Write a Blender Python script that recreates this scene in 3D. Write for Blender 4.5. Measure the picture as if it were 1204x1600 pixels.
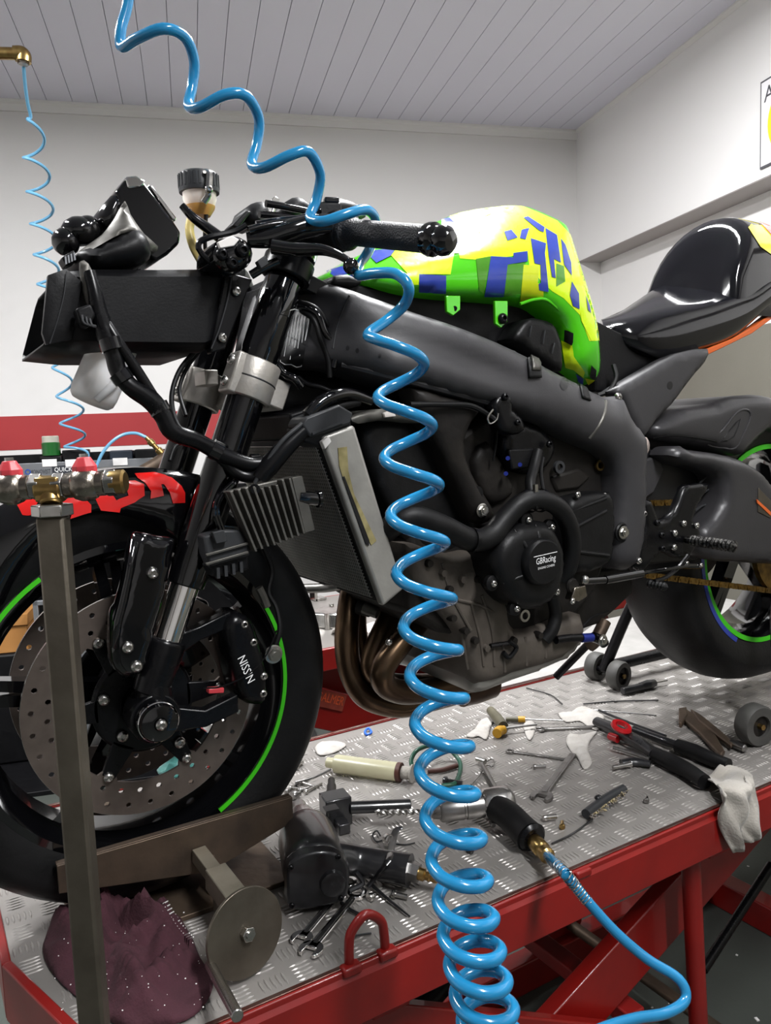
import bpy, bmesh, math, random
from mathutils import Vector, Matrix
from mathutils.geometry import delaunay_2d_cdt
from mathutils.bvhtree import BVHTree
for _o in list(bpy.data.objects): bpy.data.objects.remove(_o)
scene = bpy.context.scene
COL = scene.collection
V = Vector
# ------------------------------------------------------------------ camera
# z = 0 is the top of the lift deck, x runs along the bike (front = -x), camera is on the -y side
CAM_LOC = V((-0.2529, -1.1496, 0.6641)); YAW, PITCH, ROLL, FPX = 1.0294, 0.1031, -0.0387, 1240.9
FLOOR_Z = -0.72; CEIL_Z = 2.38
def _basis():
    f = V((math.cos(YAW)*math.cos(PITCH), math.sin(YAW)*math.cos(PITCH), -math.sin(PITCH)))
    r = V((math.sin(YAW), -math.cos(YAW), 0)); u = r.cross(f)
    c, s = math.cos(ROLL), math.sin(ROLL)
    return c*r+s*u, c*u-s*r, f
CR, CU, CF = _basis()
cd = bpy.data.cameras.new('camera'); cam = bpy.data.objects.new('camera', cd); COL.objects.link(cam)
cd.sensor_fit = 'HORIZONTAL'; cd.sensor_width = 36.0; cd.lens = FPX*36.0/1204.0
cd.clip_start = 0.02; cd.clip_end = 60
cam.matrix_world = Matrix(((CR.x, CU.x, -CF.x, CAM_LOC.x), (CR.y, CU.y, -CF.y, CAM_LOC.y), (CR.z, CU.z, -CF.z, CAM_LOC.z), (0, 0, 0, 1)))
scene.camera = cam
# ------------------------------------------------------------------ world, lights, exposure
w = bpy.data.worlds.new('world'); scene.world = w; w.use_nodes = True
w.node_tree.nodes['Background'].inputs[0].default_value = (0.9, 0.95, 1.0, 1)
w.node_tree.nodes['Background'].inputs[1].default_value = 0.08
scene.view_settings.view_transform = 'Standard'; scene.view_settings.look = 'None'
scene.view_settings.gamma = 1.0; scene.view_settings.use_curve_mapping = False
scene.view_settings.exposure = 0.0
ROOM_A = math.radians(-17.5)          # the room is turned against the lift
RU = V((math.cos(ROOM_A), math.sin(ROOM_A), 0)); RV = V((-math.sin(ROOM_A), math.cos(ROOM_A), 0))
CORNER = V((CAM_LOC.x+3.58, CAM_LOC.y+3.59, 0))
def room(u, v, z): return CORNER + RU*u + RV*v + V((0, 0, z))     # u<0 to the left along the back wall, v<0 towards the camera
LAMPS = [(-1.45, -2.55, 125.0), (-3.7, -2.5, 95.0), (-1.5, -5.0, 95.0)]     # u, v, watts of the ceiling tube fixtures
for k, (u_, v_, e_) in enumerate(LAMPS):
    ld = bpy.data.lights.new('ceiling_tube_light', 'AREA'); ld.shape = 'RECTANGLE'; ld.size = 1.2; ld.size_y = 0.16; ld.energy = e_
    ld.color = (0.985, 0.99, 1.0)
    lo = bpy.data.objects.new('ceiling_tube_light', ld); COL.objects.link(lo)
    lo.location = room(u_, v_, CEIL_Z-0.085); lo.rotation_euler = (0, 0, ROOM_A+math.pi/2)
# ------------------------------------------------------------------ pixel helpers (the frame is 1204 x 1600)
def ray(x, y): return CF + CR*((x-602)/FPX) - CU*((y-800)/FPX)
def Q(x, y, Y): d = ray(x, y); return CAM_LOC + d*((Y-CAM_LOC.y)/d.y)
def QZ(x, y, z): d = ray(x, y); return CAM_LOC + d*((z-CAM_LOC.z)/d.z)
def QX(x, y, X): d = ray(x, y); return CAM_LOC + d*((X-CAM_LOC.x)/d.x)
def QT(x, y, t): return CAM_LOC + ray(x, y)*t
def QV(x, y, v):      # on the plane parallel to the back wall, v metres from it
    d = ray(x, y); n = RV; return CAM_LOC + d*((v - (CAM_LOC-CORNER).dot(n))/d.dot(n))
def QU(x, y, u):
    d = ray(x, y); return CAM_LOC + d*((u - (CAM_LOC-CORNER).dot(RU))/d.dot(RU))
# ------------------------------------------------------------------ materials
def lin(h):
    h = h.lstrip('#'); c = [int(h[i:i+2], 16)/255 for i in (0, 2, 4)]
    return tuple(x/12.92 if x <= .04045 else ((x+.055)/1.055)**2.4 for x in c)+(1,)
MATS = {}
def mat(name, col, rough=.5, metal=0., var=None, vscale=20., vamt=.5, bump=0., bscale=60., coat=0., trans=0., ior=1.45, spec=.5, sheen=0., alpha=1., detail=4., stretch=None):
    """procedural principled material; var is a second colour mixed in by noise"""
    m = bpy.data.materials.new(name); m.use_nodes = True; nt = m.node_tree; b = nt.nodes['Principled BSDF']
    b.inputs['Base Color'].default_value = lin(col); b.inputs['Roughness'].default_value = rough; b.inputs['Metallic'].default_value = metal
    b.inputs['Coat Weight'].default_value = coat; b.inputs['Coat Roughness'].default_value = .04
    b.inputs['Transmission Weight'].default_value = trans; b.inputs['IOR'].default_value = ior; b.inputs['Specular IOR Level'].default_value = spec
    b.inputs['Sheen Weight'].default_value = sheen; b.inputs['Alpha'].default_value = alpha
    tc = nt.nodes.new('ShaderNodeTexCoord'); src = tc.outputs['Object']
    if stretch:
        mp = nt.nodes.new('ShaderNodeMapping'); mp.inputs['Scale'].default_value = stretch; nt.links.new(src, mp.inputs[0]); src = mp.outputs[0]
    nz = nt.nodes.new('ShaderNodeTexNoise'); nz.inputs['Scale'].default_value = vscale; nz.inputs['Detail'].default_value = detail
    nt.links.new(src, nz.inputs['Vector'])
    if var:
        rp = nt.nodes.new('ShaderNodeValToRGB'); rp.color_ramp.elements[0].position = .5-.28*(1-vamt)-.02; rp.color_ramp.elements[1].position = .5+.28*(1-vamt)+.02
        rp.color_ramp.elements[0].color = lin(col); rp.color_ramp.elements[1].color = lin(var)
        nt.links.new(nz.outputs['Fac'], rp.inputs[0]); nt.links.new(rp.outputs[0], b.inputs['Base Color'])
    mr = nt.nodes.new('ShaderNodeMapRange'); mr.inputs['To Min'].default_value = max(0, rough-.07); mr.inputs['To Max'].default_value = min(1, rough+.07)
    nt.links.new(nz.outputs['Fac'], mr.inputs['Value']); nt.links.new(mr.outputs[0], b.inputs['Roughness'])
    if bump:
        nb = nt.nodes.new('ShaderNodeTexNoise'); nb.inputs['Scale'].default_value = bscale; nb.inputs['Detail'].default_value = 3
        nt.links.new(src, nb.inputs['Vector'])
        bp = nt.nodes.new('ShaderNodeBump'); bp.inputs['Strength'].default_value = bump; bp.inputs['Distance'].default_value = .01
        nt.links.new(nb.outputs['Fac'], bp.inputs['Height']); nt.links.new(bp.outputs[0], b.inputs['Normal'])
    MATS[name] = m
    return m
def emis(name, col, s):
    m = bpy.data.materials.new(name); m.use_nodes = True; b = m.node_tree.nodes['Principled BSDF']
    b.inputs['Emission Color'].default_value = lin(col); b.inputs['Emission Strength'].default_value = s; MATS[name] = m; return m
# ------------------------------------------------------------------ mesh builder
def cat(pts, n=6, closed=False):
    pts = [V(p) for p in pts]; N = len(pts)
    if N < 3 or n <= 1: return pts
    out = []; segs = N if closed else N-1
    for i in range(segs):
        p1, p2 = pts[i], pts[(i+1) % N]
        p0 = pts[(i-1) % N] if (closed or i > 0) else p1*2-p2
        p3 = pts[(i+2) % N] if (closed or i < N-2) else p2*2-p1
        for k in range(n):
            t = k/n
            out.append(.5*((2*p1)+(p2-p0)*t+(2*p0-5*p1+4*p2-p3)*t*t+(3*p1-p0-3*p2+p3)*t**3))
    if not closed: out.append(pts[-1])
    return out
def lerp_list(r, n, m):
    """resample the list r (values per control point) to m values"""
    if not isinstance(r, (list, tuple)): return [r]*m
    return [(lambda f: r[min(int(f), len(r)-1)]*(1-(f-int(f)))+r[min(int(f)+1, len(r)-1)]*(f-int(f)))(i/(m-1)*(len(r)-1)) for i in range(m)]
WORG = {}; BVH = {}
class MB:
    def __init__(s): s.v = []; s.f = []
    def add(s, vs, fs):
        n = len(s.v); s.v += [V(v) for v in vs]; s.f += [[i+n for i in f] for f in fs]; return s
    def box(s, c, size, R=None):
        c = V(c); h = V(size)/2
        if R is not None and not isinstance(R, Matrix): R = Matrix.Rotation(R[2], 3, 'Z') @ Matrix.Rotation(R[1], 3, 'Y') @ Matrix.Rotation(R[0], 3, 'X')
        vs = []
        for x in (-1, 1):
            for y in (-1, 1):
                for z in (-1, 1):
                    p = V((x*h.x, y*h.y, z*h.z)); vs.append(c+(R @ p if R is not None else p))
        return s.add(vs, [(0, 1, 3, 2), (4, 6, 7, 5), (0, 4, 5, 1), (2, 3, 7, 6), (0, 2, 6, 4), (1, 5, 7, 3)])
    def prism(s, loop, vec, taper=1.0):
        loop = [V(p) for p in loop]; n = len(loop); vec = V(vec); c = sum(loop, V())/n
        top = [c+(p-c)*taper+vec for p in loop]
        return s.add(loop+top, [list(range(n))[::-1], [n+i for i in range(n)]]+[(i, (i+1) % n, n+(i+1) % n, n+i) for i in range(n)])
    def tube(s, pts, r, n=10, res=6, closed=False, cap=True, flat=1.0, up=None):
        nc = len(pts); P = cat(pts, res, closed); m = len(P); rs = lerp_list(r, nc, m)
        T = []
        for i in range(m):
            a = P[(i-1) % m] if (closed or i > 0) else P[0]; b = P[(i+1) % m] if (closed or i < m-1) else P[-1]
            d = b-a; T.append(d.normalized() if d.length > 1e-9 else V((0, 0, 1)))
        ref = V(up) if up is not None else (V((0, 0, 1)) if abs(T[0].z) < .9 else V((1, 0, 0)))
        nrm = (ref-T[0]*ref.dot(T[0])).normalized(); vs = []; fs = []
        for i in range(m):
            nrm = (nrm-T[i]*nrm.dot(T[i]));
            nrm = nrm.normalized() if nrm.length > 1e-9 else T[i].orthogonal().normalized()
            bn = T[i].cross(nrm)
            for k in range(n):
                a = 2*math.pi*k/n; vs.append(P[i]+(nrm*math.cos(a)*flat+bn*math.sin(a))*rs[i])
        rng = m if closed else m-1
        for i in range(rng):
            for k in range(n):
                j = (i+1) % m; fs.append((i*n+k, i*n+(k+1) % n, j*n+(k+1) % n, j*n+k))
        if cap and not closed: fs += [list(range(n))[::-1], [(m-1)*n+k for k in range(n)]]
        return s.add(vs, fs)
    def lathe(s, prof, o, ax, n=32, closed=False, a0=0., a1=2*math.pi, cap=True):
        o = V(o); ax = V(ax).normalized(); e = ax.orthogonal().normalized()
        if abs(ax.y) > .99: e = V((1, 0, 0))
        g = ax.cross(e); full = abs(a1-a0-2*math.pi) < 1e-6; m = n if full else n+1; vs = []; fs = []; L = len(prof)
        for i in range(m):
            a = a0+(a1-a0)*i/n; d = e*math.cos(a)+g*math.sin(a)
            for (r, h) in prof: vs.append(o+d*r+ax*h)
        for i in range(n):
            j = (i+1) % m
            for k in range(L if closed else L-1):
                l = (k+1) % L; fs.append((i*L+k, j*L+k, j*L+l, i*L+l))
        if not full and closed: fs += [list(range(L)), [(m-1)*L+k for k in range(L)][::-1]]
        if not closed and full and cap:
            if prof[0][0] > 1e-5: fs.append([i*L for i in range(m)][::-1])
            if prof[-1][0] > 1e-5: fs.append([i*L+L-1 for i in range(m)])
        return s.add(vs, fs)
    def cyl(s, a, b, r, n=16, r2=None):
        a = V(a); b = V(b); return s.lathe([(r, 0), (r if r2 is None else r2, (b-a).length)], a, b-a, n)
    def rcyl(s, a, b, r, n=16, e=.002):
        a = V(a); b = V(b); L = (b-a).length; return s.lathe([(r-e, 0), (r, e), (r, L-e), (r-e, L)], a, b-a, n)
    def sph(s, c, r, n=12, sc=(1, 1, 1)):
        vs = []; fs = []; c = V(c); m = n//2
        for i in range(m+1):
            th = math.pi*i/m
            for k in range(n):
                a = 2*math.pi*k/n; vs.append(c+V((r*sc[0]*math.sin(th)*math.cos(a), r*sc[1]*math.sin(th)*math.sin(a), r*sc[2]*math.cos(th))))
        for i in range(m):
            for k in range(n): fs.append((i*n+k, (i+1)*n+k, (i+1)*n+(k+1) % n, i*n+(k+1) % n))
        return s.add(vs, fs)
    def loft(s, loops, caps=True, closed=True):
        n = len(loops[0]); vs = [p for l in loops for p in l]; fs = []
        for i in range(len(loops)-1):
            for k in range(n if closed else n-1): fs.append((i*n+k, i*n+(k+1) % n, (i+1)*n+(k+1) % n, (i+1)*n+k))
        if caps and closed: fs += [list(range(n))[::-1], [(len(loops)-1)*n+k for k in range(n)]]
        return s.add(vs, fs)
    def hexa(s, a, b, r): return s.cyl(a, b, r, 6)
    def pillow(s, loop, bulge, R, back, res=.008, axis='Y', func=None, mirror=False, holes=()):
        """a panel with a traced outline, its face swelling towards -y by `bulge` within R of the edge, sides going back to y=back"""
        loop = [V(p) for p in loop]; n = len(loop)
        xz = [(p.x, p.z) for p in loop]
        # quadratic fit of the base depth
        import numpy as np
        A = np.array([[1, x, z, x*x, x*z, z*z] for x, z in xz]); Yv = np.array([p.y for p in loop])
        co = np.linalg.lstsq(np.vstack([A, np.eye(6)*1e-3]), np.concatenate([Yv, np.zeros(6)]), rcond=None)[0]
        resid = Yv-A @ co
        def base(x, z):
            yq = float(np.dot(co, [1, x, z, x*x, x*z, z*z])); sw = sr = 0
            for (bx, bz), rr in zip(xz, resid):
                ww = 1/((bx-x)**2+(bz-z)**2+1e-7)**1.5; sw += ww; sr += ww*rr
            return yq+sr/sw
        def dist(x, z):
            d = 1e9
            for i in range(n):
                ax_, az = xz[i]; bx, bz = xz[(i+1) % n]; ex, ez = bx-ax_, bz-az; L = ex*ex+ez*ez+1e-12
                t = max(0, min(1, ((x-ax_)*ex+(z-az)*ez)/L)); dd = (x-ax_-t*ex)**2+(z-az-t*ez)**2
                if dd < d: d = dd
            return math.sqrt(d)
        def inside(x, z):
            c = False; j = n-1
            for i in range(n):
                if (xz[i][1] > z) != (xz[j][1] > z) and x < (xz[j][0]-xz[i][0])*(z-xz[i][1])/(xz[j][1]-xz[i][1])+xz[i][0]: c = not c
                j = i
            return c
        pts = [V(p) for p in xz]; x0 = min(p[0] for p in xz); x1 = max(p[0] for p in xz); z0 = min(p[1] for p in xz); z1 = max(p[1] for p in xz)
        # rings near the edge, then a grid
        i = 0; z = z0+res*.5; row = 0
        while z < z1:
            x = x0+res*(.25+.5*(row % 2))
            while x < x1:
                if inside(x, z) and dist(x, z) > res*.45: pts.append(V((x, z)))
                x += res
            z += res; row += 1
        ed = [(i, (i+1) % n) for i in range(n)]
        vv, ee, ff, *_ = delaunay_2d_cdt([V(p) for p in pts], ed, [], 1, 1e-6)
        front = []
        for k, p in enumerate(vv):
            x, z = p.x, p.y
            d = dist(x, z); t = min(d/R, 1.0); h = bulge*math.sqrt(max(0, 1-(1-t)**2))
            if k < n and d < 1e-5: y = loop[k].y if (abs(loop[k].x-x) < 1e-5 and abs(loop[k].z-z) < 1e-5) else base(x, z)
            else: y = base(x, z)
            if func: h += func(x, z)*min(1, d/(R*.5))
            front.append(V((x, y-h, z)))
        fs = [list(f) for f in ff]
        # orient faces towards -y
        of = []
        for f in fs:
            a, b, c = [front[i] for i in f[:3]]
            of.append(f if (b-a).cross(c-a).y < 0 else f[::-1])
        nb = len(s.v); s.add(front, of)
        # sides and back, from the boundary loop of the triangulation
        cnt = {}
        for f in of:
            for i in range(len(f)):
                e = (f[i], f[(i+1) % len(f)]); cnt[e] = 1
        bd = [e for e in cnt if (e[1], e[0]) not in cnt]
        if mirror:
            bk = [V((p.x, -p.y+2*back, p.z)) for p in front]
            m0 = len(s.v); s.v += bk; s.f += [[i+m0 for i in f[::-1]] for f in of]
            for a, b in bd: s.f.append([a+nb, a+m0, b+m0, b+nb])
        else:
            m0 = len(s.v); idx = {}
            for a, b in bd:
                for q_ in (a, b):
                    if q_ not in idx: idx[q_] = len(s.v); s.v.append(V((front[q_].x, back, front[q_].z)))
                s.f.append([a+nb, idx[a], idx[b], b+nb])
            nx = dict(bd)
            if len(nx) == len(bd):
                st = bd[0][0]; lp = [st]; q_ = nx[st]
                while q_ != st and len(lp) < 5000: lp.append(q_); q_ = nx.get(q_, st)
                s.f.append([idx[q_] for q_ in lp[::-1]])
        return s
    def build(s, name, m, parent=None, smooth=38., bevel=0., seg=2, label=None, cat_=None, group=None, kind=None, origin=None, sub=0, solid=0., bvh=False):
        lo = V([min(v[i] for v in s.v) for i in range(3)]); hi = V([max(v[i] for v in s.v) for i in range(3)])
        o0 = V(origin) if origin is not None else (V(((lo.x+hi.x)/2, (lo.y+hi.y)/2, lo.z)) if parent is None else (lo+hi)/2)
        me = bpy.data.meshes.new(name); me.from_pydata([tuple(v-o0) for v in s.v], [], [tuple(f) for f in s.f]); me.update()
        bm = bmesh.new(); bm.from_mesh(me); bmesh.ops.recalc_face_normals(bm, faces=bm.faces) if not bvh else None; bm.to_mesh(me); bm.free()
        if smooth:
            me.polygons.foreach_set('use_smooth', [True]*len(me.polygons))
            if smooth < 179: me.set_sharp_from_angle(angle=math.radians(smooth))
        if m is not None: me.materials.append(MATS[m] if isinstance(m, str) else m)
        o = bpy.data.objects.new(name, me); COL.objects.link(o)
        WORG[o.name] = o0
        if parent is not None: o.parent = parent; o.location = o0-WORG[parent.name]
        else: o.location = o0
        if solid:
            md = o.modifiers.new('thickness', 'SOLIDIFY'); md.thickness = solid; md.offset = 0
        if bevel:
            md = o.modifiers.new('bevel', 'BEVEL'); md.width = bevel; md.segments = seg; md.limit_method = 'ANGLE'; md.angle_limit = math.radians(35); md.harden_normals = False
        if sub:
            md = o.modifiers.new('sub', 'SUBSURF'); md.levels = sub; md.render_levels = sub
        if label: o['label'] = label
        if cat_: o['category'] = cat_
        if group: o['group'] = group
        if kind: o['kind'] = kind
        if bvh: BVH[o.name] = BVHTree.FromPolygons([tuple(v) for v in s.v], [tuple(f) for f in s.f])
        return o
def thing(name, label, category, loc, group=None, parent=None):
    o = bpy.data.objects.new(name, None); COL.objects.link(o); o.empty_display_size = .05
    WORG[o.name] = V(loc); o.location = V(loc) if parent is None else V(loc)-WORG[parent.name]
    if parent is not None: o.parent = parent
    else:
        o['label'] = label; o['category'] = category
        if group: o['group'] = group
    return o
def dupe(o, delta, label=None, parent=None, rotz=None, top=True):
    """a copy of a thing with copies of its parts and sub-parts, moved by delta"""
    c = o.copy(); COL.objects.link(c); WORG[c.name] = WORG[o.name]+V(delta)
    if top:
        c.location = o.location+V(delta)
        if rotz is not None: c.rotation_euler = (0, 0, rotz)
    if parent is not None: c.parent = parent
    if label: c['label'] = label
    for ch in list(o.children): dupe(ch, delta, None, c, None, False)
    return c
def shared(name, me, loc, parent, R=None, scale=None, label=None):
    """a part that shares mesh data; loc is a world position"""
    o = bpy.data.objects.new(name, me); COL.objects.link(o); o.parent = parent; o.location = V(loc)-WORG[parent.name]; WORG[o.name] = V(loc)
    if R is not None: o.rotation_euler = R.to_euler()
    if scale: o.scale = (scale,)*3
    if label: o['label'] = label
    return o
def text_mb(txt, origin, right, up, h, depth=.0004, shear=0., align='CENTER', width=None):
    cu = bpy.data.curves.new('t', 'FONT'); cu.body = txt; cu.align_x = align; cu.align_y = 'CENTER'; cu.size = 1.0; cu.shear = shear; cu.resolution_u = 2
    to = bpy.data.objects.new('t', cu); COL.objects.link(to); bpy.context.view_layer.update()
    me = bpy.data.meshes.new_from_object(to.evaluated_get(bpy.context.evaluated_depsgraph_get())); bpy.data.objects.remove(to); bpy.data.curves.remove(cu)
    right = V(right).normalized(); up = V(up); up = (up-right*up.dot(right)).normalized(); nrm = right.cross(up)
    sx = h
    if width and len(me.vertices):
        xs = [v.co.x for v in me.vertices]; sx = width/(max(xs)-min(xs))
    mb = MB(); mb.add([V(origin)+right*v.co.x*sx+up*v.co.y*h+nrm*depth for v in me.vertices], [list(p.vertices) for p in me.polygons])
    bpy.data.meshes.remove(me); return mb
def pin(poly, p):
    c = False; j = len(poly)-1
    for i in range(len(poly)):
        if (poly[i][1] > p[1]) != (poly[j][1] > p[1]) and p[0] < (poly[j][0]-poly[i][0])*(p[1]-poly[i][1])/(poly[j][1]-poly[i][1])+poly[i][0]: c = not c
        j = i
    return c
def decal(poly, targets, off=.0009, res=5.):
    """a thin patch stuck on surfaces: the outline is traced in the photograph and laid on the real surface it belongs to"""
    out = []
    for i in range(len(poly)):
        a, b = V(poly[i]), V(poly[(i+1) % len(poly)]); k = max(1, int((b-a).length/res))
        out += [a+(b-a)*(j/k) for j in range(k)]
    n = len(out); pts = list(out); x0 = min(p.x for p in out); x1 = max(p.x for p in out); y0 = min(p.y for p in out); y1 = max(p.y for p in out)
    y = y0+res/2
    while y < y1:
        x = x0+res/2
        while x < x1:
            if pin(out, (x, y)) and min((V((x, y))-p).length for p in out) > res*.5: pts.append(V((x, y)))
            x += res
        y += res
    vv, ee, ff, *_ = delaunay_2d_cdt([V(p) for p in pts], [(i, (i+1) % n) for i in range(n)], [], 1, 1e-4)
    def cast(p):
        d = ray(p.x, p.y).normalized(); best = None
        for t in targets:
            h = BVH[t.name].ray_cast(CAM_LOC, d)
            if h[0] is not None and (best is None or h[3] < best[3]): best = h
        if best is None: return None
        nr = best[1] if best[1].dot(d) < 0 else -best[1]
        return best[0]+nr*off
    hit = [cast(p) for p in vv]; good = [p for p, h in zip(vv, hit) if h is not None]
    for k, p in enumerate(vv):          # outline points past the surface's edge are pulled back onto it
        if hit[k] is None and good:
            g = min(good, key=lambda q: (q-p).length_squared)
            if (g-p).length > 14: continue
            lo_, hi_ = 0., 1.
            for _ in range(9):
                m_ = (lo_+hi_)/2
                if cast(g.lerp(p, m_)) is not None: lo_ = m_
                else: hi_ = m_
            hit[k] = cast(g.lerp(p, lo_*.995))
    mb = MB(); idx = {}
    for k, h in enumerate(hit):
        if h is not None: idx[k] = len(mb.v); mb.v.append(h)
    for f in ff:
        if all(i in idx for i in f):
            q = [mb.v[idx[i]] for i in f]
            if max((q[i]-q[i-1]).length for i in range(len(q))) < .05: mb.f.append([idx[i] for i in f])
    return mb
def circ(c, r, ax, n=16, a0=0.):
    c = V(c); ax = V(ax).normalized(); e = ax.orthogonal().normalized(); g = ax.cross(e)
    return [c+(e*math.cos(a0+2*math.pi*k/n)+g*math.sin(a0+2*math.pi*k/n))*r for k in range(n)]
def rot_to(ax):
    """rotation that takes +Z to ax"""
    return V((0, 0, 1)).rotation_difference(V(ax).normalized()).to_matrix()
# ================================================================== materials
mat('wall_paint', '#e4e2e0', .75, var='#dedbd9', vscale=1.1, vamt=.2, bump=.03, bscale=180)
mat('wall_paint_right', '#f0eeed', .7, var='#ebe9e7', vscale=.9, vamt=.2, bump=.03, bscale=180)
mat('wall_grey', '#77746a', .7, var='#706d63', vscale=2, bump=.03, bscale=150)
mat('red_paint', '#a83436', .45, var='#a02e31', vscale=2)
mat('ceiling_pvc', '#dddce8', .4, var='#d8d7e3', vscale=.8, vamt=.2)
mat('ceiling_joint', '#d2d1dc', .8)
mat('concrete', '#4b504b', .55, var='#414541', vscale=3, vamt=.3, bump=.06, bscale=90)
mat('beam_underside', '#a19b98', .8)
mat('lift_red', '#86130f', .38, var='#74100d', vscale=9, vamt=.35, coat=.25, bump=.02, bscale=40)
mat('lift_red_dark', '#8c1512', .5, var='#72100e', vscale=9)
mat('tread', '#9c9894', .45, .45, var='#7d7975', vscale=2.6, vamt=.25, bump=.03, bscale=120)
mat('tread_bar', '#aaa6a2', .38, .5, var='#96928e', vscale=60, vamt=.2)
mat('edge_steel', '#7a6f68', .4, 1., var='#6a2a22', vscale=30, vamt=.3)
mat('raw_steel', '#726b60', .40, .8, var='#544e45', vscale=16, vamt=.3, bump=.05, bscale=80)
mat('rust_steel', '#6a5a4c', .5, .7, var='#4a4038', vscale=18, vamt=.3, bump=.08, bscale=70)
mat('zinc', '#c3c1bd', .25, 1., var='#a5a39f', vscale=30)
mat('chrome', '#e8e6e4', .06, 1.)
mat('black_plastic', '#0b0b0d', .45, spec=.25, var='#0f0f11', vscale=30, bump=.04, bscale=300)
mat('black_gloss', '#08080a', .1, coat=.6)
mat('black_satin', '#08080a', .28, spec=.3, var='#0c0c0e', vscale=25)
mat('black_rubber', '#0c0c0d', .5, spec=.3, var='#121213', vscale=40, bump=.04, bscale=200)
mat('tyre_rubber', '#0a0a0b', .48, spec=.3, var='#101011', vscale=22, bump=.05, bscale=160)
mat('frame_paint', '#39383a', .46, .1, var='#343335', vscale=10, bump=.03, bscale=400)
mat('brass', '#b59a62', .3, 1., var='#94774a', vscale=40)
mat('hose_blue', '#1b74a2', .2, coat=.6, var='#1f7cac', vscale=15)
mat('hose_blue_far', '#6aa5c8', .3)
mat('white_plastic', '#dedad6', .4)
mat('card', '#a8763f', .8, var='#9a6a36', vscale=8)
mat('bottle_green', '#1d5a26', .25, coat=.3)
mat('bottle_cap', '#b9b7aa', .5)
mat('rack_grey', '#8d8f93', .35, .6, var='#84868a', vscale=12)
mat('valve_red', '#c8454b', .35, var='#bb3a41', vscale=30)
mat('valve_nickel', '#9a9389', .28, 1., var='#7d766c', vscale=50, bump=.1, bscale=140)
mat('text_orange', '#d0562a', .5)
mat('text_dark', '#2a2c33', .6)
mat('text_blue', '#2a4a94', .6)
mat('text_white', '#e6e6e6', .5)
mat('label_plate', '#8a3a2c', .6, var='#7a3024', vscale=30)
mat('label_plate_near', '#a58a78', .6, var='#8a6a5a', vscale=30)
mat('sign_white', '#f3f2f4', .4)
mat('sign_border', '#55555a', .5)
mat('sign_yellow', '#f0e63a', .5)
mat('deck_white', '#aeaca9', .55, .3, var='#a09e9b', vscale=14)
emis('tube_glow', '#fffdf8', 6.0)
# ================================================================== room shell
U0, V0 = -6.2, -8.6
def room_box(u0, u1, v0, v1, z0, z1): return MB().add([room(u, v, z) for u in (u0, u1) for v in (v0, v1) for z in (z0, z1)], [(0, 1, 3, 2), (4, 6, 7, 5), (0, 4, 5, 1), (2, 3, 7, 6), (0, 2, 6, 4), (1, 5, 7, 3)])
ZB = QV(906, 409, 0).z                                  # underside of the beam on the right wall
REC = max(.1, (QV(938, 407, 0)-CORNER).dot(RU))          # how far the wall below it steps back
room_box(U0-.1, .6, V0-.1, .3, FLOOR_Z-.12, FLOOR_Z).build('floor', 'concrete', kind='structure')
room_box(U0-.1, .6, 0, .12, FLOOR_Z, CEIL_Z+.1).build('wall_back', 'wall_paint', kind='structure')
room_box(0, .5, V0, 0, ZB, CEIL_Z+.1).build('wall_right', 'wall_paint_right', kind='structure')
ZD = QU(1100, 525, REC).z
room_box(REC, .55, V0, 0, ZD, ZB).build('wall_right_recess', 'wall_paint_right', kind='structure')
room_box(REC, .55, V0, 0, FLOOR_Z, ZD).build('wall_right_dado', 'wall_grey', kind='structure')
room_box(.002, REC-.002, V0, -.002, ZB-.004, ZB).build('trim_1', 'beam_underside', kind='structure')
room_box(U0-.1, U0, V0, 0, FLOOR_Z, CEIL_Z).build('wall_left', 'wall_paint', kind='structure')
room_box(U0, .55, V0-.1, V0, FLOOR_Z, CEIL_Z).build('wall_front', 'wall_paint', kind='structure')
ceil = room_box(U0-.1, .3, V0, .1, CEIL_Z+.012, CEIL_Z+.06).build('ceiling', 'ceiling_joint', kind='structure')
PW = .122; pl = None; k = 0; u = -.004
while u-PW > U0:
    if pl is None:
        pl = room_box(u-PW+.0011, u-.0011, V0, -.03, CEIL_Z, CEIL_Z+.012).build('ceiling_plank', 'ceiling_pvc', ceil, bevel=.0016, smooth=0)
    else:
        o = pl.copy(); COL.objects.link(o); o.location = pl.location - RU*(PW*k)
    k += 1; u -= PW
# cornice along the back and right walls
mb = MB(); a, b = room(U0, -.001, CEIL_Z), room(0, -.001, CEIL_Z)
prof = [(0, 0), (.035, 0), (.035, .012), (.02, .02), (.012, .05), (0, .05)]
mb.loft([[p - RV*x - V((0, 0, z)) for x, z in prof] for p in (a, b)]); mb.build('trim_2', 'wall_paint', kind='structure', smooth=0)
mb = MB(); a, b = room(-.001, V0, CEIL_Z), room(-.001, 0, CEIL_Z)
mb.loft([[p - RU*x - V((0, 0, z)) for x, z in [(0, 0), (.02, 0), (.02, .008), (0, .02)]] for p in (a, b)]); mb.build('trim_3', 'wall_paint', kind='structure', smooth=0)
# red band painted round the back wall
zt, zb_ = QV(0, 651, 0).z, QV(0, 704, 0).z
room_box(U0, -.001, -.003, .001, zb_, zt).build('trim_4', 'red_paint', kind='structure', smooth=0)
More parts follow.
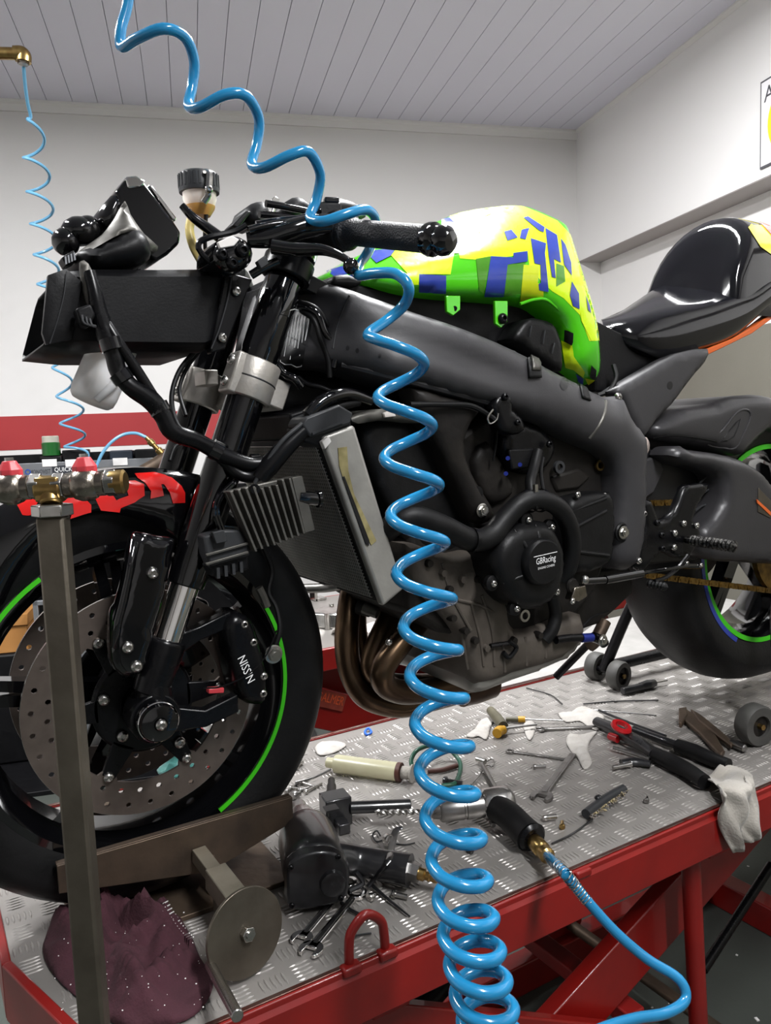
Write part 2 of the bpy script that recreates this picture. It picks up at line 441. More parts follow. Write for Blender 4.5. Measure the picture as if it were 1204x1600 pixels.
# ------------------------------------------------------------------ ceiling lamps (out of the frame, they light the place)
fx = None
for k, (u_, v_, e_) in enumerate(LAMPS):
    o = thing('ceiling_lamp', ['twin tube ceiling lamp above the bike', 'twin tube ceiling lamp over the workbench side', 'twin tube ceiling lamp behind the camera'][k], 'ceiling lamp', room(u_, v_, CEIL_Z-.08), 'ceiling tube lamps')
    room_box(u_-.09, u_+.09, v_-.62, v_+.62, CEIL_Z-.05, CEIL_Z-.001).build('housing', 'white_plastic', o, bevel=.004)
    for s_ in (-.045, .045): MB().cyl(room(u_+s_, v_-.6, CEIL_Z-.066), room(u_+s_, v_+.6, CEIL_Z-.066), .013, 12).build('tube', 'tube_glow', o)
# ------------------------------------------------------------------ wall sign at the right edge
sg = thing('wall_sign', 'framed white notice with yellow disc at right edge of wall', 'sign', QU(1190, 262, 0))
tl, bl = QU(1189, 129, -.004), QU(1186, 266, -.004)
zt_, zb2 = tl.z, bl.z; v1 = (tl-CORNER).dot(RV); SW = .62
room_box(-.008, -.001, v1-SW, v1, zb2, zt_).build('frame', 'sign_border', sg)
room_box(-.010, -.0075, v1-SW+.008, v1-.008, zb2+.008, zt_-.008).build('panel', 'sign_white', sg)
text_mb('A', QU(1201, 146, -.0105), -RV, (0, 0, 1), .085).build('lettering', 'sign_border', sg, smooth=0)
MB().lathe([(0, 0), (.15, 0), (.15, .0015), (0, .0015)], QU(1199, 196, -.0102)-RV*.15, -RU, 40).build('disc', 'sign_yellow', sg)
# ================================================================== the motorcycle lift
Y0, Y1, XF, XR = -.318, .365, -.19, 2.35
def lift_deck(parent, z=0., bars=True, xr=XR, dx=0., dy=0.):
    out = [(XF, -.07), (XF, Y1), (xr, Y1), (xr, Y0), (-.118, Y0)]
    MB().prism([V((x+dx, y+dy, z-.006)) for x, y in out], (0, 0, .006)).build('deck_plate', 'tread', parent, smooth=0)
    if not bars: return
    mb = MB(); P = .041; rnd = random.Random(4)
    nx = int((xr-XF)/P); ny = int((Y1-Y0)/P)
    for i in range(nx):
        for j in range(ny):
            cx = XF+P*(i+.5); cy = Y0+P*(j+.5)+.004
            if cx < -.118+(-.07-cy)*0 and cy < -.07-(cx-XF)*3.4+.03: continue
            hor = (i+j) % 2
            for k in range(5):
                o_ = (k-2)*.0074; L = .0135; W = .0019; H = .0013
                pts = [(-L, 0), (-L*.55, W), (L*.55, W), (L, 0), (L*.55, -W), (-L*.55, -W)]
                q = []
                for (a_, b_) in pts:
                    px_, py_ = (a_, b_+o_) if hor else (b_+o_, a_)
                    q.append((cx+px_+dx, cy+py_+dy))
                n0 = len(mb.v)
                mb.v += [V((x, y, z)) for x, y in q]
                c_ = V((sum(x for x, y in q)/6, sum(y for x, y in q)/6, 0))
                mb.v += [V((c_.x+(x-c_.x)*.62, c_.y+(y-c_.y)*.62, z+H)) for x, y in q]
                mb.f += [[n0+6+t for t in range(6)]]+[[n0+t, n0+(t+1) % 6, n0+6+(t+1) % 6, n0+6+t] for t in range(6)]
    mb.build('tread_bars', 'tread_bar', parent, smooth=0, kind='stuff')
lift = thing('motorcycle_lift', 'red scissor lift with tread plate deck under the motorcycle', 'lift', (.8, 0, FLOOR_Z))
lift_deck(lift)
# long side beams: folded red channel with a bare steel lip along the plate
for y, s_, nm in ((Y0, -1, 0), (Y1, 1, 1)):
    prof = [(0, .004), (-.012, .004), (-.012, -.004), (-.016, -.010), (-.016, -.072), (-.004, -.072), (-.004, -.006), (0, -.006)]
    x0 = -.118 if s_ < 0 else XF
    mb = MB(); mb.loft([[V((x, y+s_*(-a_), b_)) for a_, b_ in prof] for x in (x0, XR)]); mb.build('side_beam', 'lift_red', lift, bevel=.002, smooth=30)
    MB().box(((x0+XR)/2, y+s_*.0045, .0048), (XR-x0, .007, .0022)).build('edge_strip', 'edge_steel', lift, bevel=.0006)
# tapered front corner and front end
mb = MB(); mb.prism([V((XF-.012, -.072, .004)), V((-.118-.006, Y0-.012, .004)), V((-.118+.006, Y0, .004)), V((XF, -.066, .004))], (0, 0, -.076)); mb.build('corner_beam', 'lift_red', lift, bevel=.002)
MB().box((XF-.006, (Y1-.07)/2, -.034), (.012, Y1+.07, .076)).build('end_beam', 'lift_red', lift, bevel=.002)
# joint lugs where the beam is welded
for px in (735, 905):
    p = QZ(px, 1570-(px-400)*.429, .006); MB().box((p.x, Y0-.014, -.002), (.03, .01, .012)).build('weld_lug', 'lift_red', lift, bevel=.003)
# tie down hoop
h0, h1 = QZ(538, 1501, .004), QZ(590, 1473, .004)
top = [QZ(543, 1490, .006)]
a, b = V((h0.x, Y0-.006, .0)), V((h1.x, Y0-.006, .0)); hw = (b-a).length
mb = MB(); mb.tube([a+V((0, 0, -.015)), a+V((.001, 0, .03)), a.lerp(b, .12)+V((0, 0, .048)), a.lerp(b, .5)+V((0, 0, .062)), a.lerp(b, .88)+V((0, 0, .048)), b+V((-.001, 0, .03)), b+V((0, 0, -.015))], .0062, 10); mb.build('tie_down_hoop', 'lift_red', lift)
for p in (a, b): MB().box(p+V((0, -.004, .003)), (.026, .016, .012)).build('hoop_foot', 'lift_red', lift, bevel=.003)
# scissor arms, each a flat bar with thickness, standing in two pairs
def bar_between(mb, p, q, wid, y, th):
    p = V((p[0], y, p[1])); q = V((q[0], y, q[1])); d = (q-p).normalized(); n_ = V((-d.z, 0, d.x))*wid/2
    e = d*wid*.35
    return mb.prism([p+n_, p-e*.9+n_*.5, p-e*.9-n_*.5, p-n_, q-n_, q+e*.9-n_*.5, q+e*.9+n_*.5, q+n_], (0, th, 0))
for y in (-.225, .24):
    bar_between(MB(), (1.32, -.055), (.36, -.475), .108, y, .03).build('scissor_arm', 'lift_red', lift, bevel=.003)
    bar_between(MB(), (.22, -.155), (1.12, -.63), .085, y-.035 if y < 0 else y+.035, .02).build('scissor_arm', 'lift_red', lift, bevel=.003)
for x, z in ((.36, -.475), (1.30, -.075), (.24, -.165), (1.11, -.62)):
    MB().cyl((x, -.25, z), (x, .29, z), .014, 14).build('pivot_shaft', 'rust_steel', lift)
    MB().lathe([(.0, 0), (.022, 0), (.022, .008), (.012, .012), (0, .012)], (x, -.246, z), (0, -1, 0), 18).build('pivot_cap', 'lift_red_dark', lift)
# base frame on the floor
for y in (-.24, .27):
    MB().box((.8, y, FLOOR_Z+.04), (1.75, .05, .08)).build('base_rail', 'lift_red', lift, bevel=.004)
for x in (-.04, 1.64): MB().box((x, .015, FLOOR_Z+.04), (.06, .46, .079)).build('base_cross', 'lift_red', lift, bevel=.004)
MB().box((.78, .015, -.40), (.04, .50, .03)).build('cross_brace', 'lift_red_dark', lift, bevel=.003)
MB().box((.95, .02, -.10), (.06, .60, .05)).build('cross_brace', 'lift_red_dark', lift, bevel=.003)
MB().box((.25, .02, -.10), (.06, .60, .05)).build('cross_brace', 'lift_red_dark', lift, bevel=.003)
# round prop leg under the near beam and the black strut behind it
MB().cyl((.862, -.282, -.072), (.905, -.282, FLOOR_Z+.012), .0165, 18).build('prop_leg', 'lift_red', lift)
MB().box((.905, -.282, FLOOR_Z+.006), (.07, .07, .012)).build('prop_foot', 'lift_red', lift, bevel=.002)
MB().cyl(QT(1204, 1352, 1.95), QT(1098, 1515, 1.75), .011, 12).build('gas_strut', 'black_satin', lift)
MB().cyl((.42, .1, -.55), (1.0, .08, -.2), .025, 16).build('hydraulic_ram', 'black_satin', lift)
# maker's plate on the lower arm
P0 = Q(690, 1596, -.262); d_ = (V((1.12, 0, -.63))-V((.22, 0, -.155))).normalized()
n_ = V((-d_.z, 0, d_.x)); c_ = V((.22, 0, -.155))+d_*((P0-V((.22, 0, -.155))).dot(d_)); c_ = V((c_.x, -.261, c_.z))-n_*.004
lp = MB(); lp.prism([c_+d_*sx*.062+n_*sz*.021 for sx, sz in ((-1, -1), (1, -1), (1, 1), (-1, 1))], (0, -.0012, 0)); lp = lp.build('maker_plate', 'label_plate_near', lift)
text_mb('GALMER', c_+V((0, -.0014, 0))-n_*.000, d_, n_, .042, width=.112).build('lettering', 'text_orange', lp, smooth=0)
# ------------------------------------------------------------------ the light side deck that butts against the lift behind
sd = thing('side_deck', 'pale tread plate side deck beyond the rear paddock stand', 'deck', (1.6, .7, FLOOR_Z))
loop = [QZ(x, y, 0) for x, y in ((752, 1078), (815, 1040), (880, 1008), (925, 975))]
loop = [V((max(p.x, .0), max(p.y, Y1+.022), 0)) for p in loop]+[V((1.62, .74, 0)), V((2.3, .74, 0)), V((2.3, Y1+.022, 0))]
MB().prism([p+V((0, 0, -.03)) for p in loop], (0, 0, .026)).build('deck_plate', 'deck_white', sd, bevel=.002, smooth=0)
for x, y in ((1.4, .45), (1.72, .70), (2.25, .45), (2.25, .70)): MB().box((x, y, (FLOOR_Z-.03)/2), (.04, .04, -FLOOR_Z-.03)).build('leg', 'lift_red_dark', sd, bevel=.002)
# ------------------------------------------------------------------ second lift at the back
LB = .0
p_ = QZ(500, 1014, LB); FD = V((0, p_.y-Y0, 0)); fl_ang = 0
far = thing('motorcycle_lift', 'second red scissor lift farther back, its deck littered with engine parts', 'lift', (1.6, FD.y, FLOOR_Z))
lift_deck(far, LB, bars=False, dx=.86, dy=FD.y, xr=1.62)
MB().box((1.575, FD.y+Y0-.006, LB-.035), (1.81, .014, .07)).build('side_beam', 'lift_red', far, bevel=.003)
MB().box((1.575, FD.y+Y1+.006, LB-.035), (1.81, .014, .07)).build('side_beam', 'lift_red', far, bevel=.003)
MB().box((XF+.852, FD.y+.02, LB-.035), (.016, Y1-Y0, .07)).build('end_beam', 'lift_red', far, bevel=.003)
for y in (-.23, .24):
    bar_between(MB(), (2.1, -.12), (1.1, -.58), .10, FD.y+y, .03).build('scissor_arm', 'lift_red', far, bevel=.003)
    bar_between(MB(), (.85, -.12), (2.0, -.60), .10, FD.y+y+.04, .03).build('scissor_arm', 'lift_red', far, bevel=.003)
    MB().box((1.55, FD.y+y-.03, FLOOR_Z+.05), (1.5, .05, .10)).build('base_rail', 'lift_red', far, bevel=.004)
yb = FD.y-.29
c0, c1 = Q(430, 1085, yb), Q(720, 1150, yb)
d_ = (c1-c0).normalized(); n_ = V((-d_.z, 0, d_.x))
MB().prism([c0+n_*.05, c0-n_*.075, c1-n_*.075, c1+n_*.05], (0, .03, 0)).build('lower_arm', 'lift_red', far, bevel=.003)
c_ = Q(515, 1094, yb-.002)
lp = MB(); lp.prism([c_+d_*sx*.056+n_*sz*.026 for sx, sz in ((-1, -1), (1, -1), (1, 1), (-1, 1))], (0, -.0012, 0)); lp = lp.build('maker_plate', 'label_plate', far)
text_mb('GALMER', c_+V((0, -.0016, 0))+n_*.004, d_, n_, .04, width=.10).build('lettering', 'text_orange', lp, smooth=0)
# red folded tip of the far lift's ramp that shows beside the sump
rt = [Q(x, y, .55) for x, y in ((655, 1092), (690, 1063), (712, 1055), (724, 1058), (726, 1068), (716, 1085))]
MB().prism(rt, (0, .02, 0)).build('ramp_lug', 'lift_red', far, bevel=.002)
# parts lying on the far deck
rnd = random.Random(11); FZ = LB+.001
labs = ['cast aluminium engine cover with bolt lugs on the far lift, behind front tyre', 'pale folded cloth on the far lift behind the exhaust pipes', 'small steel bracket standing on the far lift deck', 'grey crank case half lying on the far lift deck']
def far_pt(x, y): return QZ(x, y, FZ)
p = far_pt(515, 975)
cov = MB(); cov.prism([p+V((math.cos(a)*(.085+.02*math.sin(3*a)), math.sin(a)*(.07+.012*math.cos(4*a)), 0)) for a in [k*2*math.pi/20 for k in range(20)]], (0, 0, .05), .8)
cv = cov.build('engine_cover', 'zinc', label=labs[0], cat_='engine part', bevel=.006)
for a in range(6): MB().cyl(p+V((math.cos(a*1.05)*.082, math.sin(a*1.05)*.07, .0)), p+V((math.cos(a*1.05)*.082, math.sin(a*1.05)*.07, .056)), .009, 12).build('bolt_lug', 'zinc', cv)
p = far_pt(575, 985)
mb = MB(); loops = []
for i in range(9):
    t = i/8; loops.append([p+V((-.12+.24*t, -.03+.06*s_+.008*math.sin(7*t+s_), (.012+.01*math.sin(9*t+3*s_)) if 0 < s_ < 1 else 0)) for s_ in (0, .2, .4, .6, .8, 1)])
mb.loft(loops, caps=False, closed=False); mb.build('shop_cloth', 'white_plastic', label=labs[1], cat_='cloth', solid=.003)
p = far_pt(490, 938)
mb = MB(); mb.box(p+V((0, 0, .03)), (.012, .05, .06)); mb.box(p+V((.02, 0, .005)), (.05, .05, .01)); mb.cyl(p+V((-.012, 0, .045)), p+V((.012, 0, .045)), .012, 12); mb.build('steel_bracket', 'zinc', label=labs[2], cat_='bracket', bevel=.002)
p = far_pt(640, 960)
mb = MB(); mb.prism([p+V((x, y, 0)) for x, y in ((-.1, -.06), (.1, -.05), (.12, .04), (.03, .07), (-.09, .05))], (0, 0, .06), .9); mb.cyl(p+V((-.02, 0, .05)), p+V((-.02, 0, .075)), .04, 20); mb.build('crankcase_half', 'zinc', label=labs[3], cat_='engine part', bevel=.006)
# ------------------------------------------------------------------ workbench with tool rack on the back wall
vb = -.42
bz = QV(60, 748, vb).z
def vbox(x0, x1, v0, v1, z0, z1): return room_box(x0, x1, v0, v1, z0, z1)
def uv(px, py, v): p = QV(px, py, v)-CORNER; return p.dot(RU), p.z
uL = uv(0, 750, vb)[0]-1.6; uR = uv(420, 750, vb)[0]
wb = thing('workbench', 'dark workbench along the back wall behind the front wheel', 'workbench', room((uL+uR)/2, vb/2, FLOOR_Z))
vbox(uL, uR, -.62, -.02, bz-.10, bz-.06).build('worktop', 'black_satin', wb, bevel=.003)
vbox(uL+.02, uR-.02, -.05, -.03, FLOOR_Z+.01, bz-.10).build('back_panel', 'black_plastic', wb)
for u_ in (uL+.03, (uL+uR)/2, uR-.03):
    for v_ in (-.58, -.07): vbox(u_-.025, u_+.025, v_-.025, v_+.025, FLOOR_Z, bz-.10).build('leg', 'black_satin', wb, bevel=.002)
vbox(uL+.02, uR-.02, -.58, -.07, FLOOR_Z+.30, FLOOR_Z+.33).build('lower_shelf', 'black_satin', wb, bevel=.002)
rk = thing('tool_rack', 'grey metal tool rack with printed stickers on the workbench', 'rack', room((uL+uR)/2, vb, bz-.06))
zt2 = uv(60, 723, vb)[1]; uA = uv(-60, 735, vb)[0]; uB = uv(262, 735, vb)[0]
vbox(uA, uB, vb-.01, vb, bz-.06, zt2).build('panel', 'rack_grey', rk, bevel=.002)
zt3 = uv(60, 711, vb+.1)[1]
vbox(uA, uB, vb+.1, vb+.13, bz-.06, zt3+.004).build('back_rail', 'black_plastic', rk, bevel=.002)
vbox(uA, uB, vb, vb+.1, zt2-.03, zt2-.02).build('tray', 'black_plastic', rk)
TR = RU
pt = lambda px, py: QV(px, py, vb-.0112)
text_mb('MONOVIST', pt(62, 737.5), TR, (0, 0, 1), .030, shear=.25, width=.095).build('lettering', 'text_dark', rk, smooth=0)
MB().lathe([(.008, 0), (.0135, 0), (.0135, .0008), (.008, .0008)], pt(43.5, 737.5), -RV, 20, closed=True).build('emblem', 'text_blue', rk)
st = pt(103, 733.5); sk = MB(); sk.prism([st+TR*a_+V((0, 0, b_)) for a_, b_ in ((-.062, -.02), (.062, -.02), (.062, .02), (-.062, .02))], -RV*.0006); sk = sk.build('sticker', 'text_dark', rk)
text_mb('QUICK', st-RV*.0009-TR*.012, TR, (0, 0, 1), .030, width=.080).build('lettering', 'text_white', sk, smooth=0)
MB().prism([st-RV*.0009+TR*a_+V((0, 0, b_)) for a_, b_ in ((.034, -.012), (.058, -.012), (.058, .006), (.034, .006))], -RV*.0003).build('print_block', 'hose_blue', sk)
mat('holder_navy', '#1b2430', .5); mat('paper_white', '#e9e7e6', .7, var='#dcd9d7', vscale=30, bump=.1, bscale=50)
hl = ['black tool holder with white tag under the green bottle', 'black tool holder with white tag beside the far coil hose', 'navy tool holder with white tag right of the far coil', 'dark tool holder without tag at the rack end by the fork']
for k, (x0, x1, y0, y1, tag_) in enumerate(((62, 96, 712, 729, 1), (98, 138, 702, 729, 1), (172, 206, 703, 727, 1), (211, 244, 701, 722, 0))):
    (ua, za), (ub, zb3) = uv(x0, y1, vb+.0), uv(x1, y0, vb+.0)
    h = thing('tool_holder', hl[k], 'holder', room((ua+ub)/2, vb+.04, min(za, zt2-.02)), 'holders on the tool rack')
    vbox(ua, ub, vb+.004, vb+.075, zt2-.019, zb3).build('body', 'holder_navy' if k == 2 else 'black_plastic', h, bevel=.006)
    if tag_:
        (uc, zc), (ud, zd) = uv(x0+5, y1+.5, vb), uv(x1-7, y1-12, vb)
        vbox(uc, ud, vb-.0135, vb-.0105, zc, zd).build('tag', 'paper_white', h, bevel=.001)
b0 = QV(81, 715, vb+.04); b0 = V((b0.x, b0.y, 0))
zt5, zc5, zb5 = QV(81, 681, vb+.04).z, QV(81, 691, vb+.04).z, QV(79, 712, vb+.0).z+.001
bt = thing('bottle', 'dark green bottle with pale cap standing on the tool rack', 'bottle', b0+V((0, 0, zb5)))
br = .043
MB().lathe([(.0, zb5), (br, zb5), (br, zc5-.004), (br*.92, zc5), (0, zc5)], b0, (0, 0, 1), 24).build('body', 'bottle_green', bt)
MB().lathe([(0, zc5), (br*.9, zc5), (br*.9, zt5-.004), (br*.82, zt5), (0, zt5)], b0, (0, 0, 1), 24).build('cap', 'bottle_cap', bt)
# grey rubber strap / belt piece and brass fitting at the rack end
# far blue coil hose hanging from the wall pipe, with its end fitting
vh = -.40
def vhx(py): return -1.55+1.12*min(1, max(0, (py-90)/600))
pp = thing('air_pipe', 'galvanised air pipe with elbow entering from upper left', 'pipe', QV(0, 84, -1.55))
MB().cyl(QV(-140, 80, -1.55), QV(28, 84, -1.55), .019, 14).build('pipe', 'brass', pp)
MB().tube([QV(22, 84, -1.55), QV(33, 84, -1.55), QV(37, 88, -1.55), QV(37, 97, -1.55)], .024, 14).build('elbow', 'brass', pp)
MB().hexa(QV(36.5, 92, -1.55), QV(36.5, 101, -1.55), .018).build('nipple', 'valve_nickel', pp)
far_path = [QV(x, y, vhx(y)) for x, y in ((36.5, 99), (39, 130), (43, 160), (48, 183))]
ex = [(66, 215, 40, 247), (74, 272, 45, 300), (80, 325, 50, 350), (86, 375, 55, 398), (90, 420, 60, 444), (96, 468, 66, 488), (102, 515, 76, 528), (109, 553, 82, 574), (113, 600, 88, 619), (131, 640, 93, 661), (134, 685, 100, 698)]
fl = [(44, 185)]+[(a_[2], a_[3]) for a_ in ex]
for k in range(len(ex)):
    (lx, ly), (nx, ny) = fl[k], fl[k+1]; rx = ex[k][0]
    for j in range(1, 9):
        ph = j/8; l_ = lx+(nx-lx)*ph; py = ly+(ny-ly)*(.5*ph+.5*ph*ph*(3-2*ph)); v_ = vhx(py); rad = (rx-l_)/2*3.4/FPX
        far_path.append(QV((rx+l_)/2, py, v_)-RU*(math.cos(2*math.pi*ph)*rad)-RV*(math.sin(2*math.pi*ph)*rad*.9))
far_path += [QV(118, 700, -.46), QV(136, 706, -.46), QV(139, 722, -.45)]
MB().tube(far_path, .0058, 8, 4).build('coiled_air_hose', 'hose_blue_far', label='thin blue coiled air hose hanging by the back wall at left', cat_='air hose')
hp = [QV(x, y, vh-.11) for x, y in ((150, 730), (160, 708), (175, 690), (193, 679), (212, 677), (228, 683))]
gun = thing('air_gun', 'blue hose end with brass fitting and grey air tool on the tool rack', 'air gun', hp[0])
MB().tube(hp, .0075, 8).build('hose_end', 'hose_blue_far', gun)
MB().lathe([(.010, 0), (.012, .02), (.017, .024), (.017, .045), (.012, .05), (.012, .075), (.018, .08), (.018, .105), (.01, .11)], hp[-1], QV(256, 712, vh-.11)-hp[-1], 14).build('fitting', 'brass', gun)
MB().tube([QV(262, 714, vh-.11), QV(240, 728, vh-.12), QV(216, 742, vh-.12)], .034, 12).build('body', 'rust_steel', gun)
# stored things seen through the front wheel
vq = -.9
def stand(px0, px1, pyt, pyb, v, dv, m, name, label, c_):
    a, b = QV(px0, pyb, v), QV(px1, pyt, v); ua, ub = (a-CORNER).dot(RU), (b-CORNER).dot(RU)
    return vbox(ua, ub, v, v+dv, a.z, b.z).build(name, m, label=label, cat_=c_, bevel=.004)
vbox(uL, uR+.1, -1.25, -.66, FLOOR_Z, FLOOR_Z+.02).build('floor_mat', 'black_plastic', label='dark rubber mat on the floor along the workbench', cat_='mat', bevel=.003)
ub0, zb0 = uv(0, 1022, -.9); ub1, zb1 = uv(40, 958, -.9)
vbox(ub0-.5, ub1+.02, -.92, -.64, FLOOR_Z+.021, zb0).build('storage_crate', 'black_plastic', label='black storage crate under the cardboard box', cat_='crate', bevel=.01)
cb = thing('cardboard_box', 'brown cardboard box stored behind the front wheel', 'box', room(ub0-.1, -.78, zb0))
vbox(ub0-.35, ub1, -.9, -.66, zb0+.001, zb1-.05).build('carton', 'card', cb, bevel=.003)
vbox(ub0-.36, ub1+.008, -.91, -.65, zb1-.05, zb1).build('lid', 'card', cb, bevel=.003)
u1, z1 = uv(42, 985, -.98); u2, z2 = uv(72, 938, -.98)
fr = thing('metal_frame', 'grey metal frame standing beside the cardboard box', 'frame', room((u1+u2)/2, -.97, FLOOR_Z+.02))
u1 += .03; u2 += .14
for a_, b_, c_, d_ in ((u1, u1+.02, FLOOR_Z+.021, z2), (u2-.02, u2, FLOOR_Z+.021, z2), (u1, u2, z2-.02, z2), (u1, u2, FLOOR_Z+.2, FLOOR_Z+.22)): vbox(a_, b_, -.98, -.96, c_, d_).build('bar', 'rack_grey', fr, bevel=.002)
# ================================================================== the motorcycle
mat('tank_green', '#4cc314', .16, coat=.7); mat('tape_lime', '#d2f01c', .28, coat=.4, var='#c6e812', vscale=25, vamt=.1, bump=.06, bscale=45)
mat('tape_navy', '#2b3f9c', .3, coat=.35, var='#26388c', vscale=25, bump=.05, bscale=45); mat('tape_green', '#3c7d12', .25, coat=.5, var='#47891a', vscale=25, bump=.08, bscale=45)
mat('tape_yellow', '#c3cf12', .3, coat=.3, var='#b9c60e', vscale=20, bump=.05, bscale=45)
mat('rim_green', '#3fbf1c', .35); mat('disc_steel', '#786d66', .36, .7, var='#685e58', vscale=30); mat('disc_edge', '#c9c5c0', .25, 1.)
mat('fender_red', '#d8201d', .15, coat=.7, var='#c81a18', vscale=14); mat('seat_black', '#08080c', .1, coat=.25, bump=.012, bscale=9)
mat('clamp_silver', '#bdb9b3', .42, .7, var='#a49f98', vscale=25, bump=.05, bscale=200)
mat('cup_white', '#e8dad0', .35, var='#e2d2c6', vscale=20); mat('fluid_amber', '#c9944e', .3); mat('hose_yellow', '#dcc67c', .35)
mat('bottle_white', '#e9e7e6', .35); mat('rad_alu', '#a5a39e', .42, .55, var='#8f8d88', vscale=22, vamt=.3, bump=.05, bscale=80)
mat('rad_yellow', '#8f855c', .7, var='#6f663f', vscale=60); mat('rad_core', '#0e0e0e', .6, .1); mat('fin_grey', '#63615c', .45, .6, var='#54524e', vscale=30)
mat('cast_grey', '#635c55', .55, .3, var='#423c36', vscale=16, vamt=.2, bump=.12, bscale=60); mat('cast_dark', '#171514', .55, .15, spec=.3, var='#211e1b', vscale=18, bump=.1, bscale=60)
mat('engine_black', '#0d0d0e', .42, .05, spec=.3, var='#121213', vscale=40, bump=.05, bscale=300); mat('ti_pipe', '#6e5a45', .3, .95, var='#3a2b26', vscale=7, vamt=.25)
mat('chain_gold', '#8a6c33', .45, .85, var='#5f4a24', vscale=60); mat('connector_grey', '#303133', .45, spec=.3); mat('swing_paint', '#373638', .36, .15, var='#313032', vscale=10, bump=.03, bscale=300)
mat('sticker_black', '#141416', .4); mat('blue_anod', '#26348a', .4, .6); mat('tail_yellow', '#f0ea4a', .2, coat=.6); mat('tail_red', '#e2574a', .2, coat=.6); mat('tail_orange', '#d2622a', .3)
mat('peg_alu', '#5a5957', .4, 1., var='#1e1d1d', vscale=240, vamt=.8); mat('grip_rubber', '#19191b', .5, bump=.5, bscale=420); mat('lens_clear', '#cdbdb4', .15, trans=.3)
bike = thing('motorcycle', 'stripped sport motorcycle with taped lime and blue tank on the red lift', 'motorcycle', (.69, 0, 0))
ND = V((0, -1, 0))
# shared fastener meshes, axis +Z
def keep_mesh(mb, name, m, smooth=38.):
    o = mb.build(name, m, smooth=smooth, origin=(0, 0, 0)); me = o.data; bpy.data.objects.remove(o); return me
BOLT = keep_mesh(MB().lathe([(0, .0), (1, 0), (1, .35), (.82, .68), (.5, .82), (.46, .8), (.44, .3), (0, .3)], (0, 0, 0), (0, 0, 1), 20), 'bolt_head', 'zinc')
BOLTK = keep_mesh(MB().lathe([(0, .0), (1, 0), (1, .35), (.82, .68), (.5, .82), (.46, .8), (.44, .3), (0, .3)], (0, 0, 0), (0, 0, 1), 20), 'bolt_head', 'black_satin')
HEXB = keep_mesh(MB().lathe([(0, 0), (1.35, 0), (1.35, .15), (1.0, .25), (1.0, .25)], (0, 0, 0), (0, 0, 1), 24).cyl((0, 0, .2), (0, 0, .8), .95, 6).cyl((0, 0, .8), (0, 0, 1.0), .5, 14), 'hex_bolt', 'zinc')
def bolt(parent, p, r, ax=ND, me=None, name='bolt'):
    return shared(name, me or BOLT, p, parent, rot_to(ax), r)
def bolts(parent, lst, Y, r, me=None):
    for x, y in lst: bolt(parent, Q(x, y, Y), r, me=me)
def TR_(lst, Y=None): return [Q(p[0], p[1], p[2] if len(p) > 2 else Y) for p in lst]
def smooth_loop(lst, Y=None, n=3): return cat(TR_(lst, Y), n, True)
# ------------------------------------------------------------------ front wheel
FC = V((0, 0, .305)); RC = V((1.383, 0, .378)); YA = V((0, 1, 0))
def wheel(name, c, hw, R, spokes, rim_r=.222):
    w_ = hw*.82
    rim = MB(); rim.lathe([(rim_r, -w_), (rim_r-.010, -w_-.001), (rim_r-.016, -w_+.010), (rim_r-.028, -w_*.5), (rim_r-.030, w_*.5), (rim_r-.016, w_-.010), (rim_r-.010, w_+.001), (rim_r, w_), (rim_r-.006, w_-.012), (rim_r-.012, 0), (rim_r-.006, -w_+.012)], c, YA, 72, closed=True)
    rim.lathe([(.018, -.055), (.034, -.055), (.036, -.03), (.048, -.02), (.048, .02), (.036, .03), (.034, .055), (.018, .055)], c, YA, 32, closed=True)
    for k in range(spokes):
        a = 2*math.pi*(k+.35)/spokes
        for s_ in (-.16, .16):
            d0 = V((math.cos(a+s_*.9), 0, math.sin(a+s_*.9))); d1 = V((math.cos(a+s_*.35), 0, math.sin(a+s_*.35)))
            p0 = c+d0*.04; p1 = c+d1*(rim_r-.022); t = (p1-p0).normalized(); n_ = V((-t.z, 0, t.x))
            rim.loft([[p0+n_*.010+V((0, -.017, 0)), p0-n_*.010+V((0, -.017, 0)), p0-n_*.010+V((0, .017, 0)), p0+n_*.010+V((0, .017, 0))], [p1+n_*.007+V((0, -.012, 0)), p1-n_*.007+V((0, -.012, 0)), p1-n_*.007+V((0, .012, 0)), p1+n_*.007+V((0, .012, 0))]])
    rim = rim.build(name, 'black_gloss', bike, smooth=30)
    t = MB(); b = rim_r-.004; hgt = R-b
    prof = [(b, -w_*.96), (b+hgt*.25, -hw*.93), (b+hgt*.50, -hw), (b+hgt*.62, -hw*.985), (b+hgt*.78, -hw*.82), (b+hgt*.9, -hw*.56), (b+hgt*.975, -hw*.28), (R, 0)]
    prof = prof+[(r_, -h_) for r_, h_ in prof[::-1][1:]]
    t.lathe(prof, c, YA, 96, cap=False); t.build('tyre', 'tyre_rubber', rim, smooth=60)
    return rim
fw = wheel('front_wheel', FC, .059, .300, 5)
def arc_ring(c, r0, r1, y0, y1, a0, a1, n=40): return MB().lathe([(r0, y0), (r1, y0), (r1, y1), (r0, y1)], c, YA, n, closed=True, a0=a0, a1=a1)
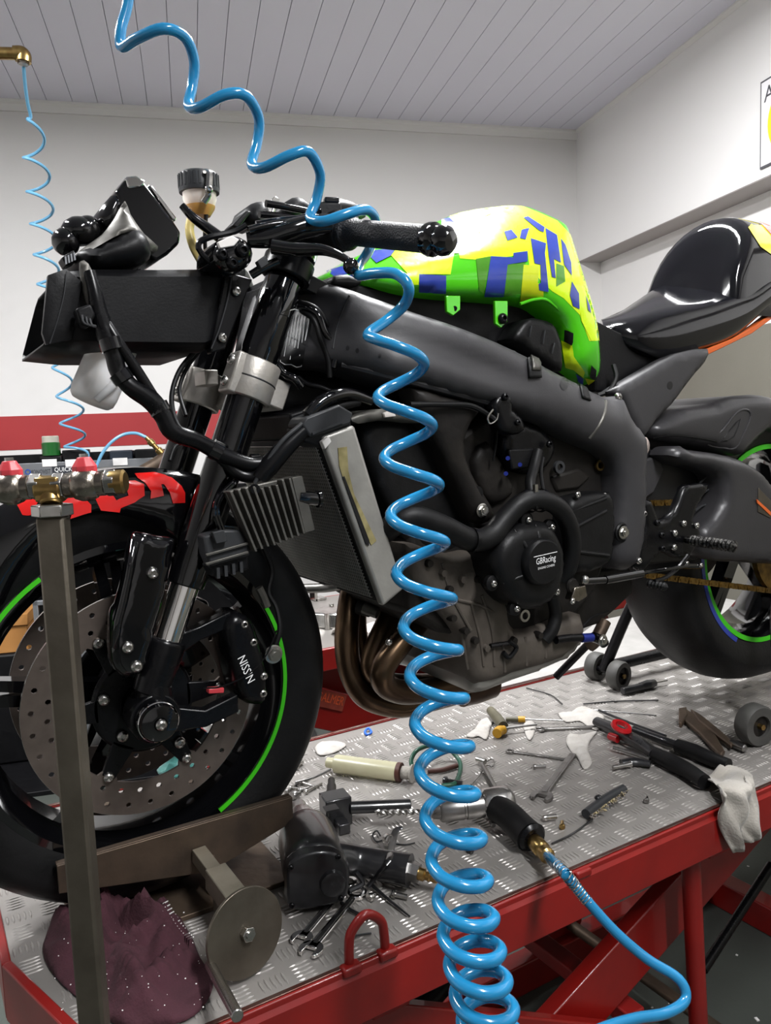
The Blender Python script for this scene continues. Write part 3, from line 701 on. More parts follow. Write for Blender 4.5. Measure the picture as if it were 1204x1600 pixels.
# lathe angle runs from +x towards -z about +y
R_ = math.radians
for a0, a1 in ((-30, 62), (178, 238)):
    arc_ring(FC, .2145, .2205, -.0515, -.0470, R_(a0), R_(a1)).build('rim_stripe', 'rim_green', fw)
def brake_disc(c, y, r0, r1, parent, holes=True):
    pts = []; ed = []; rings = []
    def addloop(l):
        n0 = len(pts); pts.extend(l); ed.extend([(n0+i, n0+(i+1) % len(l)) for i in range(len(l))])
    N = 96; addloop([V((r1*math.cos(2*math.pi*k/N), r1*math.sin(2*math.pi*k/N))) for k in range(N)])
    inn = []
    for k in range(N):
        a = 2*math.pi*k/N; rr = r0-(.012 if (k % 16) in (0, 1, 15) else 0); inn.append(V((rr*math.cos(a), rr*math.sin(a))))
    addloop(inn); hs = []
    NH = 30
    for k in range(NH):
        for (rr, off, hr) in ((r0+.0125, 0, .0040), (r0+.032, .5, .0040)):
            a = 2*math.pi*(k+off)/NH; hc = V((rr*math.cos(a), rr*math.sin(a)))
            hs.append((hc, hr)); addloop([hc+V((hr*math.cos(2*math.pi*t/7), hr*math.sin(2*math.pi*t/7))) for t in range(7)])
    vv, ee, ff, *_ = delaunay_2d_cdt(pts, ed, [], 1, 1e-7)
    mb = MB(); mb.v = [c+V((p.x, y, p.y)) for p in vv]
    for f in ff:
        m_ = sum((vv[i] for i in f), V((0, 0)))/len(f)
        if m_.length < r0-.0125 or any((m_-h).length < r*.9 for h, r in hs): continue
        if m_.length < r0 and not pin(inn, m_) is False: continue
        mb.f.append(list(f))
    d = mb.build('brake_disc', 'disc_steel', parent, smooth=0, solid=.0048)
    MB().lathe([(r1-.0006, y-.0023), (r1+.0004, y-.0023), (r1+.0004, y+.0023), (r1-.0006, y+.0023)], c, YA, 96, closed=True).build('disc_rim', 'disc_edge', parent)
    return d
for y in (-.0635, .0635):
    d = brake_disc(FC, y, .1105, .1555, fw)
    cr = MB(); cr.lathe([(.03, -.004), (.066, -.004), (.070, 0), (.066, .004), (.03, .004)], FC+V((0, y, 0)), YA, 40, closed=True)
    for k in range(6):
        a = 2*math.pi*(k)/6; dv = V((math.cos(a), 0, math.sin(a))); nv = V((-dv.z, 0, dv.x)); p0 = FC+dv*.06+V((0, y, 0)); p1 = FC+dv*.107+V((0, y, 0))
        cr.loft([[p0+nv*.016+V((0, s_, 0)), p0-nv*.016+V((0, s_, 0)), p1-nv*.009+V((0, s_, 0)), p1+nv*.009+V((0, s_, 0))] for s_ in (-.004, .004)])
    cr.build('disc_carrier', 'black_satin', fw, bevel=.001)
    if y < 0:
        for k in range(6):
            a = 2*math.pi*k/6; dv = V((math.cos(a), 0, math.sin(a))); bolt(fw, FC+dv*.107+V((0, y-.003, 0)), .0075, name='floating_button')
        for x, yy in ((162, 1093), (191, 1150), (214, 1041), (280, 1160), (262, 1060)): bolt(fw, Q(x, yy, y-.006), .0082)
# ------------------------------------------------------------------ fork
def fork(y, near):
    hi, lo = V((.137, y, .665)), V((.030, y, .403)); ax = (hi-lo).normalized()
    def at(z): return lo+ax*((z-lo.z)/ax.z)
    f = MB().lathe([(0, 0), (.0255, 0), (.0262, .01), (.0262, .33), (.0275, .335), (.0275, .42), (.0262, .425), (.0262, .455), (.024, .46), (0, .46)], at(.468), ax, 32).build('fork_leg', 'black_gloss', bike)
    MB().lathe([(0, 0), (.023, 0), (.0245, .004), (.0245, .026), (.023, .03), (0, .03)], at(.470)-ax*.004, ax, 28).build('dust_seal', 'black_rubber', f)
    MB().cyl(at(.395), at(.474), .0196, 32).build('stanchion', 'chrome', f)
    ft = MB(); s0 = at(.398); s1 = V((.018, y, .345)); s2 = V((.004, y-.004*(1 if near else -1), .305))
    ft.lathe([(0, .0), (.0235, 0), (.0265, -.004), (.0265, -.022), (.024, -.06), (.023, -.075)], s0, ax, 28)
    ft.cyl(V((.0, y-.024, .3)), V((.0, y+.022, .3)), .033, 28)
    ft.loft([circ(p, r, d_, 14) for p, r, d_ in ((at(.345), .024, ax), (V((.006, y, .318)), .027, ax), (V((0, y, .300)), .030, ax))])
    # caliper lugs reaching back
    ft.loft([[p+V((0, dy, dz)) for dy, dz in ((-.010, -w_), (.010, -w_), (.010, w_), (-.010, w_))] for p, w_ in ((V((.02, y, .29)), .018), (V((.07, y, .280)), .012), (V((.118, y, .292)), .013))])
    ft.loft([[p+V((0, dy, dz)) for dy, dz in ((-.010, -w_), (.010, -w_), (.010, w_), (-.010, w_))] for p, w_ in ((V((.03, y, .385)), .016), (V((.07, y, .400)), .010), (V((.115, y, .412)), .012))])
    ft.build('fork_foot', 'black_satin', f, bevel=.003)
    return f
fkL = fork(-.105, True); fkR = fork(.105, False)
axc = Q(251, 1132, -.158)
ax_ = MB(); ax_.lathe([(0, .004), (.0075, .004), (.0085, 0), (.012, 0), (.023, .003), (.0262, .012), (.0262, .024), (.022, .027), (.014, .028), (.014, .05)], axc+V((0, 0, 0)), YA, 36); ax_ = ax_.build('axle_slider', 'black_gloss', bike)
MB().lathe([(.0255, .0085), (.0266, .0095), (.0266, .0125), (.0258, .013)], axc, YA, 36, closed=True).build('edge_ring', 'chrome', ax_)
bolt(ax_, axc+V((0, -.001, 0)), .0075)
# fork top caps, clamps
mat('clamp_dark', '#3a3a3c', .4, .6)
hi, lo = V((.137, 0, .665)), V((.030, 0, .403)); FAX = (hi-lo).normalized()
def fat(z, y): p = lo+FAX*((z-lo.z)/FAX.z); return V((p.x, y, p.z))
# lower triple clamp
lc = MB(); cz = .738
for y in (-.105, .105): lc.lathe([(.0272, -.028), (.0335, -.028), (.0345, -.026), (.0345, .026), (.0335, .028), (.0272, .028)], fat(cz, y), FAX, 40, closed=True)
sx = V((FAX.z, 0, -FAX.x))
lc.loft([[fat(cz, y)+sx*a_+FAX*b_ for a_, b_ in ((.02, -.02), (.06, -.02), (.06, .02), (.02, .02))] for y in (-.10, -.05, .05, .10)])
lc = lc.build('lower_clamp', 'clamp_silver', bike, bevel=.002)
for y in (-.105, .105):
    lug = MB(); c_ = fat(cz, y)-sx*.036+V((0, -.004 if y < 0 else .004, 0)); lug.prism([c_+FAX*z_+V((0, y_, 0)) for y_, z_ in ((-.019, -.029), (.019, -.029), (.021, 0), (.019, .029), (-.019, .029), (-.021, 0))], sx*.016)
    lug.build('pinch_lug', 'clamp_silver', lc, bevel=.003)
    for z_ in (-.015, .015): bolt(lc, c_+FAX*z_-sx*.0005+V((0, -.004, 0)), .0075, -sx)
MB().lathe([(.0346, -.0012), (.0352, 0), (.0346, .0012)], fat(cz, -.105), FAX, 40).build('parting_line', 'clamp_dark', lc)
MB().box(fat(cz, 0)-sx*.03, (.02, .05, .022)).build('centre_boss', 'clamp_silver', lc, bevel=.002)
uc = MB(); cz2 = .893
for y in (-.105, .105): uc.lathe([(.0268, -.014), (.036, -.014), (.036, .014), (.0268, .014)], fat(cz2, y), FAX, 36, closed=True)
uc.loft([[fat(cz2, y)+sx*a_+FAX*b_ for a_, b_ in ((.01, -.012), (.07, -.012), (.07, .012), (.01, .012))] for y in (-.10, 0, .10)])
uc = uc.build('upper_clamp', 'black_satin', bike, bevel=.002)
MB().cyl(fat(.735, 0)+sx*.045, fat(.91, 0)+sx*.045, .03, 24).build('steering_stem', 'black_satin', bike)
MB().lathe([(0, 0), (.018, 0), (.018, .012), (.012, .016), (0, .016)], fat(.91, 0)+sx*.045, FAX, 6).build('stem_nut', 'zinc', bike)
# ------------------------------------------------------------------ front mudguard
fd = MB(); loops = []
n = 15
for i in range(26):
    a = R_(52+i*(150-52)/25); lw = .073-.012*max(0, (i-14)/11); rr = .322-.004*math.sin(math.pi*i/25)
    skirt = .05*max(0, 1-abs(i-5)/7)+.012+.045*max(0, min(1, (i-15)/6))
    L = []
    for k in range(n):
        t = -1+2*k/(n-1)
        yy = lw*(math.sin(t*math.pi/2)*(1.0))
        rr2 = rr-(.034*abs(t)**2.6)-(skirt*max(0, abs(t)-.62)/.38 if abs(t) > .62 else 0)+.006*math.exp(-((abs(t)-.45)/.08)**2)
        L.append(FC+V((math.cos(a)*rr2, yy, math.sin(a)*rr2)))
    loops.append(L)
fd.loft(loops, caps=False, closed=False)
fender = fd.build('front_mudguard', 'black_gloss', bike, smooth=50, solid=.003, bvh=True)
def patch(parent, name, m, poly, tg, off=.0012, res=5.):
    d_ = decal(poly, tg, off, res)
    if d_.f: return d_.build(name, m, parent, smooth=60)
for poly in ([(26, 787), (60, 776), (66, 777), (48, 806), (36, 806)],
             [(89, 782), (96, 774), (130, 777), (142, 789), (142, 809), (135, 824), (108, 817), (113, 797)],
             [(147, 777), (173, 771), (181, 782), (200, 775), (193, 753), (210, 752), (224, 758), (225, 775), (210, 785), (188, 794), (186, 801), (157, 798)],
             [(210, 742), (241, 740), (267, 747), (282, 760), (288, 771), (288, 786), (269, 787), (264, 770), (255, 758), (251, 758), (255, 775), (234, 780), (235, 768), (226, 756), (214, 748)]):
    patch(fender, 'red_panel', 'fender_red', poly, [fender], .003)
# fork protector panels bolted to the mudguard
gp = MB(); gp.pillow(smooth_loop([(205, 838), (222, 832), (250, 838), (272, 842), (268, 870), (256, 930), (240, 985), (232, 1030), (210, 1060), (186, 1052), (172, 1030), (173, 960), (182, 945), (196, 890)], -.124, 2), .010, .010, -.108, .008)
gp = gp.build('fork_protector', 'black_gloss', bike, smooth=60)
bolts(gp, [(238, 895), (199, 1011), (213, 1041)], -.134, .0078)
ridge = MB(); ridge.loft([[Q(x, y, -.133), Q(x+w_, y+4, -.137), Q(x+w_+7, y+6, -.133)] for x, y, w_ in ((205, 842, 7), (196, 890, 6), (186, 935, 7), (176, 970, 8), (173, 1010, 5))], caps=False, closed=False); ridge.build('edge_ridge', 'black_gloss', gp, smooth=80, solid=.001)
# ------------------------------------------------------------------ brake caliper
for y, near in ((-.100, True), (.100, False)):
    cal = MB()
    if near:
        cal.pillow(smooth_loop([(352, 962), (372, 956), (392, 972), (404, 1010), (414, 1050), (413, 1094), (396, 1100), (374, 1092), (362, 1060), (352, 1020), (346, 985)], -.112, 2), .014, .013, -.072, .006)
        cal = cal.build('brake_caliper', 'black_satin', bike, smooth=60)
        bolts(cal, [(381, 975), (395, 1003), (411, 1056), (410, 1083)], -.122, .0062)
        d_ = Q(390, 1062, -.128)-Q(376, 1028, -.128)
        text_mb('NISSIN', Q(384, 1046, -.1285), d_, d_.cross(V((0, 1, 0)))*1, .017, width=.040).build('lettering', 'text_white', cal, smooth=0)
        MB().box(Q(336, 1078, -.10), (.022, .012, .007), (0, .15, 0)).build('red_pad_clip', 'valve_red', cal, bevel=.001)
        bolt(cal, Q(427, 1022, -.112), .010, me=HEXB)
    else:
        MB().prism([V((p.x, .07, p.z)) for p in TR_([(352, 962), (392, 972), (414, 1050), (413, 1094), (374, 1092), (350, 1020)], -.112)], (0, .045, 0)).build('brake_caliper', 'black_satin', bike, bevel=.006)
MB().tube([Q(426, 1018, -.10), Q(437, 985, -.10), Q(432, 950, -.09), Q(420, 925, -.08), Q(425, 890, -.07), Q(410, 850, -.07)], .0042, 8).build('brake_hose', 'black_rubber', bike)
MB().tube([Q(404, 918, -.1), Q(410, 930, -.1), Q(417, 948, -.1)], .006, 8).build('hose_ferrule', 'fin_grey', bike)
MB().tube([Q(318, 1075, -.12), Q(345, 1073, -.125), Q(385, 1055, -.13), Q(415, 1025, -.12), Q(432, 985, -.11)], .0012, 6).build('sensor_wire', 'black_satin', bike)
# ------------------------------------------------------------------ tank
tk = [(508, 430, -.03), (535, 415, -.03), (560, 400, -.03), (600, 381, -.03), (640, 364, -.03), (680, 347, -.03), (720, 332, -.03), (770, 324, -.03), (805, 322, -.03), (840, 335, -.03), (868, 350, -.035), (876, 370, -.04), (886, 410, -.045), (898, 455, -.05), (908, 495, -.055), (914, 525, -.06), (916, 570, -.065), (917, 602, -.080),
      (905, 596, -.095), (889, 585, -.11), (877, 570, -.115), (876, 545, -.12), (872, 515, -.125), (855, 490, -.13), (832, 476, -.13), (805, 472, -.13), (750, 467, -.13), (695, 464, -.125), (640, 458, -.12), (600, 451, -.11), (560, 443, -.09), (525, 436, -.06)]
tank = MB().pillow(cat(TR_(tk), 2, True), .062, .10, 0, .009, mirror=True).build('fuel_tank', 'tank_green', bike, smooth=60, bvh=True)
LIME = [[(702, 338), (724, 327), (770, 320), (805, 318), (838, 331), (870, 345), (890, 366), (912, 408), (928, 452), (942, 494), (948, 532), (920, 533), (905, 492), (880, 466), (862, 455), (845, 440), (826, 414), (824, 396), (790, 402), (760, 404), (742, 406), (718, 404), (712, 370)]]
NAVY = [[(690, 344), (702, 341), (719, 356), (712, 362), (718, 396), (709, 397), (703, 390), (690, 383)], [(766, 401), (801, 403), (801, 396), (823, 393), (823, 409), (792, 414), (786, 463), (756, 463)], [(787, 363), (798, 360), (808, 372), (792, 377)], [(814, 360), (826, 357), (820, 375), (811, 373)],
        [(817, 341), (824, 339), (850, 356), (848, 364), (841, 361)], [(828, 373), (852, 381), (850, 396), (856, 456), (841, 453), (840, 444), (844, 442), (843, 414), (834, 412)], [(851, 357), (869, 368), (875, 411), (864, 405), (867, 435), (861, 433), (856, 401), (853, 375)], [(875, 373), (882, 383), (891, 411), (892, 431), (880, 414), (877, 392)],
        [(892, 440), (903, 459), (904, 483), (894, 478), (889, 461)], [(566, 394), (619, 389), (610, 401), (588, 412), (578, 402)], [(654, 429), (696, 431), (696, 458), (654, 456)], [(508, 424), (536, 417), (548, 425), (560, 434), (530, 436)], [(899, 583), (911, 591), (910, 600), (903, 595)], [(755, 331), (770, 329), (766, 335), (740, 346), (738, 344)], [(743, 356), (755, 361), (750, 365), (744, 361)], [(620, 388), (655, 368), (690, 352), (690, 383), (650, 386)], [(914, 462), (920, 478), (922, 490), (917, 484)]]
YEL = [[(619, 390), (710, 390), (703, 429), (654, 429), (654, 444), (639, 444), (635, 427), (611, 400)], [(817, 414), (842, 416), (839, 442), (848, 448), (848, 466), (812, 471)], [(906, 488), (921, 488), (929, 508), (929, 530), (923, 533), (907, 501)], [(877, 532), (894, 539), (896, 557), (913, 581), (911, 590), (896, 578), (883, 574)], [(913, 590), (930, 594), (930, 607), (920, 604)]]
GRN = [[(743, 405), (766, 401), (755, 459), (748, 453)], [(791, 414), (820, 411), (812, 459), (787, 463)], [(868, 412), (880, 416), (882, 440), (868, 448)]]
for i, poly in enumerate(LIME): patch(tank, 'tape_patch', 'tape_lime', poly, [tank], .0006, 3)
for i, poly in enumerate(GRN): patch(tank, 'tape_patch', 'tape_green', poly, [tank], .0011, 4)
for i, poly in enumerate(YEL): patch(tank, 'tape_patch', 'tape_lime' if i in (0, 2, 3) else 'tape_yellow', poly, [tank], .0013, 4)
for i, poly in enumerate(NAVY): patch(tank, 'tape_patch', 'tape_navy', poly, [tank], .0016, 4)
for poly in ([(883, 514), (895, 520), (894, 539), (882, 533)], [(921, 569), (929, 577), (929, 593), (919, 587)]): patch(tank, 'rubber_pad', 'black_rubber', poly, [tank], .004, 4)
tb = MB(); tb.prism(TR_([(697, 462), (719, 462), (719, 484), (708, 493), (698, 487)], -.150), (0, .006, 0)); tb = tb.build('mount_tab', 'tank_green', tank, bevel=.001)
MB().cyl(Q(710, 482, -.1506), Q(710, 482, -.144), .004, 12).build('tab_hole', 'black_satin', tank)
tb = MB(); tb.prism(TR_([(773, 470), (793, 470), (793, 502), (783, 512), (774, 506)], -.152), (0, .006, 0)); tb = tb.build('mount_tab', 'tank_green', tank, bevel=.001)
bolt(tank, Q(784, 498, -.1525), .0085, me=BOLTK)
# raised step line along the rear skirt
MB().tube(TR_([(812, 475, -.149), (835, 468, -.152), (856, 470, -.150), (885, 497, -.142), (915, 527, -.125), (924, 540, -.112)]), .0026, 8).build('skirt_crease', 'tank_green', tank)
# airbox and dark covers under the tank
MB().prism(TR_([(505, 440), (560, 445), (700, 468), (820, 476), (868, 505), (884, 590), (800, 552), (700, 512), (600, 480), (530, 455)], -.095), (0, .19, 0)).build('airbox', 'black_plastic', bike, bevel=.004)
cv = MB().pillow(cat(TR_([(821, 499), (842, 499), (862, 506), (872, 522), (877, 545), (876, 580), (850, 566), (815, 540), (800, 528)], -.138), 2, True), .006, .008, -.10, .007).build('side_cover', 'engine_black', bike, smooth=60)
for x0, y0, x1, y1 in ((830, 509, 827, 526), (851, 516, 848, 537), (866, 536, 862, 552)): MB().tube([Q(x0, y0, -.146), Q((x0+x1)/2, (y0+y1)/2, -.147), Q(x1, y1, -.146)], .0012, 6).build('cover_rib', 'connector_grey', cv)
# ------------------------------------------------------------------ frame
fr_pts = [(478, 447, -.075), (500, 443, -.09), (525, 446, -.105), (560, 458, -.125), (600, 472, -.14), (650, 490, -.15), (700, 506, -.16), (750, 525, -.165), (800, 547, -.165), (850, 574, -.16), (900, 600, -.155), (938, 620, -.15), (950, 622, -.148), (964, 619, -.146), (972, 640, -.146), (981, 657, -.147), (1001, 683, -.15), (1001, 723, -.15), (1000, 809, -.15), (991, 870, -.15), (978, 890, -.15), (958, 886, -.15), (949, 866, -.15), (951, 830, -.152), (958, 780, -.155), (957, 740, -.158), (948, 717, -.16), (931, 703, -.163), (903, 691, -.167), (860, 669, -.17), (800, 645, -.175), (772, 636, -.176), (720, 622, -.175), (660, 604, -.17), (600, 590, -.16), (531, 574, -.13), (490, 575, -.10), (452, 570, -.08), (436, 562, -.07), (450, 520, -.072), (466, 475, -.074)]
def dent(x, z): return -.012*math.exp(-(((x-.50)/.12)**2+((z-.755+.30*(x-.5))/.022)**2))
frame = MB().pillow(cat(TR_(fr_pts), 2, True), .030, .045, -.06, .010, func=dent).build('main_frame', 'frame_paint', bike, smooth=60, bvh=True)
mir = frame.copy(); mir.data = frame.data.copy(); COL.objects.link(mir); mir.name = 'main_frame'
mir.data.transform(Matrix.Scale(-1, 4, (0, 1, 0))); mir.data.flip_normals(); mir.location = V((frame.location.x, -frame.location.y, frame.location.z)); WORG[mir.name] = WORG[frame.name]*1
MB().cyl(fat(.745, 0)+sx*.045, fat(.875, 0)+sx*.045, .045, 28).build('steering_head', 'frame_paint', frame)
def on(px, py, tg, off=0.):
    d = ray(px, py).normalized(); h = BVH[tg.name].ray_cast(CAM_LOC, d)
    if h[0] is None: return Q(px, py, -.15)
    nr = h[1] if h[1].dot(d) < 0 else -h[1]
    return h[0]+nr*off
def seam(parent, name, m, pts, r, tg, off=0., n=8): return MB().tube([on(x, y, tg, off) for x, y in pts], r, n, 3).build(name, m, parent)
seam(frame, 'weld_bead', 'frame_paint', [(533, 570), (580, 582), (640, 597), (700, 613), (770, 632)], .0055, frame, -.002)
seam(frame, 'weld_bead', 'connector_grey', [(545, 462), (535, 485), (525, 515), (520, 545)], .0016, frame)
seam(frame, 'weld_bead', 'fin_grey', [(946, 627), (944, 645), (935, 665), (920, 685)], .0032, frame)
decal([(822, 561), (841, 561), (843, 591), (824, 591)], [frame], .003, 4).build('rubber_pad', 'black_rubber', frame, solid=.004)
decal([(826, 561), (840, 562), (840, 581), (827, 579)], [frame], .0065, 4).build('pad_face', 'fin_grey', frame, solid=.003)
decal([(904, 600), (914, 603), (921, 627), (908, 622)], [frame], .002, 4).build('rubber_pad', 'black_rubber', frame, solid=.003)
def dark_hole(parent, px, py, r, tg, name='drilled_hole'):
    rp = r*FPX/1.3; return decal([(px+rp*.75*math.cos(a), py+rp*1.1*math.sin(a)) for a in [2*math.pi*k/12 for k in range(12)]], [tg], .0007, 3).build(name, 'sticker_black', parent)
for x, y, r in ((881, 600, .0095), (543, 544, .0038), (558, 548, .0038), (593, 556, .0032)): dark_hole(frame, x, y, r, frame)
pc = on(971, 832, frame, .001); MB().lathe([(.0, 0), (.0175, 0), (.0175, .002), (.015, .004), (.0145, .001), (0, .001)], pc, ND, 28).build('pivot_recess', 'engine_black', frame)
bolt(frame, pc+V((0, -.003, 0)), .0085, me=HEXB, name='pivot_nut')
bolt(frame, on(964, 622, frame, .002), .0065)
# information sticker on the head gusset
sp = [(452, 482), (487, 487), (472, 574), (437, 567)]
stk = decal(sp, [frame], .0012, 6)
if not stk.f: stk = MB().prism(TR_(sp, -.1), (0, .001, 0))
stk = stk.build('warning_sticker', 'sticker_black', bike, smooth=60)
def lerp2(a, b, t): return (a[0]+(b[0]-a[0])*t, a[1]+(b[1]-a[1])*t)
def onstk(u, v): a = lerp2(sp[0], sp[1], u); b = lerp2(sp[3], sp[2], u); return lerp2(a, b, v)
MB().tube([on(*onstk(u, v), frame, .0018) for u, v in ((.05, .03), (.5, .03), (.95, .03), (.95, .5), (.95, .97), (.5, .97), (.05, .97), (.05, .5))], .0007, 6, 2, closed=True).build('border_line', 'text_white', stk)
for k in range(6):
    u = .17+.13*k; rr_ = random.Random(k); MB().tube([on(*onstk(u, v), frame, .0016) for v in (.1, .3, .5, .62+.3*rr_.random())], .00042, 5, 1).build('print_line', 'text_white', stk)
# engine hanger (front leg of the frame)
hg = MB().pillow(cat(TR_([(640, 606, -.165), (690, 618, -.17), (748, 634, -.172), (735, 660, -.17), (724, 690, -.168), (728, 720, -.166), (742, 752, -.166), (766, 790, -.166), (769, 808, -.166), (752, 819, -.166), (734, 808, -.166), (712, 760, -.165), (690, 715, -.165), (662, 660, -.165)]), 2, True), .012, .018, -.13, .009).build('engine_hanger', 'cast_dark', bike, smooth=60)
bolt(hg, Q(753, 798, -.181), .0085, me=HEXB); MB().lathe([(0, .003), (.009, .002), (.0105, 0)], Q(746, 770, -.176), YA, 16).build('rubber_plug', 'engine_black', hg)
# subframe
sf = MB().pillow(cat(TR_([(957, 611), (985, 594), (1012, 578), (1060, 552), (1105, 545), (1100, 566), (1086, 582), (1066, 608), (1049, 631), (1023, 657), (1004, 684), (992, 668), (980, 645), (970, 622)], -.128), 2, True), .006, .012, -.10, .009).build('subframe', 'frame_paint', bike, smooth=60, bvh=True)
dark_hole(sf, 1046, 602, .006, sf); bolt(sf, Q(964, 621, -.137), .0085)
MB().prism([V((p.x, .10, p.z)) for p in TR_([(957, 611), (1060, 552), (1105, 545), (1049, 631), (1004, 684)], -.128)], (0, .03, 0)).build('subframe', 'frame_paint', bike, bevel=.004)
MB().prism(TR_([(930, 500), (1000, 535), (1060, 556), (1000, 590), (957, 614), (930, 612)], -.085), (0, .17, 0)).build('under_seat_tray', 'black_plastic', bike, bevel=.004)
MB().tube(TR_([(934, 618, -.10), (952, 610, -.11), (962, 590, -.112), (958, 570, -.105)]), .0045, 8).build('breather_hose', 'black_rubber', bike)
# ------------------------------------------------------------------ seat and tail
F_ = [(937, 505, .05), (975, 483, .06), (1024, 451, .07), (1060, 440, .09), (1100, 432, .09), (1150, 415, .09), (1240, 390, .08), (1330, 372, .06)]
N1 = [(940, 509, -.05), (985, 503, -.085), (1040, 490, -.10), (1110, 478, -.11), (1165, 460, -.112), (1204, 438, -.112), (1262, 402, -.10), (1340, 380, -.08)]
N2 = [(942, 519, -.055), (985, 543, -.09), (1040, 558, -.105), (1094, 545, -.11), (1150, 523, -.112), (1204, 478, -.11), (1262, 448, -.10), (1340, 420, -.08)]
F_, N1, N2 = [cat(TR_(c_), 5) for c_ in (F_, N1, N2)]; loops = []
for f_, a_, b_ in zip(F_, N1, N2):
    g_ = V((f_.x, f_.y, f_.z-max(.012, (a_.z-b_.z)*.9)))
    m1 = f_.lerp(a_, .30)+V((0, 0, .008)); m2 = f_.lerp(a_, .62)+V((0, 0, .010)); m3 = f_.lerp(a_, .88)+V((0, -.002, .006))
    s1_ = a_.lerp(b_, .12)+V((0, -.007, 0)); s2_ = a_.lerp(b_, .45)+V((0, -.014, 0)); s3_ = a_.lerp(b_, .8)+V((0, -.010, 0))
    loops.append([g_, f_, m1, m2, m3, a_+V((0, -.003, .001)), s1_, s2_, s3_, b_, b_+V((0, .012, -.003))])
seat = MB().loft(loops).build('seat_unit', 'seat_black', bike, smooth=60, bvh=True)
hump = MB(); loops = []
for x0, x1, sc, top in ((1.222, 1.295, .60, .9), (1.214, 1.288, .86, .97), (1.222, 1.296, .98, 1.0), (1.25, 1.32, 1.0, 1.02), (1.36, 1.40, .98, 1.02), (1.50, 1.52, .88, .98), (1.68, 1.68, .6, .92)):
    L = []
    for k in range(17):
        t = math.pi*k/16; yy = .118*sc*math.cos(t); zz = .945+.148*top*sc*(math.sin(t)**.75)
        L.append(V((x0+(x1-x0)*(zz-.945)/.148, -yy, zz)))
    L = [L[0]+V((-.005, 0, -.075))]+L+[L[-1]+V((-.005, 0, -.03))]
    loops.append(L)
hump.loft(loops); hump = hump.build('seat_hump', 'seat_black', seat, smooth=60, bvh=True)
patch(seat, 'tail_graphic', 'tail_yellow', [(1168, 356), (1178, 345), (1204, 342), (1225, 340), (1225, 405), (1204, 398), (1187, 386)], [hump], .0015, 5)
patch(seat, 'tail_graphic', 'tail_red', [(1183, 346), (1204, 340), (1225, 338), (1225, 372), (1204, 369)], [hump], .003, 5)
MB().prism(TR_([(1057, 570), (1094, 549), (1144, 529), (1182, 507), (1230, 470), (1236, 476), (1175, 521), (1130, 543), (1090, 562)], -.112), (0, .02, 0)).build('tail_edge', 'tail_orange', seat, bevel=.002)
MB().lathe([(0, .001), (.014, .001), (.017, .003), (.017, 0), (0, 0)], on(955, 525, seat, .002), ND+V((0, 0, -.3)), 24).build('vent_recess', 'sticker_black', seat)
for n_ in ('bottle_white', 'cup_white'):
    b_ = MATS[n_].node_tree.nodes['Principled BSDF']; b_.inputs['Subsurface Weight'].default_value = .7; b_.inputs['Subsurface Radius'].default_value = (.03, .028, .026); b_.inputs['Subsurface Scale'].default_value = 1.0
# ------------------------------------------------------------------ rear wheel, swingarm, hugger
rw = wheel('rear_wheel', RC, .098, .322, 5, .222)
arc_ring(RC, .212, .2225, -.0825, -.076, 0, 2*math.pi, 72).build('rim_stripe', 'rim_green', rw)
arc_ring(RC, .226, .236, -.088, -.080, R_(120), R_(190), 30).build('wall_stripe', 'tape_navy', rw)
MB().lathe([(.04, -.006), (.105, -.006), (.105, .006), (.04, .006)], RC+V((0, -.118, 0)), YA, 48, closed=True).build('sprocket', 'chain_gold', rw)
MB().lathe([(.05, -.003), (.11, -.003), (.11, .003), (.05, .003)], RC+V((0, .11, 0)), YA, 48, closed=True).build('brake_disc', 'disc_steel', rw)
MB().cyl(RC+V((0, -.155, 0)), RC+V((0, .155, 0)), .012, 16).build('axle', 'zinc', rw)
sw = MB().pillow(cat(TR_([(1043, 711), (1050, 700), (1062, 697), (1072, 703), (1117, 709), (1157, 720), (1186, 740), (1204, 763), (1260, 798), (1330, 818), (1330, 878), (1260, 882), (1204, 881), (1150, 878), (1100, 874), (1085, 852), (1088, 825), (1104, 808), (1118, 784), (1120, 755), (1111, 739), (1085, 730), (1057, 724)], -.148), 2, True), .022, .026, -.105, .009).build('swingarm', 'swing_paint', bike, smooth=60, bvh=True)
MB().prism([V((p.x, .11, p.z)) for p in TR_([(1043, 711), (1117, 709), (1204, 763), (1330, 818), (1330, 878), (1204, 881), (1000, 874), (1000, 720)], -.148)], (0, .035, 0)).build('swingarm', 'swing_paint', bike, bevel=.006)
MB().prism(TR_([(985, 690), (1045, 712), (1110, 735), (1122, 770), (1100, 815), (1090, 875), (985, 885)], -.102), (0, .03, 0)).build('swingarm_web', 'sticker_black', sw, bevel=.004)
MB().prism(TR_([(1000, 720), (1030, 712), (1038, 735), (1022, 770), (1000, 785)], -.11), (0, .2, 0)).build('swingarm_pivot_tube', 'frame_paint', sw, bevel=.004)
for x0, y0, x1, y1 in ((1114, 738, 1088, 760), (1112, 762, 1090, 779), (1108, 787, 1085, 798)): MB().tube([Q(x0, y0, -.128), Q((x0+x1)/2, (y0+y1)/2-2, -.128), Q(x1, y1, -.128)], .002, 6).build('swingarm_rib', 'connector_grey', sw)
MB().prism(TR_([(1185, 762), (1204, 782), (1204, 810), (1184, 800)], -.172), (0, .004, 0)).build('worn_slider', 'raw_steel', sw, bevel=.001)
MB().prism(TR_([(1182, 780), (1204, 800), (1204, 806), (1183, 786)], -.1735), (0, .002, 0)).build('orange_mark', 'tail_orange', sw)
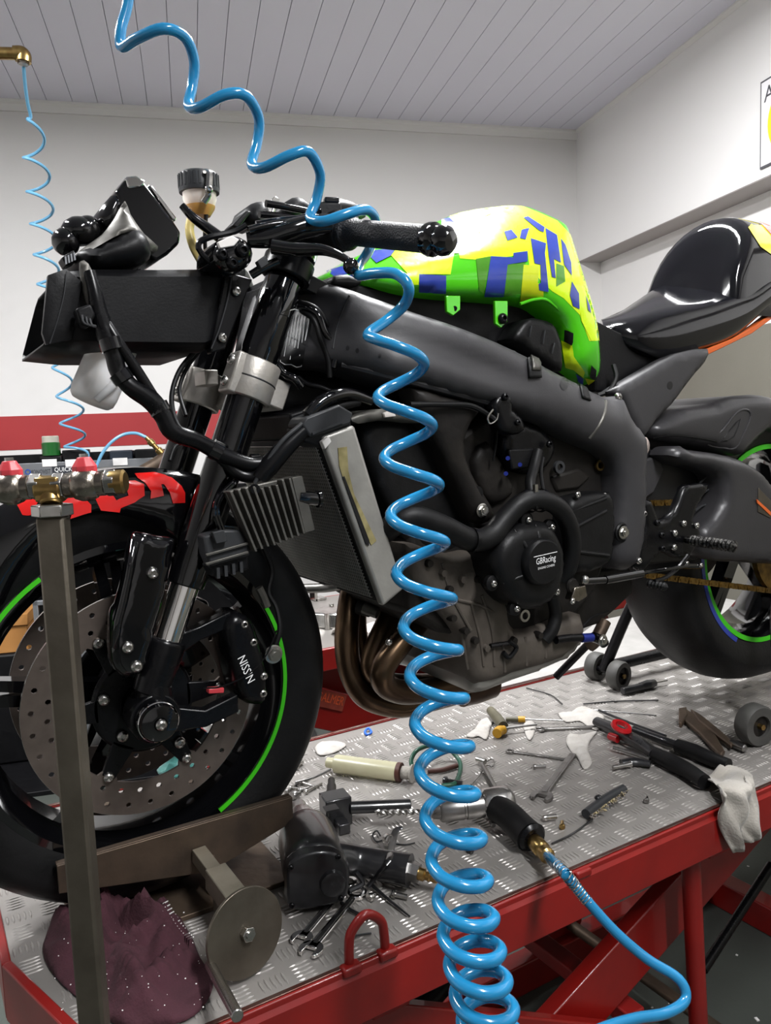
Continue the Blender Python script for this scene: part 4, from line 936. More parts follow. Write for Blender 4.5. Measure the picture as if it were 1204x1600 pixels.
hu = MB().pillow(cat(TR_([(1011, 668), (1030, 654), (1054, 640), (1085, 634), (1109, 630), (1131, 621), (1169, 617), (1204, 622), (1250, 645), (1250, 690), (1204, 670), (1180, 684), (1157, 707), (1146, 712), (1103, 699), (1071, 694), (1031, 688), (1016, 682)], -.112), 2, True), .022, .03, 0, .010, mirror=True).build('rear_hugger', 'swing_paint', bike, smooth=60, bvh=True)
MB().tube([on(x, y, hu, 0.) for x, y in ((1105, 694), (1128, 672), (1150, 645), (1165, 640), (1172, 650), (1160, 680), (1148, 700), (1130, 700))], .0024, 6, 3, closed=True).build('pressed_ridge', 'swing_paint', hu)
MB().tube([on(x, y, hu, 0.) for x, y in ((1126, 690), (1140, 672), (1156, 655), (1146, 682))], .0016, 6, 2, closed=True).build('pressed_ridge', 'engine_black', hu)
MB().tube([on(x, y, hu, 0.) for x, y in ((1020, 684), (1050, 680), (1090, 684), (1120, 690))], .002, 6, 3).build('pressed_ridge', 'engine_black', hu)
MB().lathe([(0, .004), (.012, .003), (.0165, 0), (.0165, -.02), (0, -.02)], Q(1005, 697, -.15)+V((0, -.004, 0)), V((.3, -1, 0)), 24).build('round_marker', 'lens_clear', bike)
# chain: outer and inner links in turn
def link_mesh(outer):
    mb = MB(); h = .0079; pr = []
    for s_, yo in ((-1, .0095 if outer else .0065), (1, .0095 if outer else .0065)):
        loop = []
        for k in range(12):
            a = 2*math.pi*k/12; r_ = .0068; cx_ = h if math.cos(a) > 0 else -h
            loop.append(V((cx_+r_*math.cos(a)*(.9), s_*yo, r_*math.sin(a)*(.75 if abs(math.cos(a)) < .3 else 1))))
        mb.prism(loop, (0, s_*.0022, 0))
    if not outer:
        for cx_ in (-h, h): mb.cyl((cx_, -.0065, 0), (cx_, .0065, 0), .0048, 10)
    else:
        for cx_ in (-h, h): mb.cyl((cx_, -.0128, 0), (cx_, .0128, 0), .0026, 8)
    return keep_mesh(mb, 'chain_link', 'chain_gold')
LM = (link_mesh(True), link_mesh(False))
ch = thing('drive_chain', '', '', (1.1, -.118, .40), parent=bike)
def chain_run(p0, p1):
    L = (p1-p0).length; n = int(L/.0159); d = (p1-p0).normalized(); Rm = Matrix.Rotation(-math.atan2(d.z, d.x), 3, 'Y')
    for k in range(n): shared('chain_link', LM[k % 2], p0+d*.0159*(k+.5), ch, Rm)
chain_run(Q(1005, 898, -.122), Q(1215, 934, -.122)+V((.12, 0, -.012)))
chain_run(Q(1000, 786, -.10), Q(1068, 784, -.10))
# ------------------------------------------------------------------ rearset
rs = MB(); rs.pillow(cat(TR_([(1000, 785), (1015, 782), (1022, 800), (1030, 812), (1050, 800), (1065, 762), (1078, 757), (1106, 756), (1092, 782), (1080, 812), (1092, 826), (1088, 850), (1075, 868), (1055, 872), (1030, 862), (1006, 890), (990, 884), (996, 850), (1004, 820)], -.168), 2, True), .006, .006, -.158, .007); rs = rs.build('rearset_plate', 'black_satin', bike, smooth=60)
bolts(rs, [(1005, 803), (997, 876), (1053, 833), (1052, 855), (1067, 818), (1087, 821)], -.175, .0062)
bolts(rs, [(1026, 817), (1033, 836), (1034, 857)], -.175, .0055, BOLTK)
pg = MB(); p0, p1 = V((.985, -.178, .438)), V((.985, -.285, .436))
pg.lathe([(0, 0), (.007, 0), (.007, .012), (.0105, .014)]+[(.0112 if k % 2 else .0092, .016+k*.004) for k in range(22)]+[(.0, .106)], p0, p1-p0, 14); pg = pg.build('footpeg', 'peg_alu', rs, smooth=0)
MB().tube(TR_([(1074, 868, -.19), (1058, 888, -.19), (1040, 902, -.195), (1022, 908, -.20)]), .0038, 8).build('shift_lever', 'black_satin', rs)
sp_ = MB(); a, b = Q(1008, 912, -.20), Q(1040, 916, -.20); sp_.lathe([(0, 0), (.007, 0)]+[(.0082 if k % 2 else .0066, .002+k*.0033) for k in range(11)]+[(0, .04)], V((Q(1012, 912, -.185))), V((.15, -1, -.05)), 12); sp_.build('shift_peg', 'black_rubber', rs, smooth=0)
rod = MB(); rod.tube(TR_([(912, 908, -.20), (945, 906, -.20)]), .0062, 10, 1); rod.tube(TR_([(945, 906, -.20), (1002, 896, -.20)]), .0075, 12, 1); rod.tube(TR_([(1000, 896, -.20), (1045, 889, -.198), (1075, 884, -.195)]), .0033, 8, 1); rod.build('shift_rod', 'black_gloss', rs)
MB().sph(Q(913, 906, -.205), .008, 12).build('rod_end', 'zinc', rs)
cl = MB(); cl.prism(TR_([(898, 918), (915, 914), (918, 932), (906, 940), (892, 938)], -.205), (0, .016, 0)); cl = cl.build('shift_clamp', 'valve_nickel', rs, bevel=.002); bolt(rs, Q(893, 939, -.208), .0055)
MB().lathe([(0, 0), (.011, 0), (.013, .004), (.011, .008), (0, .008)], Q(891, 915, -.192), ND, 18).build('shift_shaft', 'cast_dark', rs)
MB().tube(TR_([(1068, 884, -.17), (1085, 884, -.17), (1095, 884, -.17)]), .006, 8, 1).build('brake_switch', 'black_gloss', rs); bolts(rs, [(1094, 883), (1072, 880)], -.176, .0045)
# ------------------------------------------------------------------ engine
eng = MB(); eng.prism(TR_([(640, 835), (660, 760), (690, 700), (760, 650), (860, 672), (940, 705), (950, 870), (930, 925), (880, 990), (760, 1000), (690, 990), (640, 960)], -.135), (0, .27, 0)); eng = eng.build('engine', 'cast_dark', bike, bevel=.01)
hd = MB(); hd.pillow(cat(TR_([(560, 660), (640, 655), (690, 680), (720, 740), (740, 800), (735, 850), (690, 870), (640, 850), (600, 790), (570, 720)], -.125), 2, True), .012, .02, .12, .011).build('cylinder_head', 'engine_black', eng, smooth=60)
lc_ = MB().pillow(cat(TR_([(632, 850), (660, 855), (700, 865), (740, 860), (770, 900), (790, 950), (800, 985), (850, 975), (880, 960), (905, 960), (905, 1000), (870, 1030), (800, 1052), (740, 1068), (728, 1040), (712, 990), (680, 950), (640, 905)], -.145), 2, True), .016, .02, .12, .010).build('crankcase', 'cast_grey', bike, smooth=60, bvh=True)
for pts in ([(735, 940), (750, 1000), (755, 1040)], [(752, 930), (768, 985), (772, 1040)], [(706, 935), (760, 950), (800, 985)], [(720, 985), (730, 1045)], [(690, 880), (705, 930), (735, 985)], [(785, 1005), (788, 1050)], [(820, 995), (822, 1040)], [(850, 985), (852, 1028)]):
    MB().tube([on(x, y, lc_, .0) for x, y in pts], .003, 8, 4).build('casting_rib', 'cast_grey', lc_)
for x, y in ((725, 985), (740, 1000), (757, 1012), (700, 920), (720, 905), (745, 905), (690, 895), (668, 880), (705, 965), (800, 1000), (840, 992)): MB().lathe([(0, .008), (.0055, .008), (.0065, 0), (.0065, -.006)], on(x, y, lc_, 0), ND, 10).build('casting_boss', 'cast_grey' if (x+y) % 2 else 'cast_dark', lc_)
sump = MB().pillow(cat(TR_([(735, 1030), (800, 1008), (880, 985), (905, 995), (880, 1030), (800, 1062), (742, 1082), (728, 1070)], -.13), 2, True), .02, .02, .10, .010).build('oil_sump', 'rad_alu', eng, smooth=60)
dp = MB(); dp.tube([on(x, y, lc_, .006) for x, y in ((762, 1008), (775, 1006), (790, 1004))], .004, 8, 2); dp.tube([on(790, 1000, lc_, .008), on(800, 1010, lc_, .01), on(790, 1025, lc_, .008), on(782, 1018, lc_, .006)], .004, 8); dp.build('oil_line', 'black_satin', eng)
# generator cover with its outer guard
sc_ = MB(); guard = [(766, 865), (778, 838), (800, 822), (828, 814), (850, 816), (862, 830), (872, 850), (876, 880), (870, 910), (858, 935), (838, 950), (810, 950), (790, 936), (776, 915), (766, 890)]
sc_ = MB().pillow(cat(TR_(guard, -.205), 2, True), .020, .022, -.14, .008).build('generator_cover', 'engine_black', bike, smooth=50, bvh=True)
gc = V(on(842, 877, sc_, 0)); gc.y = -.227
MB().lathe([(0, .012), (.033, .012), (.0365, .008), (.0375, 0), (.0375, -.012)], gc, ND, 40).build('cover_boss', 'engine_black', sc_, smooth=35)
text_mb('GBRacing', gc+V((0, -.0126, .004)), (1, 0, .06), (0, 0, 1), .014, width=.040, shear=.15).build('lettering', 'text_white', sc_, smooth=0)
text_mb('ENGINE COVERS', gc+V((.001, -.0126, -.007)), (1, 0, .06), (0, 0, 1), .005, width=.034).build('lettering', 'text_white', sc_, smooth=0)
MB().box(gc+V((.0, -.0126, .0125)), (.048, .0006, .0010), (0, -.06, 0)).build('print_line', 'text_white', sc_)
for x0, y0, x1, y1, w_ in ((803, 828, 822, 856, .005), (836, 820, 842, 846, .005), (786, 912, 815, 900, .004)):
    a, b = on(x0, y0, sc_, .0), on(x1, y1, sc_, .001); MB().tube([a, a.lerp(b, .5), b], [w_*.4, w_, w_*.7], 10, 3).build('guard_rib', 'engine_black', sc_)
for x, y in ((777, 865), (822, 812), (859, 823), (768, 911), (804, 950), (866, 924)):
    p = Q(x, y, -.205); MB().lathe([(.012, 0), (.012, .008), (.008, .010), (0, .010)], p+V((0, .006, 0)), ND, 18).build('cover_lug', 'engine_black', sc_); bolt(sc_, p+V((0, -.004, 0)), .0058)
MB().lathe([(.006, -.002), (.010, -.002), (.010, .002), (.006, .002)], Q(819, 962, -.20), YA, 18, closed=True).build('wire_eye', 'zinc', sc_)
# sprocket cover
sk_ = MB().pillow(cat(TR_([(884, 790), (900, 775), (950, 768), (957, 800), (956, 850), (950, 878), (915, 895), (892, 890), (882, 850)], -.165), 2, True), .010, .012, -.12, .008).build('sprocket_cover', 'engine_black', bike, smooth=50, bvh=True)
for pts in ([(890, 800), (946, 778)], [(896, 825), (946, 798)], [(900, 862), (950, 868)]): MB().tube([on(x, y, sk_, 0) for x, y in pts], .004, 8, 1).build('cover_rib', 'engine_black', sk_)
bolt(sk_, Q(901, 773, -.172), .0062); bolt(sk_, Q(943, 774, -.166), .0055)
# lower fixings and lines by the shift shaft
MB().tube(TR_([(868, 1000, -.17), (890, 997, -.17), (925, 996, -.17)]), .0072, 10, 2).build('oil_pipe', 'black_satin', eng)
MB().cyl(Q(908, 997, -.171), Q(924, 996, -.171), .0078, 12).build('blue_sleeve', 'blue_anod', eng)
MB().tube(TR_([(926, 995, -.16), (938, 1000, -.16), (944, 1006, -.16)]), .009, 10, 2).build('pipe_union', 'black_satin', eng); bolt(eng, Q(941, 1000, -.172), .0075, me=HEXB)
MB().tube(TR_([(850, 1000, -.16), (862, 985, -.165), (868, 960, -.165), (862, 930, -.17)]), .011, 10).build('wiring_boot', 'black_rubber', eng)
MB().prism(TR_([(868, 898), (985, 888), (990, 925), (962, 952), (935, 975), (908, 984), (880, 975)], -.10), (0, .2, 0)).build('linkage_plate', 'cast_dark', eng, bevel=.004)
MB().tube(TR_([(945, 970, -.1), (930, 1000, -.1), (920, 1010, -.09)]), .012, 10).build('linkage_rod', 'rust_steel', eng)
MB().tube(TR_([(905, 985, -.13), (925, 965, -.13), (950, 955, -.13)]), .0025, 6).build('overflow_line', 'black_rubber', eng)
# dark clutter of the upper engine: throttle bodies, coil stems, brackets
tbd = MB().pillow(cat(TR_([(790, 660), (830, 660), (862, 690), (860, 715), (840, 740), (800, 735), (780, 700)], -.15), 2, True), .012, .014, -.05, .009).build('throttle_body', 'black_satin', bike, smooth=60)
MB().prism(TR_([(795, 702), (835, 700), (838, 728), (800, 735)], -.166), (0, .02, 0)).build('injector_rail', 'engine_black', tbd, bevel=.003)
for x, y in ((793, 716), (812, 726), (790, 740)): MB().cyl(Q(x, y, -.168), Q(x, y, -.16), .0036, 10).build('blue_plug', 'blue_anod', tbd)
bk = MB(); bk.pillow(cat(TR_([(768, 632), (784, 612), (798, 618), (800, 640), (815, 655), (818, 672), (800, 680), (780, 672), (775, 655)], -.192), 2, True), .005, .006, -.172, .006); bk = bk.build('cable_bracket', 'black_satin', bike, smooth=60); bolt(bk, Q(788, 620, -.198), .006, me=BOLTK); bolt(bk, Q(808, 660, -.198), .005, me=BOLTK); bolt(bk, Q(857, 694, -.17), .006, me=BOLTK)
MB().tube(TR_([(640, 632, -.19), (690, 632, -.19), (735, 634, -.19), (765, 650, -.19), (775, 658, -.195)]), .0042, 8).build('clutch_cable', 'black_rubber', eng)
MB().tube(TR_([(770, 640, -.195), (762, 652, -.197), (765, 662, -.197), (775, 656, -.197), (778, 646, -.197)]), .0014, 6).build('spring_clip', 'zinc', eng)
MB().tube(TR_([(776, 662, -.19), (775, 690, -.17), (770, 720, -.16)]), .002, 6).build('thin_wire', 'black_rubber', eng)
MB().lathe([(.006, -.003), (.010, -.003), (.010, .003), (.006, .003)], Q(936, 727, -.14), YA, 18, closed=True).build('eye_bolt', 'brass', eng)
MB().lathe([(.006, -.003), (.011, -.003), (.011, .003), (.006, .003)], Q(873, 730, -.15), YA, 18, closed=True).build('grommet', 'connector_grey', eng)
MB().prism(TR_([(860, 745), (905, 730), (925, 745), (905, 765), (870, 770)], -.14), (0, .05, 0)).build('starter_cover', 'cast_dark', eng, bevel=.006)
MB().pillow(cat(TR_([(735, 720), (760, 690), (790, 740), (800, 770), (770, 790), (750, 770)], -.14), 2, True), .008, .01, -.1, .008).build('head_side_cover', 'cast_dark', eng, smooth=60)
# coolant hoses with clips
hz = MB(); hz.tube(TR_([(600, 832, -.16), (622, 815, -.19), (650, 808, -.20), (690, 822, -.205), (735, 843, -.205), (765, 838, -.205), (788, 812, -.205), (812, 788, -.21), (838, 780, -.215), (868, 790, -.215), (886, 815, -.21), (893, 850, -.20), (888, 885, -.19), (878, 905, -.18)]), [.0165, .017, .017, .0175, .0175, .0175, .0165, .0155, .015, .015, .0155, .0155, .0145, .013], 16, 6); hz = hz.build('coolant_hose', 'black_rubber', bike)
for x, y, dx, dy in ((738, 844, 10, 1), (826, 783, 8, -4), (845, 782, 8, 2)):
    c_ = Q(x, y, -.208); d_ = (Q(x+dx, y+dy, -.208)-c_).normalized(); MB().lathe([(.0178, -.003), (.0188, -.003), (.0188, .003), (.0178, .003)], c_, d_, 24, closed=True).build('hose_clip', 'black_satin', hz)
MB().box(Q(836, 764, -.22), (.006, .006, .014)).build('clip_screw', 'zinc', hz)
MB().tube(TR_([(832, 780, -.205), (828, 755, -.195), (834, 730, -.18), (840, 705, -.17)]), .0085, 12).build('bleed_hose', 'black_rubber', hz)
MB().tube(TR_([(850, 775, -.2), (845, 740, -.18), (848, 715, -.17)]), .003, 8).build('bleed_line', 'black_rubber', hz)
# ------------------------------------------------------------------ exhaust
exh = MB().tube([Q(552, 915, .10), Q(546, 945, .08), Q(541, 1000, .06), Q(548, 1050, .05), Q(572, 1088, .04), Q(620, 1103, .03), Q(668, 1094, .02), Q(730, 1078, .02)], .0215, 18, 8).build('exhaust_header', 'ti_pipe', bike)
for pts in ([(622, 925, .04), (608, 965, .03), (588, 1010, .02), (582, 1045, .02), (606, 1068, .03), (660, 1070, .04), (720, 1066, .05)], [(680, 920, -.03), (660, 960, -.05), (625, 1005, -.06), (598, 1045, -.06), (604, 1072, -.05), (640, 1082, -.04), (700, 1072, -.02), (750, 1062, 0)], [(570, 915, .14), (556, 950, .13), (560, 1010, .12), (580, 1060, .10), (640, 1085, .06), (700, 1080, .05)]):
    MB().tube(TR_(pts), .0205, 18, 8).build('exhaust_header', 'ti_pipe', bike)
MB().cyl(Q(560, 948, .05), Q(578, 953, .03), .013, 14).build('sensor_boss', 'cast_dark', exh); MB().cyl(Q(568, 950, .02), Q(590, 958, .0), .010, 14).build('sensor_nut', 'fin_grey', exh)
bolt(exh, Q(607, 1003, -.08), .006)
MB().lathe([(.04, 0), (.043, .03), (.043, .07)], Q(715, 1072, .03), V((1, 0, .08)), 28).build('collector', 'ti_pipe', bike)
# ------------------------------------------------------------------ radiator
TL, TRr, BR, BL = [Q(x, y, -.168) for x, y in ((497, 686), (547, 668), (622, 915), (590, 942))]
rad = MB(); rad.prism([TL, TRr, BR, BL], (0, .336, 0)); rad = rad.build('radiator', 'rad_core', bike, bevel=.003)
dn = (BL-TL).normalized(); fwd = (TL-TRr).normalized(); Ln = (BL-TL).length
MB().prism([TL-dn*.040+fwd*.006+V((0, .05, 0)), TRr-dn*.040+V((0, .05, 0)), TRr-dn*.001+V((0, .05, 0)), TL-dn*.001+fwd*.006+V((0, .05, 0))], (0, .286, 0)).build('upper_tank', 'black_plastic', rad, bevel=.004)
# mesh guard on the front face
mg = MB()
for k in range(44):
    s_ = .01+k*(Ln-.02)/43; p = TL+dn*s_+fwd*.0035; mg.box(p+V((0, .168, 0)), (.0012, .326, .0015))
for k in range(54):
    y = -.16+k*.32/53; p = TL+fwd*.0045+V((0, y+.168, 0)); q = BL+fwd*.0045+V((0, y+.168, 0))
    m_ = (p+q)/2; an = math.atan2(dn.x, -dn.z); mg.box(m_, (.0012, .0015, Ln-.02), Matrix.Rotation(-an, 3, 'Y'))
mg.build('mesh_guard', 'rad_alu', rad, smooth=0, kind='stuff')
side = MB(); cc = (TL+TRr+BR+BL)/4; tank_l = [cc+(p-cc)*1.03 for p in cat([TL, TRr, TRr.lerp(BR, .5), BR.lerp(TRr, .03), BR, BL, BL.lerp(TL, .5)], 1)]
side.prism([V((p.x, -.182, p.z)) for p in tank_l], (0, .016, 0)); side = side.build('end_tank', 'rad_alu', rad, bevel=.005, seg=3)
MB().prism([V((p.x, .166, p.z)) for p in tank_l], (0, .016, 0)).build('end_tank', 'rad_alu', rad, bevel=.005)
ym = -.1835
MB().prism(TR_([(528, 700), (542, 698), (544, 735), (553, 772), (588, 845), (580, 852), (562, 818), (538, 755), (530, 728)], ym), (0, .002, 0)).build('tape_residue', 'rad_yellow', rad)
MB().prism(TR_([(535, 745), (538, 744), (577, 845), (576, 853), (572, 851)], ym-.0006), (0, .002, 0)).build('score_mark', 'sticker_black', rad)
MB().prism(TR_([(503, 690), (514, 682), (518, 690), (508, 702)], -.19), (0, .01, 0)).build('mount_foot', 'white_plastic', rad, bevel=.001)
MB().tube([Q(478, 636, .02), Q(455, 650, -.02), Q(470, 678, -.05)], .004, 8).build('wire_hoop', 'brass', rad)
MB().tube(TR_([(432, 655, .1), (480, 648, .05), (540, 650, 0), (575, 660, -.05)]), .014, 12).build('top_tank_pipe', 'engine_black', rad)
MB().prism([Q(430, 640, .0), Q(480, 637, .0), Q(485, 650, .0), Q(432, 656, .0)], (0, .16, 0)).build('top_tank', 'black_plastic', rad, bevel=.003)
MB().pillow(cat(TR_([(418, 572), (470, 576), (540, 580), (640, 602), (655, 650), (600, 664), (540, 660), (470, 652), (424, 648), (412, 612)], -.03), 2, True), .015, .02, .09, .012).build('air_duct_shroud', 'black_plastic', bike, smooth=60)
# lower fairing lip under the radiator
MB().tube(TR_([(465, 920, .05), (510, 918, 0), (540, 912, -.06)]), .008, 10).build('bottom_bracket', 'rad_alu', rad)
# ------------------------------------------------------------------ regulator with fins
rg = thing('regulator', '', '', Q(415, 800, -.17), parent=bike)
A, B, C_, D_ = [Q(x, y, -.175) for x, y in ((352, 768), (458, 744), (478, 828), (392, 862))]
MB().prism([A, B, C_, D_], (0, .012, 0)).build('base_plate', 'fin_grey', rg, bevel=.002)
for k in range(10):
    t = .02+.96*k/9; p = A.lerp(B, t); q = D_.lerp(C_, t); w_ = (B-A).normalized()*(.0016 if k < 9 else .0075)
    q = q if 2 < k else q+(q-p)*-.02
    if 3 < k < 7: p = p.lerp(q, .06)
    MB().prism([p-w_, p+w_, q+w_, q-w_], (0, -.016, 0)).build('cooling_fin', 'fin_grey', rg, bevel=.0005)
MB().lathe([(.003, 0), (.0065, 0), (.0065, .004), (.003, .004)], Q(397, 764, -.186), ND, 16, closed=True).build('mount_hole', 'black_satin', rg)
cn = MB(); cn.prism(TR_([(318, 838), (352, 828), (375, 828), (388, 848), (392, 868), (330, 886), (322, 868)], -.178), (0, .03, 0)); cn = cn.build('connector', 'connector_grey', rg, bevel=.003)
for y0 in (852, 866): MB().box(Q(355, y0+6, -.181), (.058, .004, .0035), (0, -.16, 0)).build('connector_ridge', 'fin_grey', rg, bevel=.0008)
MB().prism(TR_([(332, 832), (350, 828), (356, 846), (338, 850)], -.188), (0, .01, 0)).build('latch', 'connector_grey', rg, bevel=.001)
MB().prism(TR_([(325, 884), (388, 866), (390, 890), (335, 903)], -.172), (0, .03, 0)).build('connector_boot', 'black_plastic', rg, bevel=.003)
for k in range(4): MB().box(Q(340+12*k, 895-3*k, -.175), (.004, .006, .014)).build('pin', 'connector_grey', rg)
for o_ in (0, 5): MB().tube(TR_([(345+o_, 832, -.17), (335+o_, 800, -.17), (342+o_, 775, -.165), (365+o_, 752, -.15)]), .0028, 7).build('lead', 'black_gloss', rg)
# connector block above the radiator
cb_ = MB(); cb_.prism(TR_([(472, 664), (478, 652), (530, 632), (552, 645), (548, 662), (485, 684)], -.185), (0, .05, 0)); cb_ = cb_.build('fuse_block', 'connector_grey', bike, bevel=.003)
MB().prism(TR_([(470, 668), (548, 655), (552, 682), (500, 700), (474, 690)], -.178), (0, .05, 0)).build('block_housing', 'black_plastic', cb_, bevel=.003)
MB().box(Q(512, 668, -.188), (.05, .003, .003), (0, -.3, 0)).build('clip_bar', 'connector_grey', cb_)
rd = MB().pillow(cat(TR_([(548, 652), (580, 640), (620, 640), (660, 650), (675, 660), (640, 660), (600, 656), (560, 662)], -.16), 2, True), .004, .006, -.06, .008).build('heat_shield', 'fin_grey', bike, smooth=60)
MB().prism(TR_([(600, 645), (614, 640), (618, 650), (602, 652)], -.17), (0, .006, 0)).build('paper_tag', 'cup_white', rd)
# second small connector on the radiator face
c2 = MB(); c2.tube(TR_([(466, 776, -.186), (480, 778, -.186), (496, 780, -.186)]), [.008, .0095, .009], 12, 2); c2 = c2.build('fan_connector', 'black_gloss', bike); MB().lathe([(.009, 0), (.0115, 0), (.0115, .004), (.009, .004)], Q(495, 780, -.186), V((1, 0, 0)), 16, closed=True).build('locking_ring', 'black_gloss', c2)
# ------------------------------------------------------------------ wiring
def harness(pts, r, m='black_satin', name='wiring_loom', n=10, parent=bike): return MB().tube(TR_(pts), r, n, 5).build(name, m, parent)
h1 = harness([(140, 425, -.135), (148, 455, -.14), (155, 490, -.14), (165, 520, -.14), (178, 555, -.145), (185, 580, -.145), (205, 605, -.15), (235, 625, -.15), (255, 650, -.15), (270, 675, -.15), (310, 690, -.15), (350, 712, -.15), (390, 725, -.155), (420, 722, -.16)], [.0075, .0085, .011, .013, .011, .011, .0115, .013, .012, .012, .011, .011, .010, .009])
h2 = harness([(160, 495, -.14), (185, 535, -.15), (215, 580, -.15), (240, 620, -.15), (258, 648, -.15)], .0068)
for x, y, x2, y2 in ((170, 530, 176, 548), (186, 582, 196, 596), (245, 632, 252, 645), (330, 700, 345, 708), (392, 725, 405, 724)):
    MB().tube([Q(x, y, -.148), Q(x2, y2, -.15)], .0135, 12, 1).build('tape_wrap', 'black_gloss', h1)
MB().prism(TR_([(118, 482), (142, 474), (150, 492), (140, 512), (126, 508)], -.152), (0, .022, 0)).build('plug', 'black_plastic', h1, bevel=.003)
for k in range(3): MB().tube(TR_([(128+k*6, 492+k*3, -.155), (132+k*6, 505+k*2, -.156), (150, 510, -.155)]), .0016, 6).build('wire', 'connector_grey', h1)
harness([(325, 700, -.145), (350, 720, -.145), (372, 740, -.15), (392, 745, -.155), (405, 742, -.16)], .0085)
harness([(405, 748, -.16), (420, 728, -.165), (445, 700, -.17), (475, 672, -.175)], [.012, .014, .013, .010])
harness([(398, 755, -.165), (412, 730, -.17), (440, 690, -.178), (472, 662, -.18)], .003, 'connector_grey', 'wire')
harness([(480, 650, -.17), (500, 630, -.17), (525, 618, -.17), (548, 616, -.165), (580, 626, -.16)], [.009, .010, .0095, .009, .007], 'black_gloss')
harness([(510, 640, -.165), (535, 634, -.165), (560, 628, -.16)], .006, 'black_rubber')
harness([(465, 590, -.10), (480, 600, -.11), (500, 605, -.12), (520, 613, -.13)], .004)
harness([(432, 570, -.09), (445, 585, -.10), (460, 592, -.11), (470, 605, -.11)], .006, 'black_gloss')
harness([(466, 478, -.10), (495, 490, -.12), (508, 520, -.125), (525, 545, -.13), (520, 575, -.13)], .005, 'black_gloss', 'cable')
harness([(470, 485, -.1), (490, 500, -.12), (500, 530, -.125), (512, 560, -.128), (515, 590, -.128)], .004, 'black_rubber', 'cable')
harness([(460, 470, -.095), (488, 478, -.115), (505, 495, -.12), (522, 530, -.125)], .0032, 'black_rubber', 'cable')
harness([(305, 548, -.08), (280, 580, -.08), (268, 620, -.09), (275, 660, -.11), (295, 685, -.13)], .0035, 'black_rubber', 'cable')
harness([(312, 548, -.06), (292, 575, -.06), (280, 610, -.07), (290, 650, -.10)], .0028, 'black_rubber', 'cable')
harness([(298, 668, .0), (285, 690, -.02), (272, 700, -.04), (265, 720, -.05)], .003, 'black_rubber', 'cable')
# ------------------------------------------------------------------ intake duct
du = MB(); 
front = [Q(x, y, -.112) for x, y in ((103, 424), (88, 480), (72, 536))]
loops = []
for (xt, yt), (xb, yb) in (((100, 424), (70, 537)), ((150, 420), (140, 545)), ((250, 421), (240, 546)), ((330, 420), (318, 547)), ((352, 424), (332, 540))):
    t_, b_ = Q(xt, yt, -.112), Q(xb, yb, -.112); e = .012; w_ = .112
    L = []
    for yy, zz in ((-w_, .5), (-w_, 1-.1), (-w_+e, 1), (w_-e, 1), (w_, 1-.1), (w_, .5), (w_, .1), (w_-e, 0), (-w_+e, 0), (-w_, .1)):
        p = b_.lerp(t_, zz); L.append(V((p.x, yy, p.z)))
    loops.append(L)
du.loft(loops, caps=False); duct = du.build('intake_duct', 'black_plastic', bike, smooth=45, solid=.003)
lip = MB(); t_, b_ = Q(100, 424, -.112), Q(70, 537, -.112)
fl_ = MB().pillow(TR_([(75, 430), (103, 420), (128, 440), (112, 530), (72, 538), (66, 520)], -.122), .003, .01, -.112, .01).build('duct_mouth_flap', 'black_plastic', duct, smooth=60)
MB().tube(TR_([(104, 424, -.127), (100, 460, -.128), (90, 500, -.128), (78, 537, -.126)]), .0008, 6).build('flap_edge', 'connector_grey', duct)
bkp = MB(); bkp.prism(TR_([(352, 424), (395, 436), (388, 452), (352, 545), (330, 552), (330, 540)], -.116), (0, .02, 0)); bkp = bkp.build('duct_bracket', 'black_satin', bike, bevel=.002)
bolts(bkp, [(369, 456), (347, 528)], -.118, .0065)
MB().tube(TR_([(362, 432, -.119), (355, 470, -.119), (342, 515, -.119), (330, 545, -.119)]), .001, 6).build('bracket_edge', 'connector_grey', bkp)
# ------------------------------------------------------------------ instrument pod and stay
pod = MB(); pod.prism(TR_([(180, 300), (196, 279), (212, 277), (226, 285), (272, 346), (283, 362), (281, 380), (262, 398), (246, 408), (236, 404), (190, 330)], -.055), (0, .13, 0)); pod = pod.build('instrument_pod', 'black_gloss', bike, bevel=.008, seg=3)
MB().prism(TR_([(196, 276), (213, 274), (228, 283), (222, 292), (200, 294)], -.058), (0, .135, 0)).build('pod_cap_glint', 'chrome', pod, bevel=.002)  # chrome here stands in for the lamp reflection on the black pod's top
MB().prism(TR_([(232, 288), (238, 290), (276, 340), (274, 346), (268, 342)], -.05), (0, .12, 0)).build('bezel_glint', 'chrome', pod, bevel=.002)  # added chrome strip imitating the bright reflection along the pod's edge
MB().pillow(cat(TR_([(155, 335), (165, 315), (180, 302), (192, 312), (188, 345), (170, 362), (156, 352)], -.045), 2, True), .012, .015, .06, .008).build('pod_rear', 'black_gloss', pod, smooth=60)
st_ = MB(); st_.pillow(cat(TR_([(124, 392, -.075), (160, 366, -.075), (180, 340, -.07), (195, 314, -.068), (204, 335, -.07), (225, 365, -.07), (247, 385, -.07), (240, 395, -.075), (228, 385, -.085), (205, 362, -.095), (175, 372, -.10), (140, 392, -.095)]), 2, True), .007, .012, -.05, .007); st_ = st_.build('pod_stay', 'fin_grey', bike, smooth=60)
MB().pillow(cat(TR_([(122, 394), (150, 385), (175, 370), (205, 358), (226, 366), (236, 395), (225, 412), (195, 420), (150, 422), (128, 412)], -.088), 2, True), .025, .03, .05, .009).build('stay_cowl', 'black_plastic', st_, smooth=60)
MB().pillow(cat(TR_([(126, 408), (138, 412), (150, 440), (158, 480), (160, 510), (148, 508), (134, 470), (128, 436)], -.126), 2, True), .004, .006, -.116, .007).build('stay_arm', 'fin_grey', st_, smooth=60)
